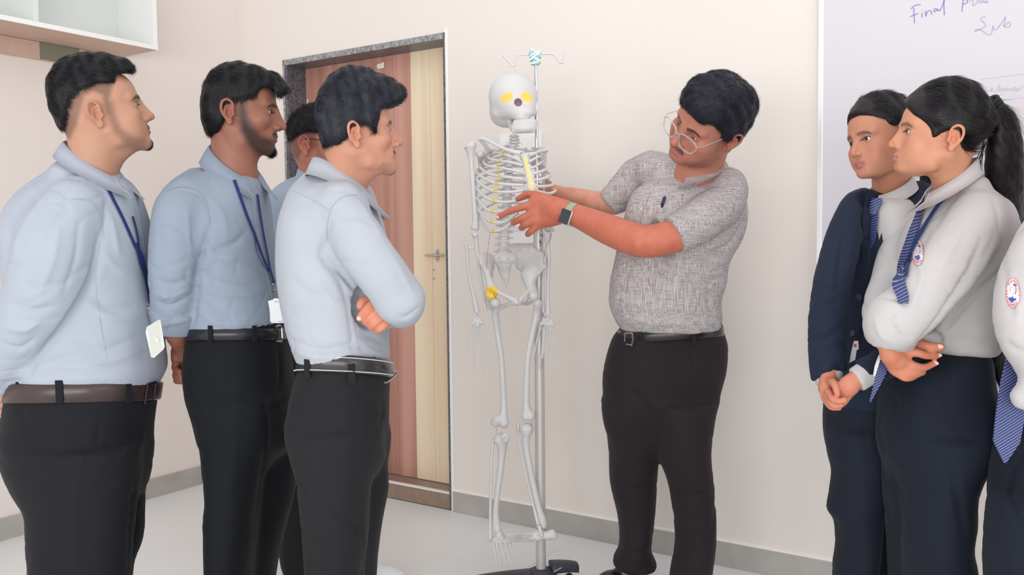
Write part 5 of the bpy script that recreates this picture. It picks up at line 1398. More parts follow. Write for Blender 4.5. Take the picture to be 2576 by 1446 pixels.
# ================================================================== first man, far left
D = 2.18
if True:
    man = thing('person', 'young man at far left in grey blue shirt, faded hair and goatee, hands behind back', 'person', (W(200, 1400, D)[0], D, 0))
    hf = fit_head(D, 24, dict(earR=(255, 286), nose=(385, 293), chin=(380, 368), eyeR=(347, 259)), pitch0=8)
    hp = [(330, 161), (333, 172), (326, 181), (300, 182), (284, 186), (281, 204), (262, 207), (240, 208), (214, 216), (193, 230), (176, 248), (167, 270), (164, 303), (158, 330), (146, 326), (137, 303), (124, 269), (117, 230), (118, 191), (129, 161), (150, 140), (193, 127), (236, 125), (279, 130), (309, 144)]
    fade = [(290, 186), (285, 222), (275, 262), (279, 296), (266, 292), (258, 250), (236, 240), (214, 252), (206, 285), (196, 320), (178, 352), (150, 340), (120, 260), (130, 190), (240, 170)]
    beard = [(272, 268), (284, 262), (292, 300), (306, 330), (335, 350), (372, 354), (392, 362), (388, 392), (350, 386), (318, 372), (288, 345), (274, 310)]
    hd = make_head(dict(frame=hf, neck_base=W(222, 462, D), neck_r=.064, skin=(188, 140, 115), dark=(72, 54, 50), lips=(170, 112, 104), moustache=.55, goatee=.95, goatee_len=.010,
        shape=dict(cheek=1.04, jaw=1.06, tip=.110, nose=1.08, full=1.0), fade=[(localpoly(hf, fade), .62, .008)], beard=[(localpoly(hf, beard), .42, .010)],
        hair=dict(px=hp, t=.004, ells=[((0, -.004, .060), (.078, .140, .105))], dir=lambda P, N: np.stack([0 * P[:, 0], .9 + 0 * P[:, 0], -.35 - 2.2 * np.clip(-P[:, 1], 0, .1) * 4], 1), len=.020, lift=.18, jit=.25, n=11000, inflate=.002)))
    S = Field()
    S.add(f_stack(levels(2.20, .2, [(428, 125, 290, .045), (465, 82, 326, .105), (500, 52, 343, .145), (540, 38, 353, .175), (580, 32, 361, .195), (640, 36, 372, .20), (720, 45, 378, .19), (800, 50, 388, .185), (870, 50, 398, .185), (925, 48, 405, .185), (955, 52, 396, .17), (985, 62, 378, .15)]), 2.2), .01)
    S.tube([W(212, 468, 2.14), W(188, 512, 2.08)], [.036, .060], .03)
    S.tube([W(185, 525, 2.08), W(165, 560, 2.06), W(132, 650, 2.03), (W(92, 770, 2.02)), W(20, 905, 2.08), W(-8, 985, 2.14)], [.066, .076, .086, .080, .066, .048], .012, .02)
    S.add(f_ell(W(190, 436, 2.18), (.052, .078, .034)), .03)
    S.add(f_ell(W(165, 530, 2.33), (.085, .09, .07)), .05)
    ln = [([(250, 590), (243, 640), (222, 710), (170, 800), (95, 900), (72, 935)], -.014, 12), ([(232, 640), (205, 720), (150, 815), (80, 915)], .006, 14), ([(260, 640), (300, 680), (350, 700)], .004, 14), ([(215, 740), (280, 775), (350, 770)], -.006, 12), ([(210, 760), (280, 800), (360, 800)], .005, 12),
          ([(120, 900), (190, 870), (260, 880), (340, 850)], -.006, 12), ([(100, 925), (180, 900), (260, 912), (350, 885)], .006, 11), ([(90, 950), (170, 935), (260, 945)], -.005, 8), ([(100, 470), (60, 510), (25, 560), (20, 610)], -.010, 12), ([(130, 480), (90, 530), (50, 590), (35, 650)], .007, 14),
          ([(200, 560), (190, 650), (160, 740)], -.004, 10), ([(150, 560), (135, 650), (100, 740)], .004, 14), ([(60, 700), (100, 720), (150, 710)], -.005, 10), ([(30, 760), (80, 780), (140, 770)], -.006, 10), ([(10, 820), (60, 830), (100, 810)], .006, 12), ([(0, 860), (50, 875), (90, 850)], -.006, 9), ([(0, 960), (30, 965), (60, 950)], -.005, 7),
          ([(265, 500), (262, 560), (252, 610)], -.005, 8), ([(280, 540), (290, 600), (300, 640)], .004, 12), ([(330, 560), (350, 620), (355, 680)], .003, 14)]
    so, ss, _ = cloth('shirt', S, .0058, SHIRT1, man, lines=ln, noise=((.0014, 14, 1), (.0010, 45, 2), (.0004, 110, 3)))
    TF, to, ts = trousers(man, 'trousers', levels(2.20, .175, [(918, 60, 384), (1000, 42, 380), (1050, 33, 374), (1100, 27, 369), (1160, 38, 366), (1230, 62, 362)]),
        [levels(2.11, .105, [(1120, 30, 350), (1190, 48, 345), (1283, 75, 338), (1360, 80, 330), (1446, 85, 322), (1600, 95, 300), (1750, 100, 285), (1850, 105, 270)]),
         levels(2.29, .10, [(1120, 120, 368), (1283, 130, 359), (1360, 130, 355), (1446, 135, 328), (1600, 140, 315), (1730, 150, 300), (1790, 155, 290)])], TR_BLK,
        lines=[([(252, 1050), (240, 1120), (195, 1190)], -.004, 5), ([(345, 1200), (335, 1300), (325, 1440)], -.008, 10), ([(200, 1180), (190, 1300), (200, 1440)], .004, 14), ([(60, 1093), (140, 1095)], -.003, 4)])
    bo, bs = belt('belt', [*levels(2.20, .178, [(962, 53, 388), (1009, 43, 381)]), 0.0, -.15], LEA, man, t=.004)
    for x in (150, 322):
        h = bs.hit(x, 985, .0008)
        if h: b = MB(); b.box(h[0] + h[1] * .001, (.0085, .0022, .027), np.stack([np.cross([0, 0, 1.0], h[1]) / np.linalg.norm(np.cross([0, 0, 1.0], h[1])), h[1], np.array([0, 0, 1.0])], 1), bev=.001); b.build('belt_loop', TR_BLK, man, smooth=False)
    h = bs.hit(375, 987, .002)
    b = MB(); t_ = np.cross([0, 0, 1.0], h[1]); t_ /= np.linalg.norm(t_); Mx = np.stack([t_, np.cross(h[1], t_), h[1]], 1); q = h[0]
    for (a, e) in (((-1, -1), (1, -1)), ((1, -1), (1, 1)), ((1, 1), (-1, 1)), ((-1, 1), (-1, -1))): b.tube([q + Mx @ np.array([.020 * a[0], .024 * a[1], .002]), q + Mx @ np.array([.020 * e[0], .024 * e[1], .002])], .003, 8)
    b.build('buckle', LEAB, man)
    collar('collar', W(232, 430, 2.18), R_(-6), .066, .059, .060, W(160, 354, D)[2] - W(232, 430, D)[2], W(290, 447, D)[2] - W(232, 430, D)[2], .036, .056, .024, SHIRT1, man, gap=14, tip=.022)
    H = Field()
    hand(H, [[(-40, 1010, 2.16, .010), (5, 1014, 2.12, .0098), (34, 1018, 2.12, .0092), (26, 1036, 2.13, .0085)], [(-42, 1032, 2.15, .010), (4, 1036, 2.11, .0098), (33, 1042, 2.11, .009), (20, 1056, 2.12, .0085)], [(-42, 1054, 2.16, .0098), (2, 1060, 2.12, .0092), (26, 1066, 2.12, .0085), (14, 1076, 2.13, .008)],
             [(-40, 1074, 2.17, .009), (-6, 1080, 2.13, .0082), (12, 1083, 2.13, .0075)], [(-20, 1000, 2.11, .012), (12, 1002, 2.09, .0105), (40, 1010, 2.10, .009)]], [[(-6, 975, 2.14, .028), (-30, 1010, 2.16, .026), (-45, 1050, 2.17, .026)]])
    hm = finish_hand(H, .0024, (206, 140, 118))
    cb = coarse_body([S, TF]); body_mesh(man, hd, cb, [hm])
    head_children(hd, man, HAIR, (0, -.05))
    for dd, px in ((2.11, 165), (2.29, 205)): shoe('shoe', W(px - 30, 1700, dd), 0, .28, SHOEB, SOLE, man)
    # placket, seams, buttons, lanyard
    strip('seam', ss, [(180, 498), (225, 505), (252, 540), (262, 600)], .0008, BTN if 0 else SHIRT1, man, .0006, .0008)
    strip('seam', ss, [(255, 590), (240, 700), (250, 800), (268, 900)], .0008, SHIRT1, man, .0004, .0008)
    strip('placket', ss, [(330, 478), (345, 530), (356, 580), (366, 640)], .006, SHIRT1, man, .0006, .0010)
    button(ss, 306, 474, .0055, BTN, man)
    la = thing('id_badge', 'cream identity card on navy strap worn by the man at far left', 'badge', tuple(ss.hit(340, 560)[0]))
    P, N = ss.line([(264, 462), (282, 500), (305, 545), (325, 590), (340, 625)], .0025); b = MB(); b.ribbon(P, N, .0042, .0014); b.build('strap', NAVY, la)
    P, N = ss.line([(330, 545), (338, 575), (344, 605), (346, 630)], .0040); b = MB(); b.ribbon(P, N, .0030, .0014); b.build('strap', NAVY, la)
    P, N = ss.line([(338, 612), (350, 650), (360, 690), (369, 735), (372, 758)], .0050); b = MB(); b.ribbon(P, N, np.interp(np.linspace(0, 1, len(P)), [0, .3, 1], [.006, .0105, .0075]), .0018); b.build('strap', NAVY, la)
    q = P[-1]; dq = D - .05
    e0 = W(372, 760, q[1] - .004); e1 = W(378, 800, q[1] - .02)
    b = MB(); b.tube(catmull([e0, (e0 * .6 + e1 * .4) + np.array([.003, 0, 0]), e1], 5), .0016, 8); b.tube(catmull([e0, (e0 * .5 + e1 * .5) - np.array([.004, 0, 0]), e1], 5), .0013, 8); b.ball(W(374, 775, q[1] - .008), .004); b.build('clip', BUCK, la)
    dc = min(q[1] - .03, 2.055)
    o_, c_, n_ = card(la, [(366, 836), (369, 822), (396, 805), (402, 804), (413, 872), (409, 880), (386, 900), (380, 899)], [dc, dc, dc + .02, dc + .025, dc + .02, dc + .018, dc - .002, dc - .004], .0035, CARDM, BUCK)
    b = MB(); b.prism([c_[0] * .5 + c_[5] * .5 + (c_[k] - c_[0]) * .0 + np.array([.008 * math.cos(a), .004 * math.cos(a), .009 * math.sin(a)]) + n_ * .0036 for k, a in [(0, x) for x in np.linspace(0, 6.28, 17)[:-1]]], n_, .0006); b.build('card_notch', CARDM, o_, smooth=False)

# ================================================================== second man, bearded
D = 2.30
if True:
    man = thing('person', 'bearded young man in steel blue shirt with rolled sleeve, second from left', 'person', (W(620, 1400, D)[0], D, 0))
    hf = fit_head(D, 9, dict(earR=(587, 281), nose=(715, 320), chin=(690, 386), eyeR=(683, 282)), pitch0=-6)
    hp = [(726, 224), (727, 231), (712, 236), (696, 236), (686, 221), (674, 217), (657, 220), (643, 237), (618, 245), (590, 250), (574, 257), (564, 274), (563, 307), (556, 328), (546, 339), (532, 347), (518, 334), (508, 293), (505, 258), (513, 210), (529, 182), (560, 161), (594, 155), (629, 161), (667, 175), (698, 189), (715, 206)]
    beard = [(612, 255), (624, 258), (632, 300), (646, 325), (662, 345), (682, 352), (700, 362), (704, 385), (694, 402), (670, 403), (644, 388), (628, 365), (616, 340), (608, 300)]
    hd = make_head(dict(frame=hf, neck_base=W(590, 462, D), neck_r=.055, skin=(150, 99, 81), dark=(34, 26, 28), lips=(138, 84, 78), moustache=.95, goatee=1, goatee_len=.018,
        shape=dict(cheek=1.0, jaw=.98, bridge=.095, back=.92), fade=[(localpoly(hf, [(640, 240), (628, 262), (616, 275), (606, 262), (590, 250), (618, 240)]), .5, .006)], beard=[(localpoly(hf, beard), .86, .013)],
        hair=dict(px=hp, t=.009, ells=[((0, .000, .040), (.084, .150, .125))], dir=lambda P, N: np.stack([0 * P[:, 0], np.where(P[:, 2] > .07, 1.0, .1), np.where(P[:, 2] > .07, -.15, -1.0)], 1), len=.022, lift=.16, jit=.22, n=12000, inflate=.002)))
    S = Field()
    S.add(f_stack(levels(2.32, .19, [(424, 480, 635, .045), (460, 436, 664, .110), (495, 428, 671, .150), (535, 426, 675, .178), (600, 432, 681, .19), (680, 450, 690, .18), (740, 468, 701, .175), (790, 480, 712, .175), (822, 482, 716, .17), (848, 488, 710, .15)]), 2.2), .01)
    S.tube([W(545, 462, 2.26), W(478, 498, 2.20)], [.036, .055], .03)
    S.tube([W(462, 510, 2.19), W(452, 545, 2.17), W(440, 640, 2.15), W(436, 740, 2.17), W(440, 822, 2.22), W(446, 850, 2.24)], [.058, .064, .062, .057, .052, .049], .010, .02)
    S.add(f_ell(W(520, 505, 2.45), (.075, .08, .06)), .05)
    S.sub(f_cut(W(441, 831, 2.22), np.array([-.05, .1, -1]), .10), .003)
    ln = [([(532, 560), (515, 610), (500, 670), (490, 760), (484, 820)], -.012, 10), ([(515, 600), (545, 625), (590, 610), (620, 580)], -.006, 9), ([(510, 620), (550, 650), (600, 650)], .005, 12), ([(500, 680), (560, 700), (640, 720)], -.006, 8), ([(500, 705), (560, 740), (650, 745)], .006, 10), ([(495, 745), (550, 790), (610, 800)], -.006, 8),
          ([(490, 785), (560, 815), (640, 815)], .005, 8), ([(560, 640), (620, 670), (660, 700)], .004, 10), ([(430, 500), (470, 480), (510, 500), (525, 540)], -.004, 6), ([(470, 520), (475, 580), (480, 640)], .003, 9), ([(400, 560), (440, 570), (480, 600)], -.004, 8), ([(392, 700), (430, 715), (480, 700)], -.005, 8), ([(392, 760), (430, 770), (480, 745)], -.007, 7), ([(395, 740), (430, 748), (480, 725)], .006, 8), ([(530, 500), (560, 540), (570, 600)], .003, 10)]
    so, ss, _ = cloth('shirt', S, .0058, SHIRT2, man, lines=ln, noise=((.0014, 14, 11), (.0010, 45, 12), (.0004, 110, 13)))
    # rolled cuff
    CF = Field(); cax = (W(440, 780, 2.19) - W(447, 830, 2.225)); cax /= np.linalg.norm(cax)
    CF.tube([W(437, 783, 2.19), W(443, 822, 2.222)], [.0565, .0560], .01); CF.sub(f_cut(W(445, 836, 2.225), np.array([-.12, .1, -1]), .12), .004)
    CF.sub(f_cut(W(436, 768, 2.19), np.array([.5, .0, 1]), .12), .01)
    cloth('cuff', CF, .005, SHIRT2, man, lines=[([(400, 800), (440, 790), (485, 770)], -.006, 6), ([(400, 820), (440, 812), (480, 800)], .005, 6), ([(420, 775), (430, 800), (425, 830)], -.004, 6)], noise=((.0035, 30, 14), (.001, 80, 15)))
    TF, to, ts = trousers(man, 'trousers', levels(2.32, .165, [(805, 490, 718), (880, 479, 725), (930, 475, 728), (980, 481, 735), (1040, 500, 741), (1100, 510, 746)]),
        [levels(2.25, .10, [(1000, 490, 720), (1080, 508, 690), (1155, 513, 672), (1250, 524, 655), (1302, 518, 648), (1446, 523, 632), (1600, 530, 625), (1740, 540, 620)]),
         levels(2.41, .095, [(1000, 590, 742), (1150, 600, 748), (1250, 590, 738), (1350, 580, 712), (1446, 575, 692), (1600, 570, 680), (1700, 572, 670)])], TR_BLK2,
        lines=[([(665, 1010), (675, 1080), (665, 1180), (640, 1330)], -.008, 9), ([(600, 950), (590, 1100), (580, 1300)], .003, 16), ([(700, 870), (708, 930), (700, 1000)], -.006, 6)])
    bo, bs = belt('belt', [*levels(2.32, .168, [(826, 486, 720), (855, 483, 722)]), 0.0, -.10], LEAB, man, t=.004)
    h = bs.hit(698, 838, .002); t_ = np.cross([0, 0, 1.0], h[1]); t_ /= np.linalg.norm(t_); Mx = np.stack([t_, np.cross(h[1], t_), h[1]], 1); q = h[0]
    b = MB(); b.tube([q + Mx @ np.array(v) for v in ((-.012, .018, .001), (.004, .020, .004), (.012, .012, .005), (.012, -.014, .005), (.004, -.022, .004), (-.012, -.019, .001))], .0028, 8); b.build('buckle', BUCK, man)
    for x in (530, 640):
        h = bs.hit(x, 840, .0008)
        if h: b = MB(); b.box(h[0] + h[1] * .001, (.006, .002, .021), np.stack([np.cross([0, 0, 1.0], h[1]) / np.linalg.norm(np.cross([0, 0, 1.0], h[1])), h[1], np.array([0, 0, 1.0])], 1), bev=.001); b.build('belt_loop', TR_BLK2, man, smooth=False)
    collar('collar', W(590, 430, 2.30), R_(-28), .060, .062, .056, W(535, 360, D)[2] - W(590, 430, D)[2], W(640, 452, D)[2] - W(590, 430, D)[2], .040, .060, .024, SHIRT2, man, gap=24, tip=.024)
    H = Field()
    hand(H, [[(470, 905, 2.33, .0098), (447, 912, 2.28, .0095), (440, 925, 2.27, .009), (452, 935, 2.26, .0082)], [(474, 922, 2.33, .0096), (450, 932, 2.28, .0092), (442, 945, 2.27, .0088), (456, 950, 2.26, .008)], [(478, 940, 2.33, .009), (456, 950, 2.28, .0088), (444, 958, 2.27, .0082), (470, 960, 2.26, .0075)], [(462, 890, 2.31, .010), (444, 893, 2.28, .0095), (440, 908, 2.28, .0085)],
             [(455, 870, 2.29, .011), (441, 880, 2.28, .0105), (439, 900, 2.285, .009)]], [[(443, 800, 2.22, .042), (447, 832, 2.235, .035), (458, 862, 2.27, .028), (468, 890, 2.30, .027), (478, 925, 2.34, .028)]])
    hm = finish_hand(H, .0024, (150, 96, 78))
    cb = coarse_body([S, TF]); body_mesh(man, hd, cb, [hm]); head_children(hd, man, HAIR, (.05, .0))
    for dd, px in ((2.25, 560), (2.41, 610)): shoe('shoe', W(px - 20, 1600, dd), R_(-8), .28, SHOEB, SOLE, man)
    strip('seam', ss, [(420, 480), (455, 470), (495, 478), (520, 510), (528, 560)], .0008, SHIRT2, man, .0006, .0008)
    strip('placket', ss, [(636, 480), (640, 540), (648, 590), (660, 650), (676, 720), (690, 780)], .007, SHIRT2, man, .0006, .0011)
    for q in ((645, 568), (657, 645)): button(ss, *q, .0045, BTN, man)
    la = thing('id_badge', 'white identity card on navy strap worn by the bearded man', 'badge', tuple(ss.hit(640, 560)[0]))
    P, N = ss.line([(589, 455), (606, 505), (622, 550), (642, 600), (660, 650), (675, 680)], .0026); b = MB(); b.ribbon(P, N, .0040, .0014); b.build('strap', NAVY, la)
    P, N = ss.line([(645, 490), (652, 540), (662, 600), (672, 650), (678, 685)], .0030); b = MB(); b.ribbon(P, N, .0036, .0014); b.build('strap', NAVY, la)
    P, N = ss.line([(637, 595), (642, 630), (655, 660), (672, 685)], .0036); b = MB(); b.tube(P, .0009, 6); b.build('cord', NAVY, la)
    P, N = ss.line([(675, 678), (681, 700), (686, 712)], .0045); b = MB(); b.ribbon(P, N, .0052, .0020); b.build('strap', NAVY, la)
    q = P[-1][1]
    b = MB(); b.tube(catmull([W(685, 708, q - .003), W(690, 725, q - .008), W(688, 740, q - .008), W(695, 756, q - .01)], 4), .0016, 8); b.ball(W(686, 715, q - .005), .004); b.ball(W(690, 730, q - .008), .0035); b.build('clip', BUCK, la)
    dc = min(h_[0][1] for h_ in (ss.hit(x_, y_, 0) for x_, y_ in ((680, 770), (690, 800), (700, 780), (705, 808))) if h_) - .014
    o_, c_, n_ = card(la, [(675, 757), (688, 753), (690, 750), (700, 750), (703, 755), (722, 760), (724, 806), (718, 812), (684, 812), (680, 807), (680, 790), (678, 772)], dc, .0032, CARDW, BUCK)
    for (x0, x1, y) in ((690, 706, 758.5), (700, 720, 808)): b = MB(); b.box(W((x0 + x1) / 2, y, dc - .0038), (mm((x1 - x0) / 2, dc), .0003, .0009)); b.build('card_slot', SHIRT4, o_, smooth=False)
    b = MB(); b.lathe(W(703, 785, dc - .0034), [(.0075, 0), (.0080, .0008), (.0070, .0008), (.0068, .0002), (.0002, .0002)], 20, np.stack([[1, 0, 0], [0, 0, 1.0], [0, -1, 0]], 1)); b.build('card_notch', CARDW, o_)

# ================================================================== third man, arms crossed, seen from behind his shoulder
D = 2.05
if True:
    man = thing('person', 'young man with arms crossed in pale blue shirt standing before the door', 'person', (W(850, 1400, D)[0], D, 0))
    hf = fit_head(D, 21, dict(earR=(908, 345), nose=(1012, 352), chin=(976, 426), eyeR=(986, 328)), pitch0=6, scale=.885, fix=True)
    hp = [(1026, 217), (1021, 238), (1003, 258), (980, 268), (960, 272), (951, 300), (943, 331), (935, 324), (926, 312), (912, 308), (899, 310), (884, 322), (861, 345), (847, 358), (832, 366), (816, 366), (808, 341), (796, 310), (794, 276), (802, 234), (823, 200), (854, 172), (882, 161), (903, 149), (927, 158), (951, 175), (986, 186), (1010, 197)]
    hd = make_head(dict(frame=hf, neck_base=W(868, 470, 2.08), neck_r=.056, skin=(196, 140, 116), dark=(40, 32, 34), lips=(180, 110, 98), moustache=.95, goatee=.7, goatee_len=.006, ear=1.0,
        shape=dict(cheek=.98, jaw=.94, tip=.115, back=.87), beard=[(localpoly(hf, [(952, 410), (990, 415), (985, 438), (960, 436), (940, 428)]), .25, .006)],
        hair=dict(px=hp, t=.012, ells=[((0, .004, .055), (.088, .155, .125))], dir=lambda P, N: np.stack([.1 + 0 * P[:, 0], np.where(P[:, 2] > .06, 1.0, .15), np.where(P[:, 2] > .06, .0, -1.0)], 1), len=.020, lift=.16, jit=.32, curl=.25, n=14000, inflate=.002, wave=.0020)))
    S = Field()
    S.add(f_stack(levels(2.12, .19, [(434, 768, 895, .045), (475, 736, 935, .12), (515, 721, 948, .16), (555, 711, 960, .185), (600, 706, 968, .19), (680, 706, 972, .185), (760, 714, 972, .18), (830, 728, 974, .175), (880, 744, 976, .17), (908, 756, 976, .165), (932, 768, 968, .15)]), 2.2), .01)
    S.tube([W(848, 478, 2.05), W(862, 512, 2.0)], [.036, .054], .03)
    S.tube([W(862, 525, 1.985), W(885, 575, 1.96), W(920, 635, 1.93), W(965, 695, 1.92), W(1005, 752, 1.94)], [.060, .060, .058, .057, .054], .010, .02)
    S.tube([W(1005, 755, 1.94), W(1012, 772, 1.99), W(990, 775, 2.15), W(950, 765, 2.27)], [.052, .049, .045, .04], .02, .02)
    S.tube([W(910, 560, 2.28), W(945, 670, 2.30), W(955, 750, 2.24), W(960, 770, 2.06), W(945, 765, 2.0)], [.055, .05, .05, .042, .036], .02, .02)
    S.sub(f_cut(W(945, 765, 2.005), np.array([-.3, -1, -.1]), .06), .003)
    ln = [([(830, 560), (815, 610), (808, 650), (860, 690), (905, 735)], -.009, 9), ([(905, 500), (940, 560), (960, 600)], .003, 10), ([(800, 650), (850, 700), (880, 760)], -.006, 12), ([(820, 640), (870, 700), (895, 730)], -.008, 8), ([(790, 700), (840, 760), (900, 770)], .004, 14), ([(730, 700), (780, 740), (850, 740)], -.004, 14),
          ([(860, 720), (880, 800), (890, 890)], -.003, 8), ([(740, 860), (800, 880), (880, 870), (960, 880)], -.006, 10), ([(740, 885), (800, 900), (880, 895)], .006, 9), ([(1000, 790), (1020, 800), (1060, 770)], -.005, 8), ([(985, 640), (1020, 700), (1040, 740)], .003, 10), ([(905, 840), (940, 850), (975, 870)], -.005, 9), ([(900, 860), (935, 880), (970, 900)], .005, 9),
          ([(760, 560), (770, 640), (790, 700)], -.003, 16), ([(880, 740), (900, 760), (910, 800)], -.006, 8)]
    so, ss, _ = cloth('shirt', S, .0055, SHIRT3, man, lines=ln, noise=((.0013, 13, 21), (.0009, 45, 22), (.0003, 110, 23)))
    TF, to, ts = trousers(man, 'trousers', levels(2.12, .162, [(880, 770, 975), (960, 747, 978), (1010, 734, 976), (1080, 730, 976), (1150, 745, 976)]),
        [levels(2.04, .10, [(1080, 732, 950), (1150, 742, 940), (1250, 757, 930), (1350, 768, 925), (1446, 775, 915), (1600, 785, 905), (1780, 790, 890), (1870, 795, 885)]),
         levels(2.20, .095, [(1080, 790, 976), (1185, 800, 974), (1231, 805, 976), (1319, 802, 960), (1401, 797, 948), (1446, 792, 945), (1600, 790, 930), (1780, 800, 915), (1810, 800, 915)])], TR_CH,
        lines=[([(945, 985), (965, 1030), (950, 1080), (918, 1107)], -.005, 4), ([(757, 985), (800, 1000), (860, 1007)], -.004, 4), ([(905, 940), (900, 1100), (905, 1300)], -.002, 7), ([(780, 1100), (775, 1250), (785, 1400)], .004, 14)])
    bo, bs = belt('belt', [*levels(2.12, .165, [(903, 762, 984), (946, 756, 986)]), -.05, -.20], LEAS, man, t=.004)
    bst = MB()
    for w_ in (.14, .86):
        for a_ in np.linspace(math.pi * 1.02, math.pi * 1.98, 110): bst.box(belt.pf(a_, w_, .0046), (.0014, .0014, .0009))
    o_ = bst.build('belt_stitching', STITCH, bo, smooth=False); o_['kind'] = 'stuff'
    for x in (884, 774):
        h = bs.hit(x, np.interp(x, [762, 986], [925, 948]), .0008)
        if h: b = MB(); b.box(h[0] + h[1] * .001, (.0085, .0022, .0215), np.stack([np.cross([0, 0, 1.0], h[1]) / np.linalg.norm(np.cross([0, 0, 1.0], h[1])), h[1], np.array([0, 0, 1.0])], 1), bev=.001); b.build('belt_loop', TR_CH, man, smooth=False)
    h = bs.hit(978, 945, .002); t_ = np.cross([0, 0, 1.0], h[1]); t_ /= np.linalg.norm(t_); Mx = np.stack([t_, np.cross(h[1], t_), h[1]], 1); q = h[0]
    b = MB(); b.tube([q + Mx @ np.array(v) for v in ((-.010, .020, .001), (.010, .021, .004), (.013, .0, .005), (.010, -.021, .004), (-.010, -.020, .001))], .0026, 8); b.build('buckle', BUCK, man)
    collar('collar', W(862, 452, 2.08), R_(22), .062, .064, .058, W(800, 396, D)[2] - W(862, 452, D)[2], W(925, 492, D)[2] - W(862, 452, D)[2], .042, .060, .022, SHIRT3, man, gap=14, tip=.02)
    H = Field(); dh = 1.955
    hand(H, [[(952, 752, dh + .01, .0105), (930, 770, dh - .012, .0100), (916, 785, dh - .014, .0092), (905, 800, dh - .008, .0080)], [(964, 770, dh + .004, .0105), (945, 787, dh - .018, .0102), (930, 800, dh - .018, .0096), (922, 810, dh - .004, .0088)],
             [(975, 783, dh + .004, .0102), (958, 800, dh - .018, .0098), (942, 813, dh - .018, .0092), (934, 822, dh - .004, .0084)], [(985, 797, dh + .006, .0096), (970, 815, dh - .012, .0090), (957, 826, dh - .012, .0084), (950, 833, dh, .0078)],
             [(930, 752, dh + .02, .012), (912, 760, dh + .006, .0112), (908, 769, dh + .004, .0105)]], [[(958, 752, dh + .03, .020), (978, 775, dh + .025, .022), (990, 795, dh + .022, .017)], [(968, 765, dh + .01, .016), (984, 790, dh + .008, .015)]])
    hm = finish_hand(H, .0021, (208, 134, 108))
    cb = coarse_body([S, TF]); body_mesh(man, hd, cb, [hm]); head_children(hd, man, HAIR_SOFT, (0, 0))
    nail(man, 905, 799, dh - .0165, R_(140), .0075, .0052)
    for dd, px in ((2.04, 840), (2.20, 860)): shoe('shoe', W(px - 60, 1700, dd), R_(20), .28, SHOEB, SOLE, man)
    strip('seam', ss, [(898, 490), (862, 495), (835, 520), (824, 560), (820, 610)], .0009, SHIRT3, man, .0005, .0010)
    strip('seam', ss, [(735, 478), (790, 505), (835, 535)], .0008, SHIRT3, man, .0005, .0008)
    strip('seam', ss, [(884, 740), (886, 800), (900, 870), (905, 895)], .0008, SHIRT3, man, .0005, .0008)
    bo2 = MB(); h = ss.hit(914, 742, .001)

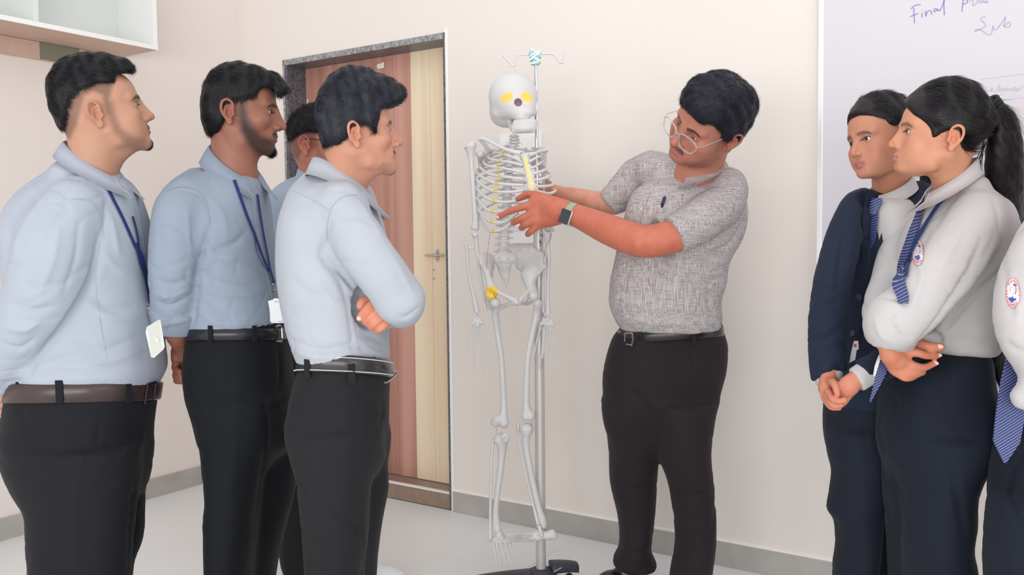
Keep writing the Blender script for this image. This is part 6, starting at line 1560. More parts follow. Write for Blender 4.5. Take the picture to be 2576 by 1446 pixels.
# ================================================================== fourth man, behind, with glasses
D = 3.02
if True:
    man = thing('person', 'man in glasses almost hidden behind the man with crossed arms', 'person', (W(800, 1400, D)[0], D, 0))
    hf = fit_head(D, -12, dict(earR=(777, 369), crown=(808, 275)), scale=1.0, free_az=False)
    hd = make_head(dict(frame=hf, neck_base=W(800, 452, D), neck_r=.055, skin=(176, 112, 92), dark=(46, 36, 38), lips=(140, 86, 80), moustache=.5, res=.0026, beard=[([(.02, .0), (.04, -.04), (.09, -.09), (.07, -.11), (.03, -.09), (.005, -.05)], .3, .006)], fade=[([(.01, .03), (.02, .0), (.005, -.01), (-.03, .02), (-.04, -.03), (-.06, -.05), (-.10, -.03), (-.10, .06), (0, .06)], .55, .008)],
        hair=dict(poly=[(.092, .072), (.100, .085), (.095, .108), (.070, .130), (.030, .143), (-.020, .144), (-.066, .128), (-.098, .095), (-.108, .050), (-.100, .015), (-.075, .02), (-.04, .045), (.02, .05), (.060, .062)], n=6000, t=.005)))
    S = Field()
    S.add(f_stack(levels(3.08, .17, [(438, 765, 835, .05), (455, 725, 865, .10), (485, 688, 895, .16), (540, 676, 905, .18), (660, 682, 905, .17), (780, 690, 905, .17), (880, 695, 900, .16)]), 2.2), .01)
    S.tube([W(705, 515, 2.98), W(700, 600, 2.96), W(705, 700, 2.97), W(720, 800, 2.97), W(760, 850, 2.99)], [.052, .054, .05, .045, .04], .015, .02)
    so, ss, _ = cloth('shirt', S, .008, SHIRT4, man, lines=[([(690, 540), (700, 600), (706, 660)], -.006, 7)], noise=((.003, 16, 31), (.001, 50, 32)))
    TF, to, ts = trousers(man, 'trousers', levels(3.08, .15, [(870, 698, 895), (950, 692, 895), (1050, 695, 890)]), [levels(3.03, .085, [(1000, 695, 820), (1200, 703, 800), (1384, 706, 790), (1438, 719, 782), (1441, 721, 782)]), levels(3.14, .085, [(1000, 760, 890), (1200, 800, 900), (1380, 815, 905), (1425, 820, 902)])], TR_CH, h=.011)
    cb = coarse_body([S, TF], h=.02); 
    H = Field(); hand(H, [[(775, 862, 2.98, .009), (790, 875, 2.97, .0085), (800, 885, 2.98, .008)], [(772, 868, 2.985, .009), (784, 882, 2.975, .0085), (792, 893, 2.98, .008)], [(768, 872, 2.99, .009), (776, 888, 2.98, .0085), (782, 899, 2.985, .008)], [(763, 874, 2.995, .008), (768, 889, 2.99, .0075), (772, 899, 2.99, .007)], [(778, 855, 2.97, .009), (792, 860, 2.96, .0085), (800, 868, 2.96, .008)]], [[(755, 845, 2.99, .026), (772, 866, 2.99, .026)]])
    body_mesh(man, hd, cb, [finish_hand(H, .003, (176, 112, 92))]); head_children(hd, man, HAIR)
    collar('collar', W(798, 442, D), R_(-30), .060, .062, .056, .030, -.020, .036, .048, .014, SHIRT4, man, gap=16, tip=.02)
    GLB = mat('spectacle_dark', srgb(60, 56, 60), rough=.2); LENS = mat('lens_clear', (1, 1, 1, 1), rough=.02, trans=1.0); LENS.node_tree.nodes['Principled BSDF'].inputs['IOR'].default_value = 1.08
    glasses(hd, 'eyeglasses', 'thin dark eyeglasses on the man hidden behind the others', GLB, LENS)
    shoe('shoe', W(722, 1440, 3.03), R_(-12), .27, SHOEW, SOLEW, man); shoe('shoe', W(842, 1440, 3.16), R_(-6), .27, SHOEW, SOLEW, man)
# ================================================================== the teacher
def linen():
    m, n, p = nt('linen_grey'); tc = n.nodes.new('ShaderNodeTexCoord')
    outs = []
    for sc_, st_ in (((420, 420, 16), 1.0), ((26, 26, 480), 1.0), ((60, 60, 60), .6)):
        mp = n.nodes.new('ShaderNodeMapping'); mp.inputs['Scale'].default_value = sc_; lnk(n, tc.outputs['Object'], mp.inputs[0])
        ns = n.nodes.new('ShaderNodeTexNoise'); ns.inputs['Scale'].default_value = 1.0; ns.inputs['Detail'].default_value = 3; lnk(n, mp.outputs[0], ns.inputs[0]); outs.append(ns.outputs[0])
    a = n.nodes.new('ShaderNodeMath'); a.operation = 'MULTIPLY'; lnk(n, outs[0], a.inputs[0]); a.inputs[1].default_value = .62
    b = n.nodes.new('ShaderNodeMath'); b.operation = 'MULTIPLY_ADD'; lnk(n, outs[1], b.inputs[0]); b.inputs[1].default_value = .38; lnk(n, a.outputs[0], b.inputs[2])
    cr = n.nodes.new('ShaderNodeValToRGB'); cr.color_ramp.elements[0].position = .38; cr.color_ramp.elements[0].color = srgb(138, 130, 130); cr.color_ramp.elements[1].position = .60; cr.color_ramp.elements[1].color = srgb(198, 191, 191)
    e = cr.color_ramp.elements.new(.48); e.color = srgb(170, 163, 163)
    lnk(n, b.outputs[0], cr.inputs[0]); lnk(n, cr.outputs[0], p.inputs['Base Color']); p.inputs['Roughness'].default_value = .85; p.inputs['Specular IOR Level'].default_value = .2
    bp = n.nodes.new('ShaderNodeBump'); bp.inputs['Strength'].default_value = .25; bp.inputs['Distance'].default_value = .001; lnk(n, b.outputs[0], bp.inputs['Height']); lnk(n, bp.outputs[0], p.inputs['Normal'])
    return m
LINEN = linen()
if True:
    D = 2.64
    man = thing('person', 'teacher in grey linen shirt and clear glasses pointing at the skeleton ribs', 'person', (W(1680, 1400, 2.9)[0], 2.9, 0))
    hf = fit_head(D, -152, dict(earL=(1824, 369), nose=(1694, 351), chin=(1704, 405), browL=(1744, 339), browR=(1700, 297), mouth=(1701, 380), crown=(1830, 205)), pitch0=-17, roll0=44, scale=1.10, fix=True)
    TH = [(.086, .064), (.098, .082), (.098, .108), (.075, .134), (.030, .148), (-.020, .147), (-.066, .130), (-.098, .095), (-.110, .050), (-.106, .005), (-.092, -.028), (-.072, -.044), (-.050, -.038), (-.036, -.010), (-.032, .012), (-.020, .030), (-.004, .032), (.008, .016), (.018, .018), (.024, .036), (.044, .048), (.056, .056), (.064, .070), (.076, .074)]
    hd = make_head(dict(frame=hf, neck_base=W(1745, 462, 2.78), neck_r=.062, skin=(182, 120, 100), dark=(52, 38, 42), lips=(176, 108, 104), moustache=.8, shape=dict(full=1.0, cheek=1.06, jaw=1.08, chin_z=.008, open=.45, nose=1.12, lipw=1.1), plain_eyes=True,
        fade=[([(.01, .03), (.02, .0), (.02, -.03), (-.03, -.04), (-.05, -.07), (-.09, -.05), (-.10, .0), (-.04, .02)], .35, .012)], beard=[([(.02, -.02), (.045, -.055), (.092, -.080), (.098, -.10), (.06, -.115), (.02, -.095), (.0, -.06), (.004, -.03)], .38, .012)],
        hair=dict(poly=TH, t=.011, ells=[((0, -.004, .050), (.086, .135, .122))], front_in=(.104, .030), dir=lambda P, N: np.stack([.5 * np.sin(60 * P[:, 1]) , .3 * np.cos(50 * P[:, 2]), -.5 + 0 * P[:, 0]], 1), len=.015, lift=.32, jit=.5, curl=.5, n=15000, inflate=.003, wave=.0022)))
    S = Field()
    S.add(f_stack(levels(2.84, .13, [(444, 1660, 1830, .05, 2.80), (462, 1618, 1852, .08, 2.80), (490, 1588, 1872, .115, 2.81), (540, 1572, 1880, .135, 2.82), (600, 1558, 1868, .145), (660, 1546, 1835, .145), (710, 1536, 1826, .15), (760, 1533, 1812, .15), (800, 1546, 1814, .145), (830, 1566, 1808, .13)]), 2.2), .01)
    S.tube([W(1808, 462, 2.76), W(1832, 470, 2.73), W(1815, 510, 2.70), W(1765, 552, 2.66), W(1700, 588, 2.64), W(1640, 600, 2.66)], [.040, .060, .068, .068, .060, .054], .03, .02)
    S.tube([W(1740, 452, 2.80), W(1690, 428, 2.82), W(1640, 420, 2.86)], [.045, .048, .046], .04, .02)
    S.tube([W(1640, 420, 2.86), W(1600, 440, 2.92), W(1570, 475, 2.94), W(1530, 515, 2.96)], [.045, .055, .055, .048], .03, .02)
    S.sub(f_cut(W(1692, 586, 2.64), W(1660, 600, 2.64) - W(1740, 562, 2.66) + np.array([0, 0, -.005]), .10), .003)
    S.sub(f_cut(W(1534, 512, 2.96), W(1500, 520, 2.97) - W(1560, 470, 2.94), .09), .003)
    ln = [([(1660, 540), (1700, 520), (1760, 480), (1800, 465)], -.008, 9), ([(1640, 560), (1650, 600), (1650, 660)], -.006, 10), ([(1730, 640), (1780, 640), (1840, 610), (1870, 560)], -.009, 9), ([(1740, 665), (1790, 670), (1830, 655)], .006, 10), ([(1760, 690), (1790, 705), (1825, 690)], -.007, 8), ([(1720, 690), (1770, 730), (1810, 745)], -.005, 8), ([(1560, 760), (1640, 790), (1740, 800), (1800, 780)], -.005, 12), ([(1580, 800), (1650, 815), (1740, 810)], .005, 10), ([(1570, 640), (1600, 700), (1600, 760)], .004, 14),
          ([(1610, 400), (1590, 440), (1585, 480)], -.005, 7), ([(1700, 500), (1740, 470), (1790, 440)], .004, 8), ([(1560, 430), (1575, 470), (1570, 510)], -.005, 7), ([(1730, 560), (1780, 560), (1830, 540)], .003, 9), ([(1740, 600), (1790, 600), (1840, 570)], -.004, 8), ([(1690, 720), (1700, 760), (1690, 800)], -.003, 10)]
    so, ss, _ = cloth('shirt', S, .0062, LINEN, man, lines=ln, noise=((.0015, 15, 51), (.0013, 45, 52), (.0006, 110, 53)), crease=.005)
    TF, to, ts = trousers(man, 'trousers', levels(2.88, .14, [(790, 1600, 1806, .12), (835, 1552, 1818), (875, 1533, 1828), (940, 1518, 1824), (1000, 1519, 1808, .126), (1040, 1523, 1797, .108), (1075, 1528, 1793, .085)]),
        [levels(3.00, .095, [(1010, 1520, 1690, .115, 2.90), (1060, 1524, 1670, .112, 2.91), (1140, 1533, 1657, .108, 2.94), (1214, 1536, 1651, .10, 2.97), (1302, 1556, 1645), (1372, 1559, 1636), (1398, 1548, 1642), (1412, 1541, 1650), (1424, 1546, 1650)]),
         levels(2.82, .10, [(1010, 1640, 1806, .122), (1060, 1645, 1796, .120), (1140, 1655, 1788, .112), (1220, 1682, 1795, .104), (1302, 1696, 1799), (1366, 1701, 1798), (1446, 1688, 1787), (1490, 1686, 1790), (1512, 1684, 1792)])], TR_BRN,
        lines=[([(1735, 850), (1745, 920), (1765, 962)], -.005, 4), ([(1560, 960), (1620, 1010), (1655, 1070), (1650, 1130)], -.008, 9), ([(1650, 960), (1690, 1040), (1710, 1120)], .004, 16), ([(1545, 1200), (1600, 1230), (1645, 1210)], -.005, 8), ([(1690, 1230), (1740, 1250), (1790, 1220)], -.005, 8), ([(1560, 1380), (1600, 1395), (1640, 1380)], -.006, 6), ([(1550, 1400), (1600, 1408), (1645, 1400)], .005, 5)])
    bo, bs = belt('belt', [*levels(2.88, .145, [(822, 1556, 1812), (852, 1553, 1816)]), .05, -.07], LEAB, man, t=.004)
    h = bs.hit(1585, 852, .002)
    if h is not None:
        t_ = np.cross([0, 0, 1.0], h[1]); t_ /= np.linalg.norm(t_); Mx = np.stack([t_, np.cross(h[1], t_), h[1]], 1); q = h[0]
        b = MB(); b.tube([q + Mx @ np.array(v) for v in ((-.020, .017, .001), (.016, .019, .004), (.020, .0, .005), (.016, -.019, .004), (-.020, -.017, .001), (-.020, .017, .001))], .003, 8); b.build('buckle', BUCK, man)
    for x, y in ((1660, 862), (1745, 850)):
        h = bs.hit(x, y, .0008)
        if h: b = MB(); b.box(h[0] + h[1] * .001, (.007, .002, .022), np.stack([np.cross([0, 0, 1.0], h[1]) / np.linalg.norm(np.cross([0, 0, 1.0], h[1])), h[1], np.array([0, 0, 1.0])], 1), bev=.001); b.build('belt_loop', TR_BRN, man, smooth=False)
    collar('collar', W(1757, 428, 2.77), R_(-145), .074, .066, .066, W(1810, 386, 2.8)[2] - W(1757, 428, 2.77)[2], W(1690, 440, 2.70)[2] - W(1757, 428, 2.77)[2], .034, .048, .022, LINEN, man, gap=18, tip=.02)
    # bare arms, hands
    A_ = Field(); hd_ = 2.905
    A_.tube([W(1760, 555, 2.67), W(1700, 592, 2.645), W(1630, 607, 2.65), W(1590, 600, 2.68), W(1530, 577, 2.74), W(1480, 555, 2.80), W(1430, 534, 2.855), W(1405, 530, 2.875)], [.050, .050, .0495, .0510, .0475, .041, .0335, .032], .01, .02)
    A_.tube([W(1415, 525, 2.865), W(1385, 515, 2.885), W(1350, 506, hd_)], [.031, .030, .024], .015, .015)
    A_.tube([W(1412, 540, 2.868), W(1382, 550, 2.89), W(1352, 558, hd_)], [.029, .028, .022], .015, .015)
    hand(A_, [[(1352, 500, hd_ - .004, .0175), (1325, 518, hd_ - .006, .0125), (1286, 529, hd_ + .004, .0112), (1254, 546, hd_ + .020, .0092)],
              [(1352, 522, hd_ - .010, .0170), (1330, 540, hd_ - .012, .0128), (1308, 551, hd_ - .006, .0118), (1292, 560, hd_ + .016, .0102)],
              [(1356, 542, hd_ - .010, .0165), (1338, 556, hd_ - .012, .0125), (1321, 566, hd_ - .004, .0116), (1312, 573, hd_ + .018, .0102)],
              [(1362, 558, hd_ - .006, .0150), (1349, 571, hd_ - .006, .0120), (1336, 582, hd_, .0112), (1328, 589, hd_ + .016, .0100)],
              [(1378, 502, hd_ - .004, .0165), (1345, 490, hd_ + .012, .0125), (1325, 489, hd_ + .030, .0112), (1304, 500, hd_ + .046, .0098)]],
         [[(1392, 528, 2.88, .034), (1368, 530, hd_ - .004, .030), (1352, 532, hd_ - .002, .024)]], k=.010)
    m1 = finish_hand(A_, .0026, (198, 112, 88))
    B_ = Field(); B_.tube([W(1585, 490, 2.95), W(1545, 512, 2.965), W(1500, 505, 3.0), W(1450, 492, 3.05), W(1405, 484, 3.10)], [.040, .038, .033, .027, .022], .01, .02)
    hand(B_, [[(1390, 480, 3.12, .013), (1370, 474, 3.15, .0105), (1352, 474, 3.17, .0095), (1338, 478, 3.18, .008)], [(1388, 486, 3.12, .013), (1366, 484, 3.155, .0105), (1348, 486, 3.175, .0095), (1334, 491, 3.18, .008)], [(1390, 492, 3.12, .013), (1370, 494, 3.15, .010), (1354, 498, 3.17, .009), (1342, 503, 3.175, .008)], [(1394, 497, 3.12, .012), (1378, 503, 3.14, .009), (1366, 508, 3.15, .008)], [(1398, 476, 3.10, .013), (1386, 464, 3.11, .011), (1378, 456, 3.12, .009)]], [[(1405, 484, 3.10, .022), (1388, 486, 3.125, .022)]])
    m2 = finish_hand(B_, .0034, (208, 146, 124))
    cb = coarse_body([S, TF]); body_mesh(man, hd, cb, [m1, m2]); head_children(hd, man, HAIR_SOFT, (0, -.5))
    nail(man, 1252, 546.5, hd_ + .0115, R_(205), .0068, .0048)
    shoe('shoe', W(1612, 1440, 3.02), R_(-165), .28, SHOEB, SOLE, man, hgt=.10); shoe('shoe', W(1760, 1500, 2.84), R_(-150), .28, SHOEB, SOLE, man, hgt=.10)
    strip('placket', ss, [(1650, 456), (1628, 490), (1612, 530), (1604, 560)], .010, LINEN, man, .0006, .0011)
    strip('placket', ss, [(1590, 655), (1575, 700), (1570, 750), (1580, 800)], .010, LINEN, man, .0006, .0011)
    for q in ((1614, 525), (1573, 668), (1560, 747)): button(ss, *q, .0055, mat('button_pale', srgb(196, 192, 194), rough=.35), man)
    strip('shirt_pocket', ss, [(1648, 514), (1668, 508), (1690, 500), (1700, 497)], .0016, LINEN, man, .0006, .0014)
    h = ss.hit(1670, 505, .004)
    pen = thing('pen', 'dark blue pen clipped in the teacher shirt pocket', 'pen', tuple(h[0]))
    up = W(1673, 496, h[0][1]) - W(1668, 512, h[0][1]); up /= np.linalg.norm(up); b = MB(); b.tube([h[0] - up * .012, h[0] + up * .009], .0048, 12); b.ball(h[0] + up * .009, .0047); b.tube([h[0] + h[1] * .006 + up * .008, h[0] + h[1] * .006 - up * .012], .0011, 6); b.build('cap', mat('pen_navy', srgb(40, 44, 70), rough=.25), pen)
    b = MB(); b.tube([h[0] - up * .012, h[0] - up * .05 - h[1] * .03, h[0] - up * .11 - h[1] * .035], .0042, 10); b.build('barrel', mat('pen_navy_barrel', srgb(40, 44, 70), rough=.3), pen)
    CLR = mat('clear_plastic', srgb(236, 234, 230), rough=.12, trans=.75); CLR.node_tree.nodes['Principled BSDF'].inputs['IOR'].default_value = 1.3
    LENS = mat('lens_clear', (1, 1, 1, 1), rough=.02, trans=1.0); LENS.node_tree.nodes['Principled BSDF'].inputs['IOR'].default_value = 1.06
    glasses(hd, 'eyeglasses', 'clear plastic framed eyeglasses worn by the teacher', CLR, LENS, slide=.006, drop=-.007, wide=1.12, rimr=.0021)
    # wrist watch
    STR = mat('strap_sage', srgb(160, 170, 150), rough=.5); GLS = mat('watch_glass', srgb(14, 20, 34), rough=.08, coat=.8); CASE = mat('watch_case', srgb(186, 190, 196), rough=.22, metal=.8)
    hs = Surf(m1[0], m1[1]); h = hs.hit(1426, 546, .0)
    wp, wn = h; axis = W(1480, 555, 2.80) - W(1405, 530, 2.875); axis /= np.linalg.norm(axis)
    wn = CAM - wp; wn /= np.linalg.norm(wn); wn = wn - axis * (wn @ axis); wn /= np.linalg.norm(wn); sd = np.cross(axis, wn); 
    wt_ = thing('wristwatch', 'square dark faced smartwatch with sage strap on the teacher wrist', 'watch', tuple(wp))
    b = MB(); b.box(wp + wn * .0065, (.0215, .0250, .0058), np.stack([axis, sd, wn], 1), bev=.0045); b.build('case', CASE, wt_)
    b = MB(); b.box(wp + wn * .0122, (.0196, .0230, .0012), np.stack([axis, sd, wn], 1), bev=.0011); b.build('screen', GLS, wt_)
    b = MB(); b.lathe(wp + wn * .0065 - axis * .0222 - sd * .004, [(.0034, -.0015), (.0036, 0), (.0032, .0018)], 12, np.stack([sd, wn, -axis], 1)); b.build('crown', CASE, wt_)
    P = []; N = []
    cax = wp - wn * .030
    for a in np.linspace(R_(32), R_(328), 40):
        dirn = wn * math.cos(a) + sd * math.sin(a)
        r_h = hs.bvh.ray_cast(Vector(cax + dirn * .08), Vector(-dirn))
        q = np.array(r_h[0]) if r_h[0] is not None else cax + dirn * .03
        if np.linalg.norm(q - cax) > .05: q = cax + dirn * .033
        P.append(q + dirn * .0012); N.append(dirn)
    b = MB(); b.ribbon(P, N, .0120, .0022); b.build('strap', STR, wt_)
TIEM = None
def tie_mat():
    m, n, p = nt('tie_navy_striped'); tc = n.nodes.new('ShaderNodeTexCoord'); mp = n.nodes.new('ShaderNodeMapping'); lnk(n, tc.outputs['Object'], mp.inputs[0]); mp.inputs['Rotation'].default_value = (0, R_(32), 0)
    w = n.nodes.new('ShaderNodeTexWave'); w.bands_direction = 'Z'; w.inputs['Scale'].default_value = 62; w.inputs['Distortion'].default_value = .4; w.inputs['Detail'].default_value = 1; lnk(n, mp.outputs[0], w.inputs[0])
    cr = n.nodes.new('ShaderNodeValToRGB'); cr.color_ramp.elements[0].position = .86; cr.color_ramp.elements[0].color = srgb(46, 58, 108); cr.color_ramp.elements[1].position = .97; cr.color_ramp.elements[1].color = srgb(150, 158, 196)
    lnk(n, w.outputs[0], cr.inputs[0]); lnk(n, cr.outputs[0], p.inputs['Base Color']); p.inputs['Roughness'].default_value = .55; return m
TIEM = tie_mat()
def tie(parent, surf, L, wpx, d, off=.006, knot=None, name='tie'):
    P, N = surf.line(L, off, 6)
    w = np.interp(np.linspace(0, 1, len(P)), np.linspace(0, 1, len(wpx)), [mm(v / 2, d) for v in wpx])
    b = MB(); b.ribbon(P, N, w, .0035); o = b.build(name, TIEM, parent)
    if knot:
        h = surf.hit(knot[0], knot[1], off)
        t_ = np.array([knot[2], 0, -1.0]); t_ -= h[1] * (t_ @ h[1]); t_ /= np.linalg.norm(t_); s_ = np.cross(t_, h[1])
        k = MB(); c = h[0]; a = mm(knot[3] / 2, d); e = mm(knot[4] / 2, d); l = mm(knot[5] / 2, d)
        V = []
        for (sx, st, ww, hh) in ((0, -1, a, .004), (0, -.6, a * 1.03, .008), (0, .7, e * 1.05, .008), (0, 1, e, .004)):
            for q in np.linspace(0, 2 * math.pi, 13)[:-1]: V.append(c + t_ * st * l + s_ * ww * math.cos(q) + h[1] * (hh * math.sin(q) + .003))
        F = [(i * 12 + j, (i + 1) * 12 + j, (i + 1) * 12 + (j + 1) % 12, i * 12 + (j + 1) % 12) for i in range(3) for j in range(12)] + [tuple(range(12)), tuple(36 + j for j in range(12))[::-1]]
        k.add(V, F); k.build('knot', TIEM, o)
    return o
def crest(parent, surf, cx, cy, rx, ry, d):
    """round college badge: white disc, red ring of lettering, blue bird-like mark"""
    WHT = mat('crest_white', srgb(240, 240, 244), rough=.6); RED = mat('crest_red', srgb(214, 120, 118), rough=.6); BLU = mat('crest_blue', srgb(70, 92, 176), rough=.6); PCH = mat('crest_peach', srgb(240, 206, 190), rough=.6)
    h = surf.hit(cx, cy, .0012)
    if h is None: return
    def P(u, v, off): 
        q = surf.hit(cx + rx * u, cy - ry * v, off); return q[0] if q is not None else None
    b = MB(); V = [P(0, 0, .0016)]; 
    ring = [P(.98 * math.cos(a), .98 * math.sin(a), .0016) for a in np.linspace(0, 2 * math.pi, 41)[:-1]]
    if any(r is None for r in ring) : return
    mid = [P(.5 * math.cos(a), .5 * math.sin(a), .0016) for a in np.linspace(0, 2 * math.pi, 41)[:-1]]
    b.add(V + mid + ring, [(0, 1 + i, 1 + (i + 1) % 40) for i in range(40)] + [(1 + i, 41 + i, 41 + (i + 1) % 40, 1 + (i + 1) % 40) for i in range(40)])
    o = b.build('crest', WHT, parent)
    def st(L, w, m, off=.0021, nm='crest_mark', dens=4):
        Q = []; N = []
        for u, v in (catmull(L, dens) if len(L) > 2 else L):
            q = surf.hit(cx + rx * u, cy - ry * v, off)
            if q: Q.append(q[0]); N.append(q[1])
        if len(Q) > 1: bb = MB(); bb.ribbon(Q, N, w, .0003); bb.build(nm, m, o, smooth=False)
    st([(.97 * math.cos(a), .97 * math.sin(a)) for a in np.linspace(0, 2 * math.pi, 30)], .0006, RED)
    bb = MB()                                     # small lettering round the ring
    for i in range(26):
        a = R_(60) + 2 * math.pi * i / 26
        if i in (6, 7, 19, 20): continue
        for (r0, r1, da) in ((.70, .88, -.05), (.70, .88, .05)) if i % 2 else ((.70, .88, 0), (.79, .80, .06)):
            q0 = surf.hit(cx + rx * r0 * math.cos(a + da), cy - ry * r0 * math.sin(a + da), .0021); q1 = surf.hit(cx + rx * r1 * math.cos(a - da), cy - ry * r1 * math.sin(a - da), .0021)
            if q0 and q1: bb.ribbon([q0[0], q1[0]], [q0[1], q1[1]], .0005, .0003)
    oo = bb.build('ring_lettering', RED, o, smooth=False); oo['kind'] = 'stuff'
    st([(-.46, -.28), (-.30, -.46), (-.05, -.52), (.22, -.44), (.40, -.40)], .0020, BLU); st([(-.22, -.30), (-.05, -.48), (.05, -.20)], .0016, BLU); st([(-.02, -.62), (.20, -.30)], .0014, BLU)
    st([(-.30, .10), (-.25, .36), (.05, .42), (.16, .15), (0, -.08)], .0010, PCH); st([(.02, .50), (.20, .56), (.38, .44)], .0016, BLU); st([(.36, .40), (.40, .15), (.30, -.08)], .0006, BLU)
def ponytail(parent, chain, material, n, seed, name='ponytail', wisps=0, ln=.055):
    A = catmull(np.array([list(W(*q[:3])) + [q[3]] for q in chain]), 5)
    F = Field(); F.tube(A[:, :3], A[:, 3], .01, .01, ((0, 1, 0), 1.25))
    V, Q = nets(*F.grid(.0045), smooth=2); N = vnormals(V, Q)
    V = V + N * (.0007 * np.sin(2 * math.pi * 16 * (V[:, 0] * 2.2 + .25 * np.sin(V[:, 2] * 9))))[:, None] + N * (.0015 * wnoise(V * np.array([1, 1, .15]), 220, seed))[:, None]
    T = np.gradient(A[:, :3], axis=0); T /= np.linalg.norm(T, axis=1)[:, None]
    def dirf(P, Nn):
        i = np.argmin(((P[:, None, :] - A[None, :, :3]) ** 2).sum(-1), 1); return T[i]
    sv, sf = strands(V, N, dirf, n, ln, .0012, seed, .02, 4, .02, .035, .03, 0.4)
    return mesh_np(name, np.vstack([V, sv]), np.vstack([Q, sf + len(V)]), parent, material, True)
HAIRW = mat('hair_brown_black', srgb(24, 20, 24), rough=0.46, spec=0.32, noise=(90, 0.35), bump=(420, .5, .0012), stretch=(.10, .35, 1))

# ================================================================== woman in the blazer
if True:
    D = 2.25
    wo = thing('person', 'young woman in navy blazer and striped tie with clasped hands', 'person', (W(2200, 1400, D)[0], D, 0))
    hf = fit_head(D, -160, dict(nose=(2141, 393), chin=(2176, 440), eyeL=(2177, 357), eyeR=(2139, 356), mouth=(2158, 413)), pitch0=-5, roll0=-8, scale=.87, fix=True)
    WH = [(.080, .078), (.092, .086), (.096, .098), (.088, .118), (.060, .142), (.020, .154), (-.030, .152), (-.072, .132), (-.102, .095), (-.112, .050), (-.106, .005), (-.090, -.025), (-.060, -.032), (-.040, -.018), (-.030, .010), (-.016, .030), (.000, .034), (.018, .030), (.034, .036), (.046, .052), (.062, .062)]
    hd = make_head(dict(frame=hf, neck_base=W(2248, 490, D + .05), neck_r=.050, adam=False, skin=(196, 136, 110), dark=(46, 34, 36), lips=(182, 110, 104), shape=dict(jaw=.90, cheek=.97, nose=.84, tip=.108, bridge=.089, lipw=1.0, chin_z=.010, open=1.1, full=1.02), brow=.62,
        hair=dict(poly=WH, t=.0035, ells=[((0, -.010, .050), (.079, .104, .106))], front_in=(.101, .036), dir=lambda P, N: np.stack([.10 * np.sign(P[:, 0]), -1 + 0 * P[:, 0], -.1 - P[:, 1] * 3], 1), len=.040, lift=.02, jit=.07, curl=.04, n=12000, inflate=.0, wave=.0008, round=.014, ymax=.080, earclear=.045, hug=2.6)))
    S = Field()
    S.add(f_stack(levels(2.33, .15, [(478, 2165, 2345, .05), (500, 2135, 2365, .085), (530, 2118, 2372, .12), (600, 2112, 2372, .145), (700, 2105, 2350, .145), (800, 2098, 2332, .145), (900, 2088, 2330, .15), (960, 2082, 2328, .155), (1005, 2080, 2325, .155), (1016, 2080, 2325, .15)]), 2.2), .01)
    S.tube([W(2170, 505, 2.28), W(2150, 525, 2.25), W(2122, 600, 2.22), W(2095, 700, 2.17), (W(2082, 800, 2.13)), W(2082, 900, 2.10), W(2090, 965, 2.08)], [.035, .040, .046, .046, .046, .044, .042], .02, .02)
    S.tube([W(2320, 500, 2.28), W(2340, 560, 2.22), W(2335, 700, 2.16), W(2310, 840, 2.10), W(2260, 895, 2.04), W(2190, 930, 2.0), W(2150, 950, 1.99)], [.04, .046, .046, .046, .041, .037, .034], .02, .02)
    S.sub(f_cut(W(2088, 946, 2.085), np.array([.25, -.35, -1]), .09), .003); S.sub(f_cut(W(2166, 944, 1.99), W(2140, 958, 1.99) - W(2200, 925, 2.0), .075), .003)
    S.sub(f_ell(W(2218, 498, 2.16), (.042, .10, .044)), .008); S.sub(f_ell(W(2208, 556, 2.14), (.027, .085, .058)), .006); S.sub(f_ell(W(2194, 630, 2.14), (.013, .075, .050)), .005)
    ln = [([(2120, 560), (2112, 650), (2100, 740)], -.006, 8), ([(2060, 745), (2090, 760), (2115, 745)], -.006, 6), ([(2055, 700), (2085, 720), (2120, 700)], .004, 7), ([(2045, 850), (2080, 845), (2118, 820)], -.006, 8), ([(2050, 880), (2080, 870), (2110, 860)], .005, 8), ([(2110, 850), (2140, 900), (2150, 930)], -.006, 8), ([(2190, 560), (2192, 640), (2185, 720), (2170, 830), (2150, 900)], -.006, 5), ([(2140, 560), (2140, 640), (2130, 720)], .004, 10)]
    so, ss, _ = cloth('blazer', S, .0062, BLAZ, wo, lines=ln, noise=((.0026, 14, 61), (.0009, 45, 62)), crease=.004)
    SI = Field(); SI.add(f_stack(levels(2.27, .08, [(500, 2188, 2280, .055), (520, 2180, 2290, .085), (560, 2178, 2285, .100), (620, 2178, 2265, .100), (690, 2178, 2240, .085)]), 2.2), .01)
    si, sis, _ = cloth('shirt', SI, .006, WSHIRT, wo, noise=((.001, 30, 63),), crease=.001)
    # lapels
    def lapel(L, name='lapel'):
        Q = []; N = []
        for x, y in L:
            h = ss.hit(x, y, .0035) or sis.hit(x, y, .010)
            if h is None: continue
            Q.append(h[0]); N.append(h[1])
        n_ = np.mean(N, axis=0); n_ /= np.linalg.norm(n_); b = MB(); b.prism(Q, n_, .0035); return b.build(name, BLAZ, wo, smooth=False)
    for L, wp in (([(2322, 446), (2296, 492), (2262, 552), (2228, 618), (2198, 690)], [30, 54, 50, 36, 8]), ([(2181, 484), (2178, 530), (2174, 590), (2178, 660)], [8, 20, 18, 5])):
        P, N = ss.line(L, .0035, 6)
        if len(P) > 3: b = MB(); b.ribbon(P, N, np.interp(np.linspace(0, 1, len(P)), np.linspace(0, 1, len(wp)), [mm(v / 2, 2.2) for v in wp]), .003); b.build('lapel', BLAZ, wo)
    collar('collar', W(2240, 470, D + .03), R_(-155), .056, .050, .050, W(2290, 436, D)[2] - W(2240, 470, D)[2], W(2200, 494, D)[2] - W(2240, 470, D)[2], .030, .046, .014, WSHIRT, wo, gap=16, tip=.018)
    tie(wo, sis, [(2205, 530), (2203, 552), (2196, 590), (2190, 620), (2186, 652)], [22, 30, 46, 38, 14], D, .006, knot=(2207, 522, -.15, 36, 22, 42))
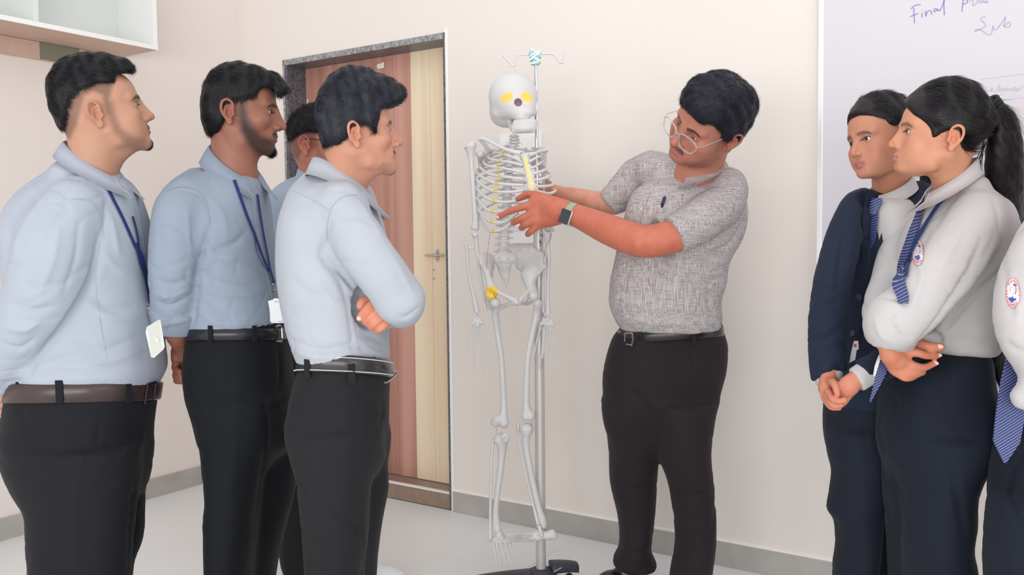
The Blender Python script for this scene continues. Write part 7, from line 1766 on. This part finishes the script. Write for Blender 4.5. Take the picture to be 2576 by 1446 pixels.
    # jacket buttons and front edge
    for q in ((2163, 747), (2146, 837)): button(ss, *q, .0085, BTND, wo)
    strip('front_edge', ss, [(2184, 704), (2176, 760), (2162, 830), (2148, 900), (2138, 950)], .0012, BLAZ, wo, .0008, .0022)
    # cuffs
    C1 = Field(); C1.tube([W(2088, 925, 2.09), W(2084, 962, 2.075)], [.031, .030], .01); C1.sub(f_cut(W(2084, 961, 2.075), np.array([.25, -.35, -1]), .08), .002); C1.sub(f_cut(W(2088, 928, 2.08), np.array([0, 0, 1]), .07), .002); cloth('cuff', C1, .004, WSHIRT, wo, noise=(), crease=0)
    C2 = Field(); C2.tube([W(2178, 940, 1.992), W(2152, 957, 1.99)], [.0295, .029], .01); C2.sub(f_cut(W(2153, 956, 1.99), W(2140, 964, 1.99) - W(2190, 935, 1.99), .07), .002); cloth('cuff', C2, .004, WSHIRT, wo, noise=(), crease=0)
    H = Field(); e = 1.985
    H.tube([W(2175, 942, 1.992), W(2152, 956, 1.988), W(2134, 972, 1.99), W(2120, 986, 2.0)], [.0235, .0215, .0235, .021], .01, .01)
    hand(H, [[(2118, 984, 2.0, .0105), (2104, 1000, 2.008, .0086), (2096, 1012, 2.015, .0078)], [(2126, 992, 1.995, .0098), (2113, 1008, 2.0, .0082), (2106, 1016, 2.005, .0074)], [(2133, 996, 1.99, .0092), (2124, 1010, 1.995, .0078), (2118, 1017, 2.0, .0070)],
             [(2086, 960, 2.035, .0110), (2096, 962, 2.0, .0092), (2103, 975, 1.980, .0086), (2107, 991, 1.974, .0074)],
             [(2078, 984, 2.03, .0095), (2084, 1004, 2.0, .0086), (2098, 1019, 1.985, .0080), (2116, 1018, 1.975, .0070)], [(2072, 978, 2.04, .0095), (2075, 1000, 2.02, .0085), (2090, 1022, 2.005, .0080), (2110, 1025, 1.990, .0070)], [(2084, 986, 2.01, .0092), (2094, 1003, 1.98, .0082), (2110, 1009, 1.966, .0076), (2124, 1006, 1.962, .0068)]],
         [[(2088, 935, 2.08, .022), (2083, 955, 2.06, .020), (2079, 976, 2.040, .019)]], k=.003)
    hm = finish_hand(H, .0021, (206, 132, 106))
    TF, to, ts = trousers(wo, 'trousers', levels(2.33, .14, [(940, 2095, 2310), (1010, 2086, 2305), (1092, 2084, 2295), (1150, 2092, 2285)]),
        [levels(2.27, .085, [(1080, 2084, 2240), (1150, 2093, 2230), (1185, 2101, 2225), (1247, 2094, 2222), (1285, 2087, 2216), (1318, 2106, 2212), (1385, 2109, 2205), (1446, 2102, 2200), (1600, 2110, 2195), (1740, 2120, 2190)]),
         levels(2.40, .085, [(1080, 2170, 2295), (1150, 2180, 2295), (1446, 2190, 2290), (1700, 2190, 2280)])], TR_NV, h=.010, lines=[([(2166, 1060), (2172, 1200), (2180, 1440)], .003, 8), ([(2225, 1100), (2240, 1250), (2258, 1440)], -.006, 7)])
    cb = coarse_body([S, TF]); body_mesh(wo, hd, cb, [hm]); head_children(hd, wo, HAIRW, (.12, .02))
    for dd, px in ((2.27, 2165), (2.40, 2240)): shoe('shoe', W(px, 1600, dd), R_(-165), .24, SHOEB, SOLE, wo, w=.040)
    ponytail(wo, [(2310, 300, 2.42, .022), (2335, 330, 2.46, .032), (2345, 430, 2.50, .034), (2345, 560, 2.50, .028), (2340, 640, 2.50, .012)], HAIRW, 1500, 64)
    bd = thing('id_badge', 'white identity card with red mark in front of the navy blazer', 'badge', tuple(W(2145, 880, 2.13)))
    dd = 2.118
    o_, c_, n_ = card(bd, [(2148, 857), (2158, 857), (2159, 878), (2154, 880), (2150, 905), (2136, 912), (2141, 885), (2145, 868)], dd, .003, CARDW, BUCK)
    b = MB(); b.box(W(2151, 869, dd - .0032), (mm(3.5, dd), .0003, mm(3.5, dd))); b.build('card_mark', mat('card_red', srgb(214, 74, 84), rough=.5), o_, smooth=False)
    b = MB(); b.tube([W(2152, 858, dd), W(2158, 800, dd + .03), W(2168, 740, dd + .06)], .0010, 6); b.build('cord', BLAZ, bd)

# ================================================================== woman with the long ponytail
if True:
    D = 2.0
    wo = thing('person', 'young woman with long ponytail, off white shirt, crossed arms and nose ring', 'person', (W(2370, 1400, D)[0], D, 0))
    hf = fit_head(D, -190, dict(earL=(2383, 353), nose=(2232, 354), chin=(2264, 424), eyeL=(2276, 334), mouthL=(2263, 403)), pitch0=8, scale=.86, fix=True)
    PH = [(2250, 236), (2258, 222), (2272, 210), (2308, 189), (2344, 175), (2390, 168), (2423, 175), (2452, 196), (2477, 226), (2490, 246), (2502, 268), (2498, 291), (2484, 307), (2477, 341), (2452, 370), (2434, 385), (2418, 372), (2412, 345), (2401, 331), (2385, 328), (2367, 336), (2356, 346), (2344, 349), (2340, 327), (2326, 309), (2297, 287), (2275, 262), (2258, 246)]
    hd = make_head(dict(frame=hf, neck_base=W(2408, 484, D + .03), neck_r=.050, adam=False, skin=(204, 144, 114), dark=(50, 38, 38), lips=(196, 128, 120), shape=dict(jaw=.90, cheek=.97, nose=.80, lipw=1.05, lip=.001, tip=.108, bridge=.088, chin_z=.012, chin=-.003, open=1.0, full=1.0), brow=.6,
        hair=dict(px=PH, t=.0045, ells=[((0, -.020, .048), (.080, .122, .118))], dir=lambda P, N: np.stack([0 * P[:, 0], -1 + 0 * P[:, 0], -.05 - 1.2 * (P[:, 2] - .04) * 6], 1), len=.045, lift=.015, jit=.05, curl=.03, n=18000, inflate=.001, wave=.0006, round=.016, ymax=.075, earclear=.045, hug=2.6)))
    S = Field()
    S.add(f_stack(levels(2.07, .15, [(472, 2362, 2482, .05), (494, 2342, 2504, .085), (520, 2325, 2522, .12), (570, 2295, 2532, .15), (640, 2270, 2540, .155), (700, 2265, 2532, .15), (760, 2268, 2516, .145), (820, 2280, 2500, .14), (865, 2300, 2488, .14), (885, 2330, 2474, .13)]), 2.2), .01)
    S.add(f_ell(W(2430, 468, 2.03), (.042, .062, .032)), .03)
    S.tube([W(2440, 500, 2.02), W(2462, 540, 1.96), W(2430, 600, 1.91), W(2375, 680, 1.87), W(2310, 760, 1.85), W(2255, 815, 1.85)], [.045, .058, .062, .064, .062, .056], .025, .02)
    S.tube([W(2240, 800, 1.85), W(2228, 822, 1.85), W(2232, 846, 1.865), W(2268, 850, 1.885)], [.052, .046, .037, .032], .02, .02)
    S.tube([W(2310, 560, 2.20), W(2262, 640, 2.18), W(2236, 720, 2.12), W(2222, 790, 2.04), W(2240, 840, 1.98), W(2310, 854, 1.955), W(2345, 860, 1.95)], [.045, .048, .046, .046, .040, .034, .027], .02, .02)
    S.sub(f_cut(W(2228, 874, 1.87), np.array([-.35, 0, -1]), .04), .003)
    ln = [([(2470, 600), (2440, 680), (2390, 760), (2350, 820), (2310, 860)], -.010, 8), ([(2540, 660), (2480, 720), (2420, 780), (2375, 830)], -.012, 9), ([(2500, 620), (2450, 700), (2400, 770)], .006, 14), ([(2300, 640), (2320, 700), (2290, 780)], .005, 12), ([(2215, 745), (2240, 750), (2265, 758), (2285, 775)], -.007, 5), ([(2250, 780), (2253, 810), (2265, 835), (2290, 850)], -.007, 6), ([(2200, 800), (2215, 840), (2235, 860)], .004, 8), ([(2370, 860), (2400, 840), (2460, 830)], -.006, 8), ([(2420, 560), (2400, 620), (2360, 680)], .004, 12), ([(2500, 500), (2515, 560), (2520, 620)], -.004, 8), ([(2340, 570), (2320, 620), (2300, 660)], -.004, 8), ([(2400, 860), (2450, 860), (2480, 850)], .005, 8)]
    so, ss, _ = cloth('shirt', S, .0056, WSHIRT, wo, lines=ln, noise=((.0015, 14, 71), (.0012, 45, 72), (.0004, 110, 73)), crease=.005)
    collar('collar', W(2398, 446, D + .02), R_(-186), .056, .047, .050, W(2446, 396, D)[2] - W(2398, 446, D)[2], W(2345, 486, D)[2] - W(2398, 446, D)[2], .034, .044, .014, WSHIRT, wo, gap=14, tip=.02)
    TF, to, ts = trousers(wo, 'trousers', levels(2.07, .145, [(868, 2330, 2452, .12), (900, 2290, 2460), (940, 2255, 2470), (990, 2235, 2482), (1040, 2226, 2496), (1108, 2226, 2493), (1160, 2230, 2478)]),
        [levels(2.00, .095, [(1100, 2290, 2493), (1160, 2300, 2472), (1240, 2292, 2443), (1308, 2290, 2441), (1370, 2285, 2432), (1446, 2285, 2444), (1650, 2290, 2430), (1860, 2295, 2420)]),
         levels(2.14, .09, [(1100, 2226, 2420), (1160, 2228, 2400), (1240, 2230, 2380), (1308, 2237, 2370), (1446, 2247, 2350), (1650, 2250, 2345), (1790, 2260, 2340)])], TR_NV, h=.0095,
        lines=[([(2335, 955), (2345, 1010), (2352, 1035)], -.004, 4), ([(2225, 1070), (2240, 1200), (2262, 1400)], .003, 6), ([(2250, 1100), (2270, 1250), (2290, 1400)], .003, 6), ([(2380, 1150), (2410, 1250), (2430, 1370)], -.009, 10), ([(2440, 1150), (2470, 1160), (2485, 1140)], -.005, 6)])
    H = Field(); e = 1.885
    H.tube([W(2222, 858, 1.868), W(2232, 876, 1.868), W(2246, 893, 1.870), W(2262, 906, 1.874)], [.0185, .0170, .0172, .0180], .01, .01)
    hand(H, [[(2266, 886, e - .002, .0115), (2304, 887, e - .014, .0092), (2331, 894, e - .012, .0086), (2359, 894, e + .002, .0066)], [(2268, 906, e - .004, .0108), (2298, 919, e - .018, .0088), (2324, 924, e - .012, .0080), (2351, 914, e, .0064)],
             [(2260, 922, e - .002, .0106), (2287, 937, e - .014, .0086), (2306, 940, e - .010, .0078), (2321, 937, e, .0066)], [(2252, 930, e + .002, .0104), (2272, 948, e - .008, .0084), (2286, 951, e - .006, .0076), (2298, 948, e, .0064)]],
         [[(2240, 888, 1.871, .0160), (2258, 890, e - .002, .0150), (2268, 890, e - .002, .0120)], [(2240, 892, 1.871, .0165), (2254, 910, e - .002, .0160), (2262, 916, e, .0130)], [(2238, 895, 1.872, .0155), (2248, 920, e + .002, .0135), (2254, 930, e + .002, .0110)]], k=.010)
    hand(H, [[(2315, 868, 1.895, .010), (2340, 872, 1.88, .0105), (2366, 873, 1.878, .0092)], [(2310, 862, 1.91, .012), (2330, 868, 1.90, .011)]], [])
    hm = finish_hand(H, .0023, (206, 130, 102))
    cb = coarse_body([S, TF]); body_mesh(wo, hd, cb, [hm]); head_children(hd, wo, HAIRW, (.05, -.03))
    nail(wo, 2362, 893, e - .004, R_(10), .0066, .0042); nail(wo, 2354, 912.5, e - .0062, R_(25), .0066, .0042); nail(wo, 2364, 871, 1.869, R_(5), .0075, .005)
    for dd, px in ((2.00, 2370), (2.14, 2310)): shoe('shoe', W(px, 1600, dd), R_(-180), .24, SHOEB, SOLE, wo, w=.040)
    ponytail(wo, [(2486, 258, 2.0, .013), (2500, 272, 2.0, .019), (2520, 300, 2.01, .030), (2526, 350, 2.02, .038), (2526, 420, 2.04, .043), (2530, 500, 2.08, .040), (2546, 590, 2.16, .034), (2552, 700, 2.20, .030), (2530, 800, 2.20, .027), (2510, 880, 2.19, .024), (2514, 930, 2.19, .018), (2528, 985, 2.19, .007)], HAIRW, 5200, 74)
    b = MB(); c = W(2494, 264, 2.0); ax = W(2520, 296, 2.01) - W(2480, 244, 2.0); ax /= np.linalg.norm(ax); t_ = np.cross(ax, [0, 1, 0]); t_ /= np.linalg.norm(t_)
    for r_ in range(3): b.tube([c + ax * (.008 * r_ - .008) + (t_ * math.cos(a) + np.cross(ax, t_) * math.sin(a)) * .019 for a in np.linspace(0, 2 * math.pi, 21)], .0045, 8, cap=False)
    b.build('hair_band', mat('band_black', srgb(22, 20, 26), rough=.7), wo)
    # loose strands between tail and collar
    wsp = MB()
    r0 = np.random.default_rng(5)
    for i in range(14):
        a = np.array([2478 + r0.uniform(-6, 8), 330 + r0.uniform(0, 30)]); m_ = np.array([2462 + r0.uniform(-10, 10), 420 + r0.uniform(-20, 20)]); z_ = np.array([2480 + r0.uniform(-12, 14), 470 + r0.uniform(-20, 30)])
        wsp.tube(catmull([W(*a, 2.0), W(*m_, 1.99 + r0.uniform(-.02, .02)), W(*z_, 2.0)], 5), .0006, 4)
    w_ = wsp.build('loose_hair', HAIRW, wo); w_['kind'] = 'stuff'
    GOLD = mat('gold', srgb(230, 190, 90), rough=.2, metal=1.0); SILV = mat('silver', srgb(225, 225, 228), rough=.2, metal=1.0)
    nr = thing('nose_ring', 'small gold nose ring of the woman with the ponytail', 'ring', tuple(W(2246, 356, 1.9)))
    hs = Surf(hd['V'], hd['Q']); h = hs.hit(2246, 357, .0005)
    b = MB(); ctr = h[0]; b.tube([ctr + np.array([0, 0, 1]) * .0045 * math.sin(a) + (h[1] * .0045) * math.cos(a) for a in np.linspace(-1.7, 2.0, 14)], .0008, 6); b.ball(ctr + h[1] * .004, .0014); b.build('hoop', GOLD, nr)
    fr = thing('finger_ring', 'silver ring on the hand of the woman with the ponytail', 'ring', tuple(W(2283, 912, 1.86)))
    c1 = W(2284, 913, e - .012); ax = W(2298, 919, e - .018) - W(2268, 906, e - .004); ax /= np.linalg.norm(ax); t_ = np.cross(ax, [0, 0, 1.0]); t_ /= np.linalg.norm(t_); u_ = np.cross(ax, t_)
    b = MB(); b.tube([c1 + (t_ * math.cos(a) + u_ * math.sin(a)) * .0108 for a in np.linspace(0, 2 * math.pi, 27)], .0012, 6, cap=False)
    b.build('band', SILV, fr); vn = CAM - c1; vn -= ax * (vn @ ax); vn /= np.linalg.norm(vn); sn = np.cross(ax, vn)
    for j in (-1, 0, 1): b = MB(); b.ball(c1 + (vn * math.cos(.3 * j) + sn * math.sin(.3 * j)) * .0114, .0018, 8, 6); b.build('stone', SILV, fr)
    tie(wo, ss, [(2326, 518), (2312, 560), (2298, 600), (2284, 640), (2272, 680), (2266, 720), (2276, 762)], [20, 28, 32, 34, 34, 30, 22], D, .006, knot=(2327, 520, -.35, 38, 26, 38))
    la = thing('id_badge', 'navy strap with identity card hanging below the folded arms of the ponytail woman', 'badge', tuple(ss.hit(2400, 500)[0]))
    P, N = ss.line([(2456, 436), (2430, 462), (2400, 486), (2368, 516), (2345, 548), (2322, 586), (2302, 622), (2289, 660), (2280, 700)], .006); b = MB(); b.ribbon(P, N, .0058, .0014); b.build('strap', NAVY, la)
    dd = 1.90
    b = MB(); b.ribbon([W(2228, 888, dd + .02), W(2218, 930, dd + .01), (W(2206, 965, dd + .01)), W(2188, 1010, dd + .01)], [[0, -1, 0]] * 4, [.012, .011, .007, .0015], .003); b.build('strap_tail', TIEM, la)
    o_, c_, n_ = card(la, [(2222, 888), (2212, 905), (2206, 925), (2200, 945), (2196, 944), (2200, 920), (2208, 898), (2214, 886)], dd, .004, CARDW, BUCK)
    crest(wo, ss, 2311, 636, 14, 33, 1.9)
    # sari-like white scarf end seen behind her neck: the back wall shows there, nothing to build

# ================================================================== woman cut off by the right edge
if True:
    D = 1.75
    wo = thing('person', 'woman in off white shirt and dark trousers cut off by the right edge', 'person', (W(2640, 1400, D)[0], D, 0))
    hf = (frame(R_(-190), 0, 0), W(2790, 330, D), .95)
    hd = make_head(dict(frame=hf, neck_base=W(2800, 500, D), neck_r=.05, adam=False, skin=(216, 158, 132), res=.0028, shape=dict(jaw=.93), lips=(190, 120, 112),
        hair=dict(poly=[(.084, .080), (.096, .090), (.094, .106), (.072, .128), (.030, .137), (-.020, .137), (-.066, .122), (-.098, .092), (-.110, .050), (-.106, .005), (-.090, -.025), (-.060, -.032), (-.040, -.018), (-.030, .010), (-.016, .030), (.004, .036), (.024, .040), (.044, .052), (.062, .066)], n=5000, len=.045, lift=.05, jit=.1)))
    S = Field()
    S.add(f_stack(levels(1.80, .14, [(520, 2680, 2860, .06), (560, 2630, 2880, .10), (610, 2585, 2890, .13), (700, 2560, 2890, .14), (800, 2550, 2880, .14), (900, 2565, 2865, .14), (1000, 2570, 2850, .14), (1040, 2575, 2840, .13)]), 2.2), .01)
    S.tube([W(2650, 560, 1.74), W(2608, 640, 1.70), W(2580, 740, 1.66), W(2580, 830, 1.64), W(2612, 905, 1.64), W(2640, 960, 1.64)], [.046, .052, .054, .051, .046, .042], .02, .02)
    S.tube([W(2640, 985, 1.66), W(2590, 990, 1.64), W(2572, 1002, 1.64), W(2620, 1010, 1.63)], [.030, .026, .022, .026], .02, .01)
    so, ss, _ = cloth('shirt', S, .0065, WSHIRT, wo, lines=[([(2530, 860), (2560, 880), (2600, 880)], -.006, 7), ([(2540, 700), (2560, 760), (2560, 820)], .004, 10)], noise=((.0014, 14, 81), (.001, 45, 82)))
    TF, to, ts = trousers(wo, 'trousers', levels(1.82, .145, [(990, 2585, 2810, .12), (1040, 2560, 2815), (1120, 2540, 2830), (1200, 2520, 2835), (1280, 2505, 2830)]),
        [levels(1.76, .095, [(1240, 2512, 2720), (1300, 2498, 2700), (1400, 2491, 2690), (1446, 2492, 2685), (1700, 2510, 2670), (2020, 2530, 2650)]), levels(1.90, .09, [(1240, 2620, 2830), (1300, 2630, 2820), (1446, 2640, 2800), (1700, 2650, 2770), (1900, 2660, 2760)])], TR_NV, h=.011, lines=[([(2590, 1110), (2550, 1180), (2540, 1250), (2575, 1330)], -.009, 8)])
    H = Field(); hand(H, [[(2650, 1012, 1.60, .010), (2672, 1016, 1.59, .009), (2690, 1012, 1.60, .008)], [(2650, 1022, 1.60, .010), (2672, 1028, 1.59, .009), (2690, 1026, 1.60, .008)], [(2648, 1032, 1.60, .010), (2668, 1040, 1.59, .009), (2684, 1038, 1.60, .008)], [(2644, 1042, 1.60, .009), (2660, 1050, 1.59, .0085), (2674, 1050, 1.60, .008)], [(2640, 1004, 1.60, .011), (2662, 1000, 1.585, .009), (2676, 1000, 1.585, .008)]], [[(2618, 1012, 1.63, .022), (2645, 1024, 1.61, .024)]])
    cb = coarse_body([S, TF]); body_mesh(wo, hd, cb, [finish_hand(H, .003, (216, 158, 132))]); head_children(hd, wo, HAIRW)
    collar('collar', W(2800, 480, D), R_(-186), .056, .054, .050, .035, -.02, .032, .046, .02, WSHIRT, wo, gap=14, tip=.02)
    for dd, px in ((1.76, 2600), (1.90, 2720)): shoe('shoe', W(px, 1600, dd), R_(-185), .24, SHOEB, SOLE, wo, w=.040)
    crest(wo, ss, 2549, 738, 17, 38, 1.6)
    ponytail(wo, [(2850, 250, D + .02, .014), (2880, 290, D + .03, .030), (2895, 380, D + .05, .036), (2895, 500, D + .16, .034), (2890, 640, D + .22, .026), (2885, 760, D + .24, .010)], HAIRW, 1500, 84)
    # tie hanging in front
    e = 1.70
    b = MB(); b.ribbon([W(2572, 800, e + .03), W(2562, 880, e), W(2550, 960, e - .01), W(2540, 1040, e - .01), (W(2530, 1110, e - .01)), W(2526, 1163, e - .01)], [[0, -1, 0]] * 6, [.012, .020, .026, .028, .026, .002], .004); b.build('tie', TIEM, wo)
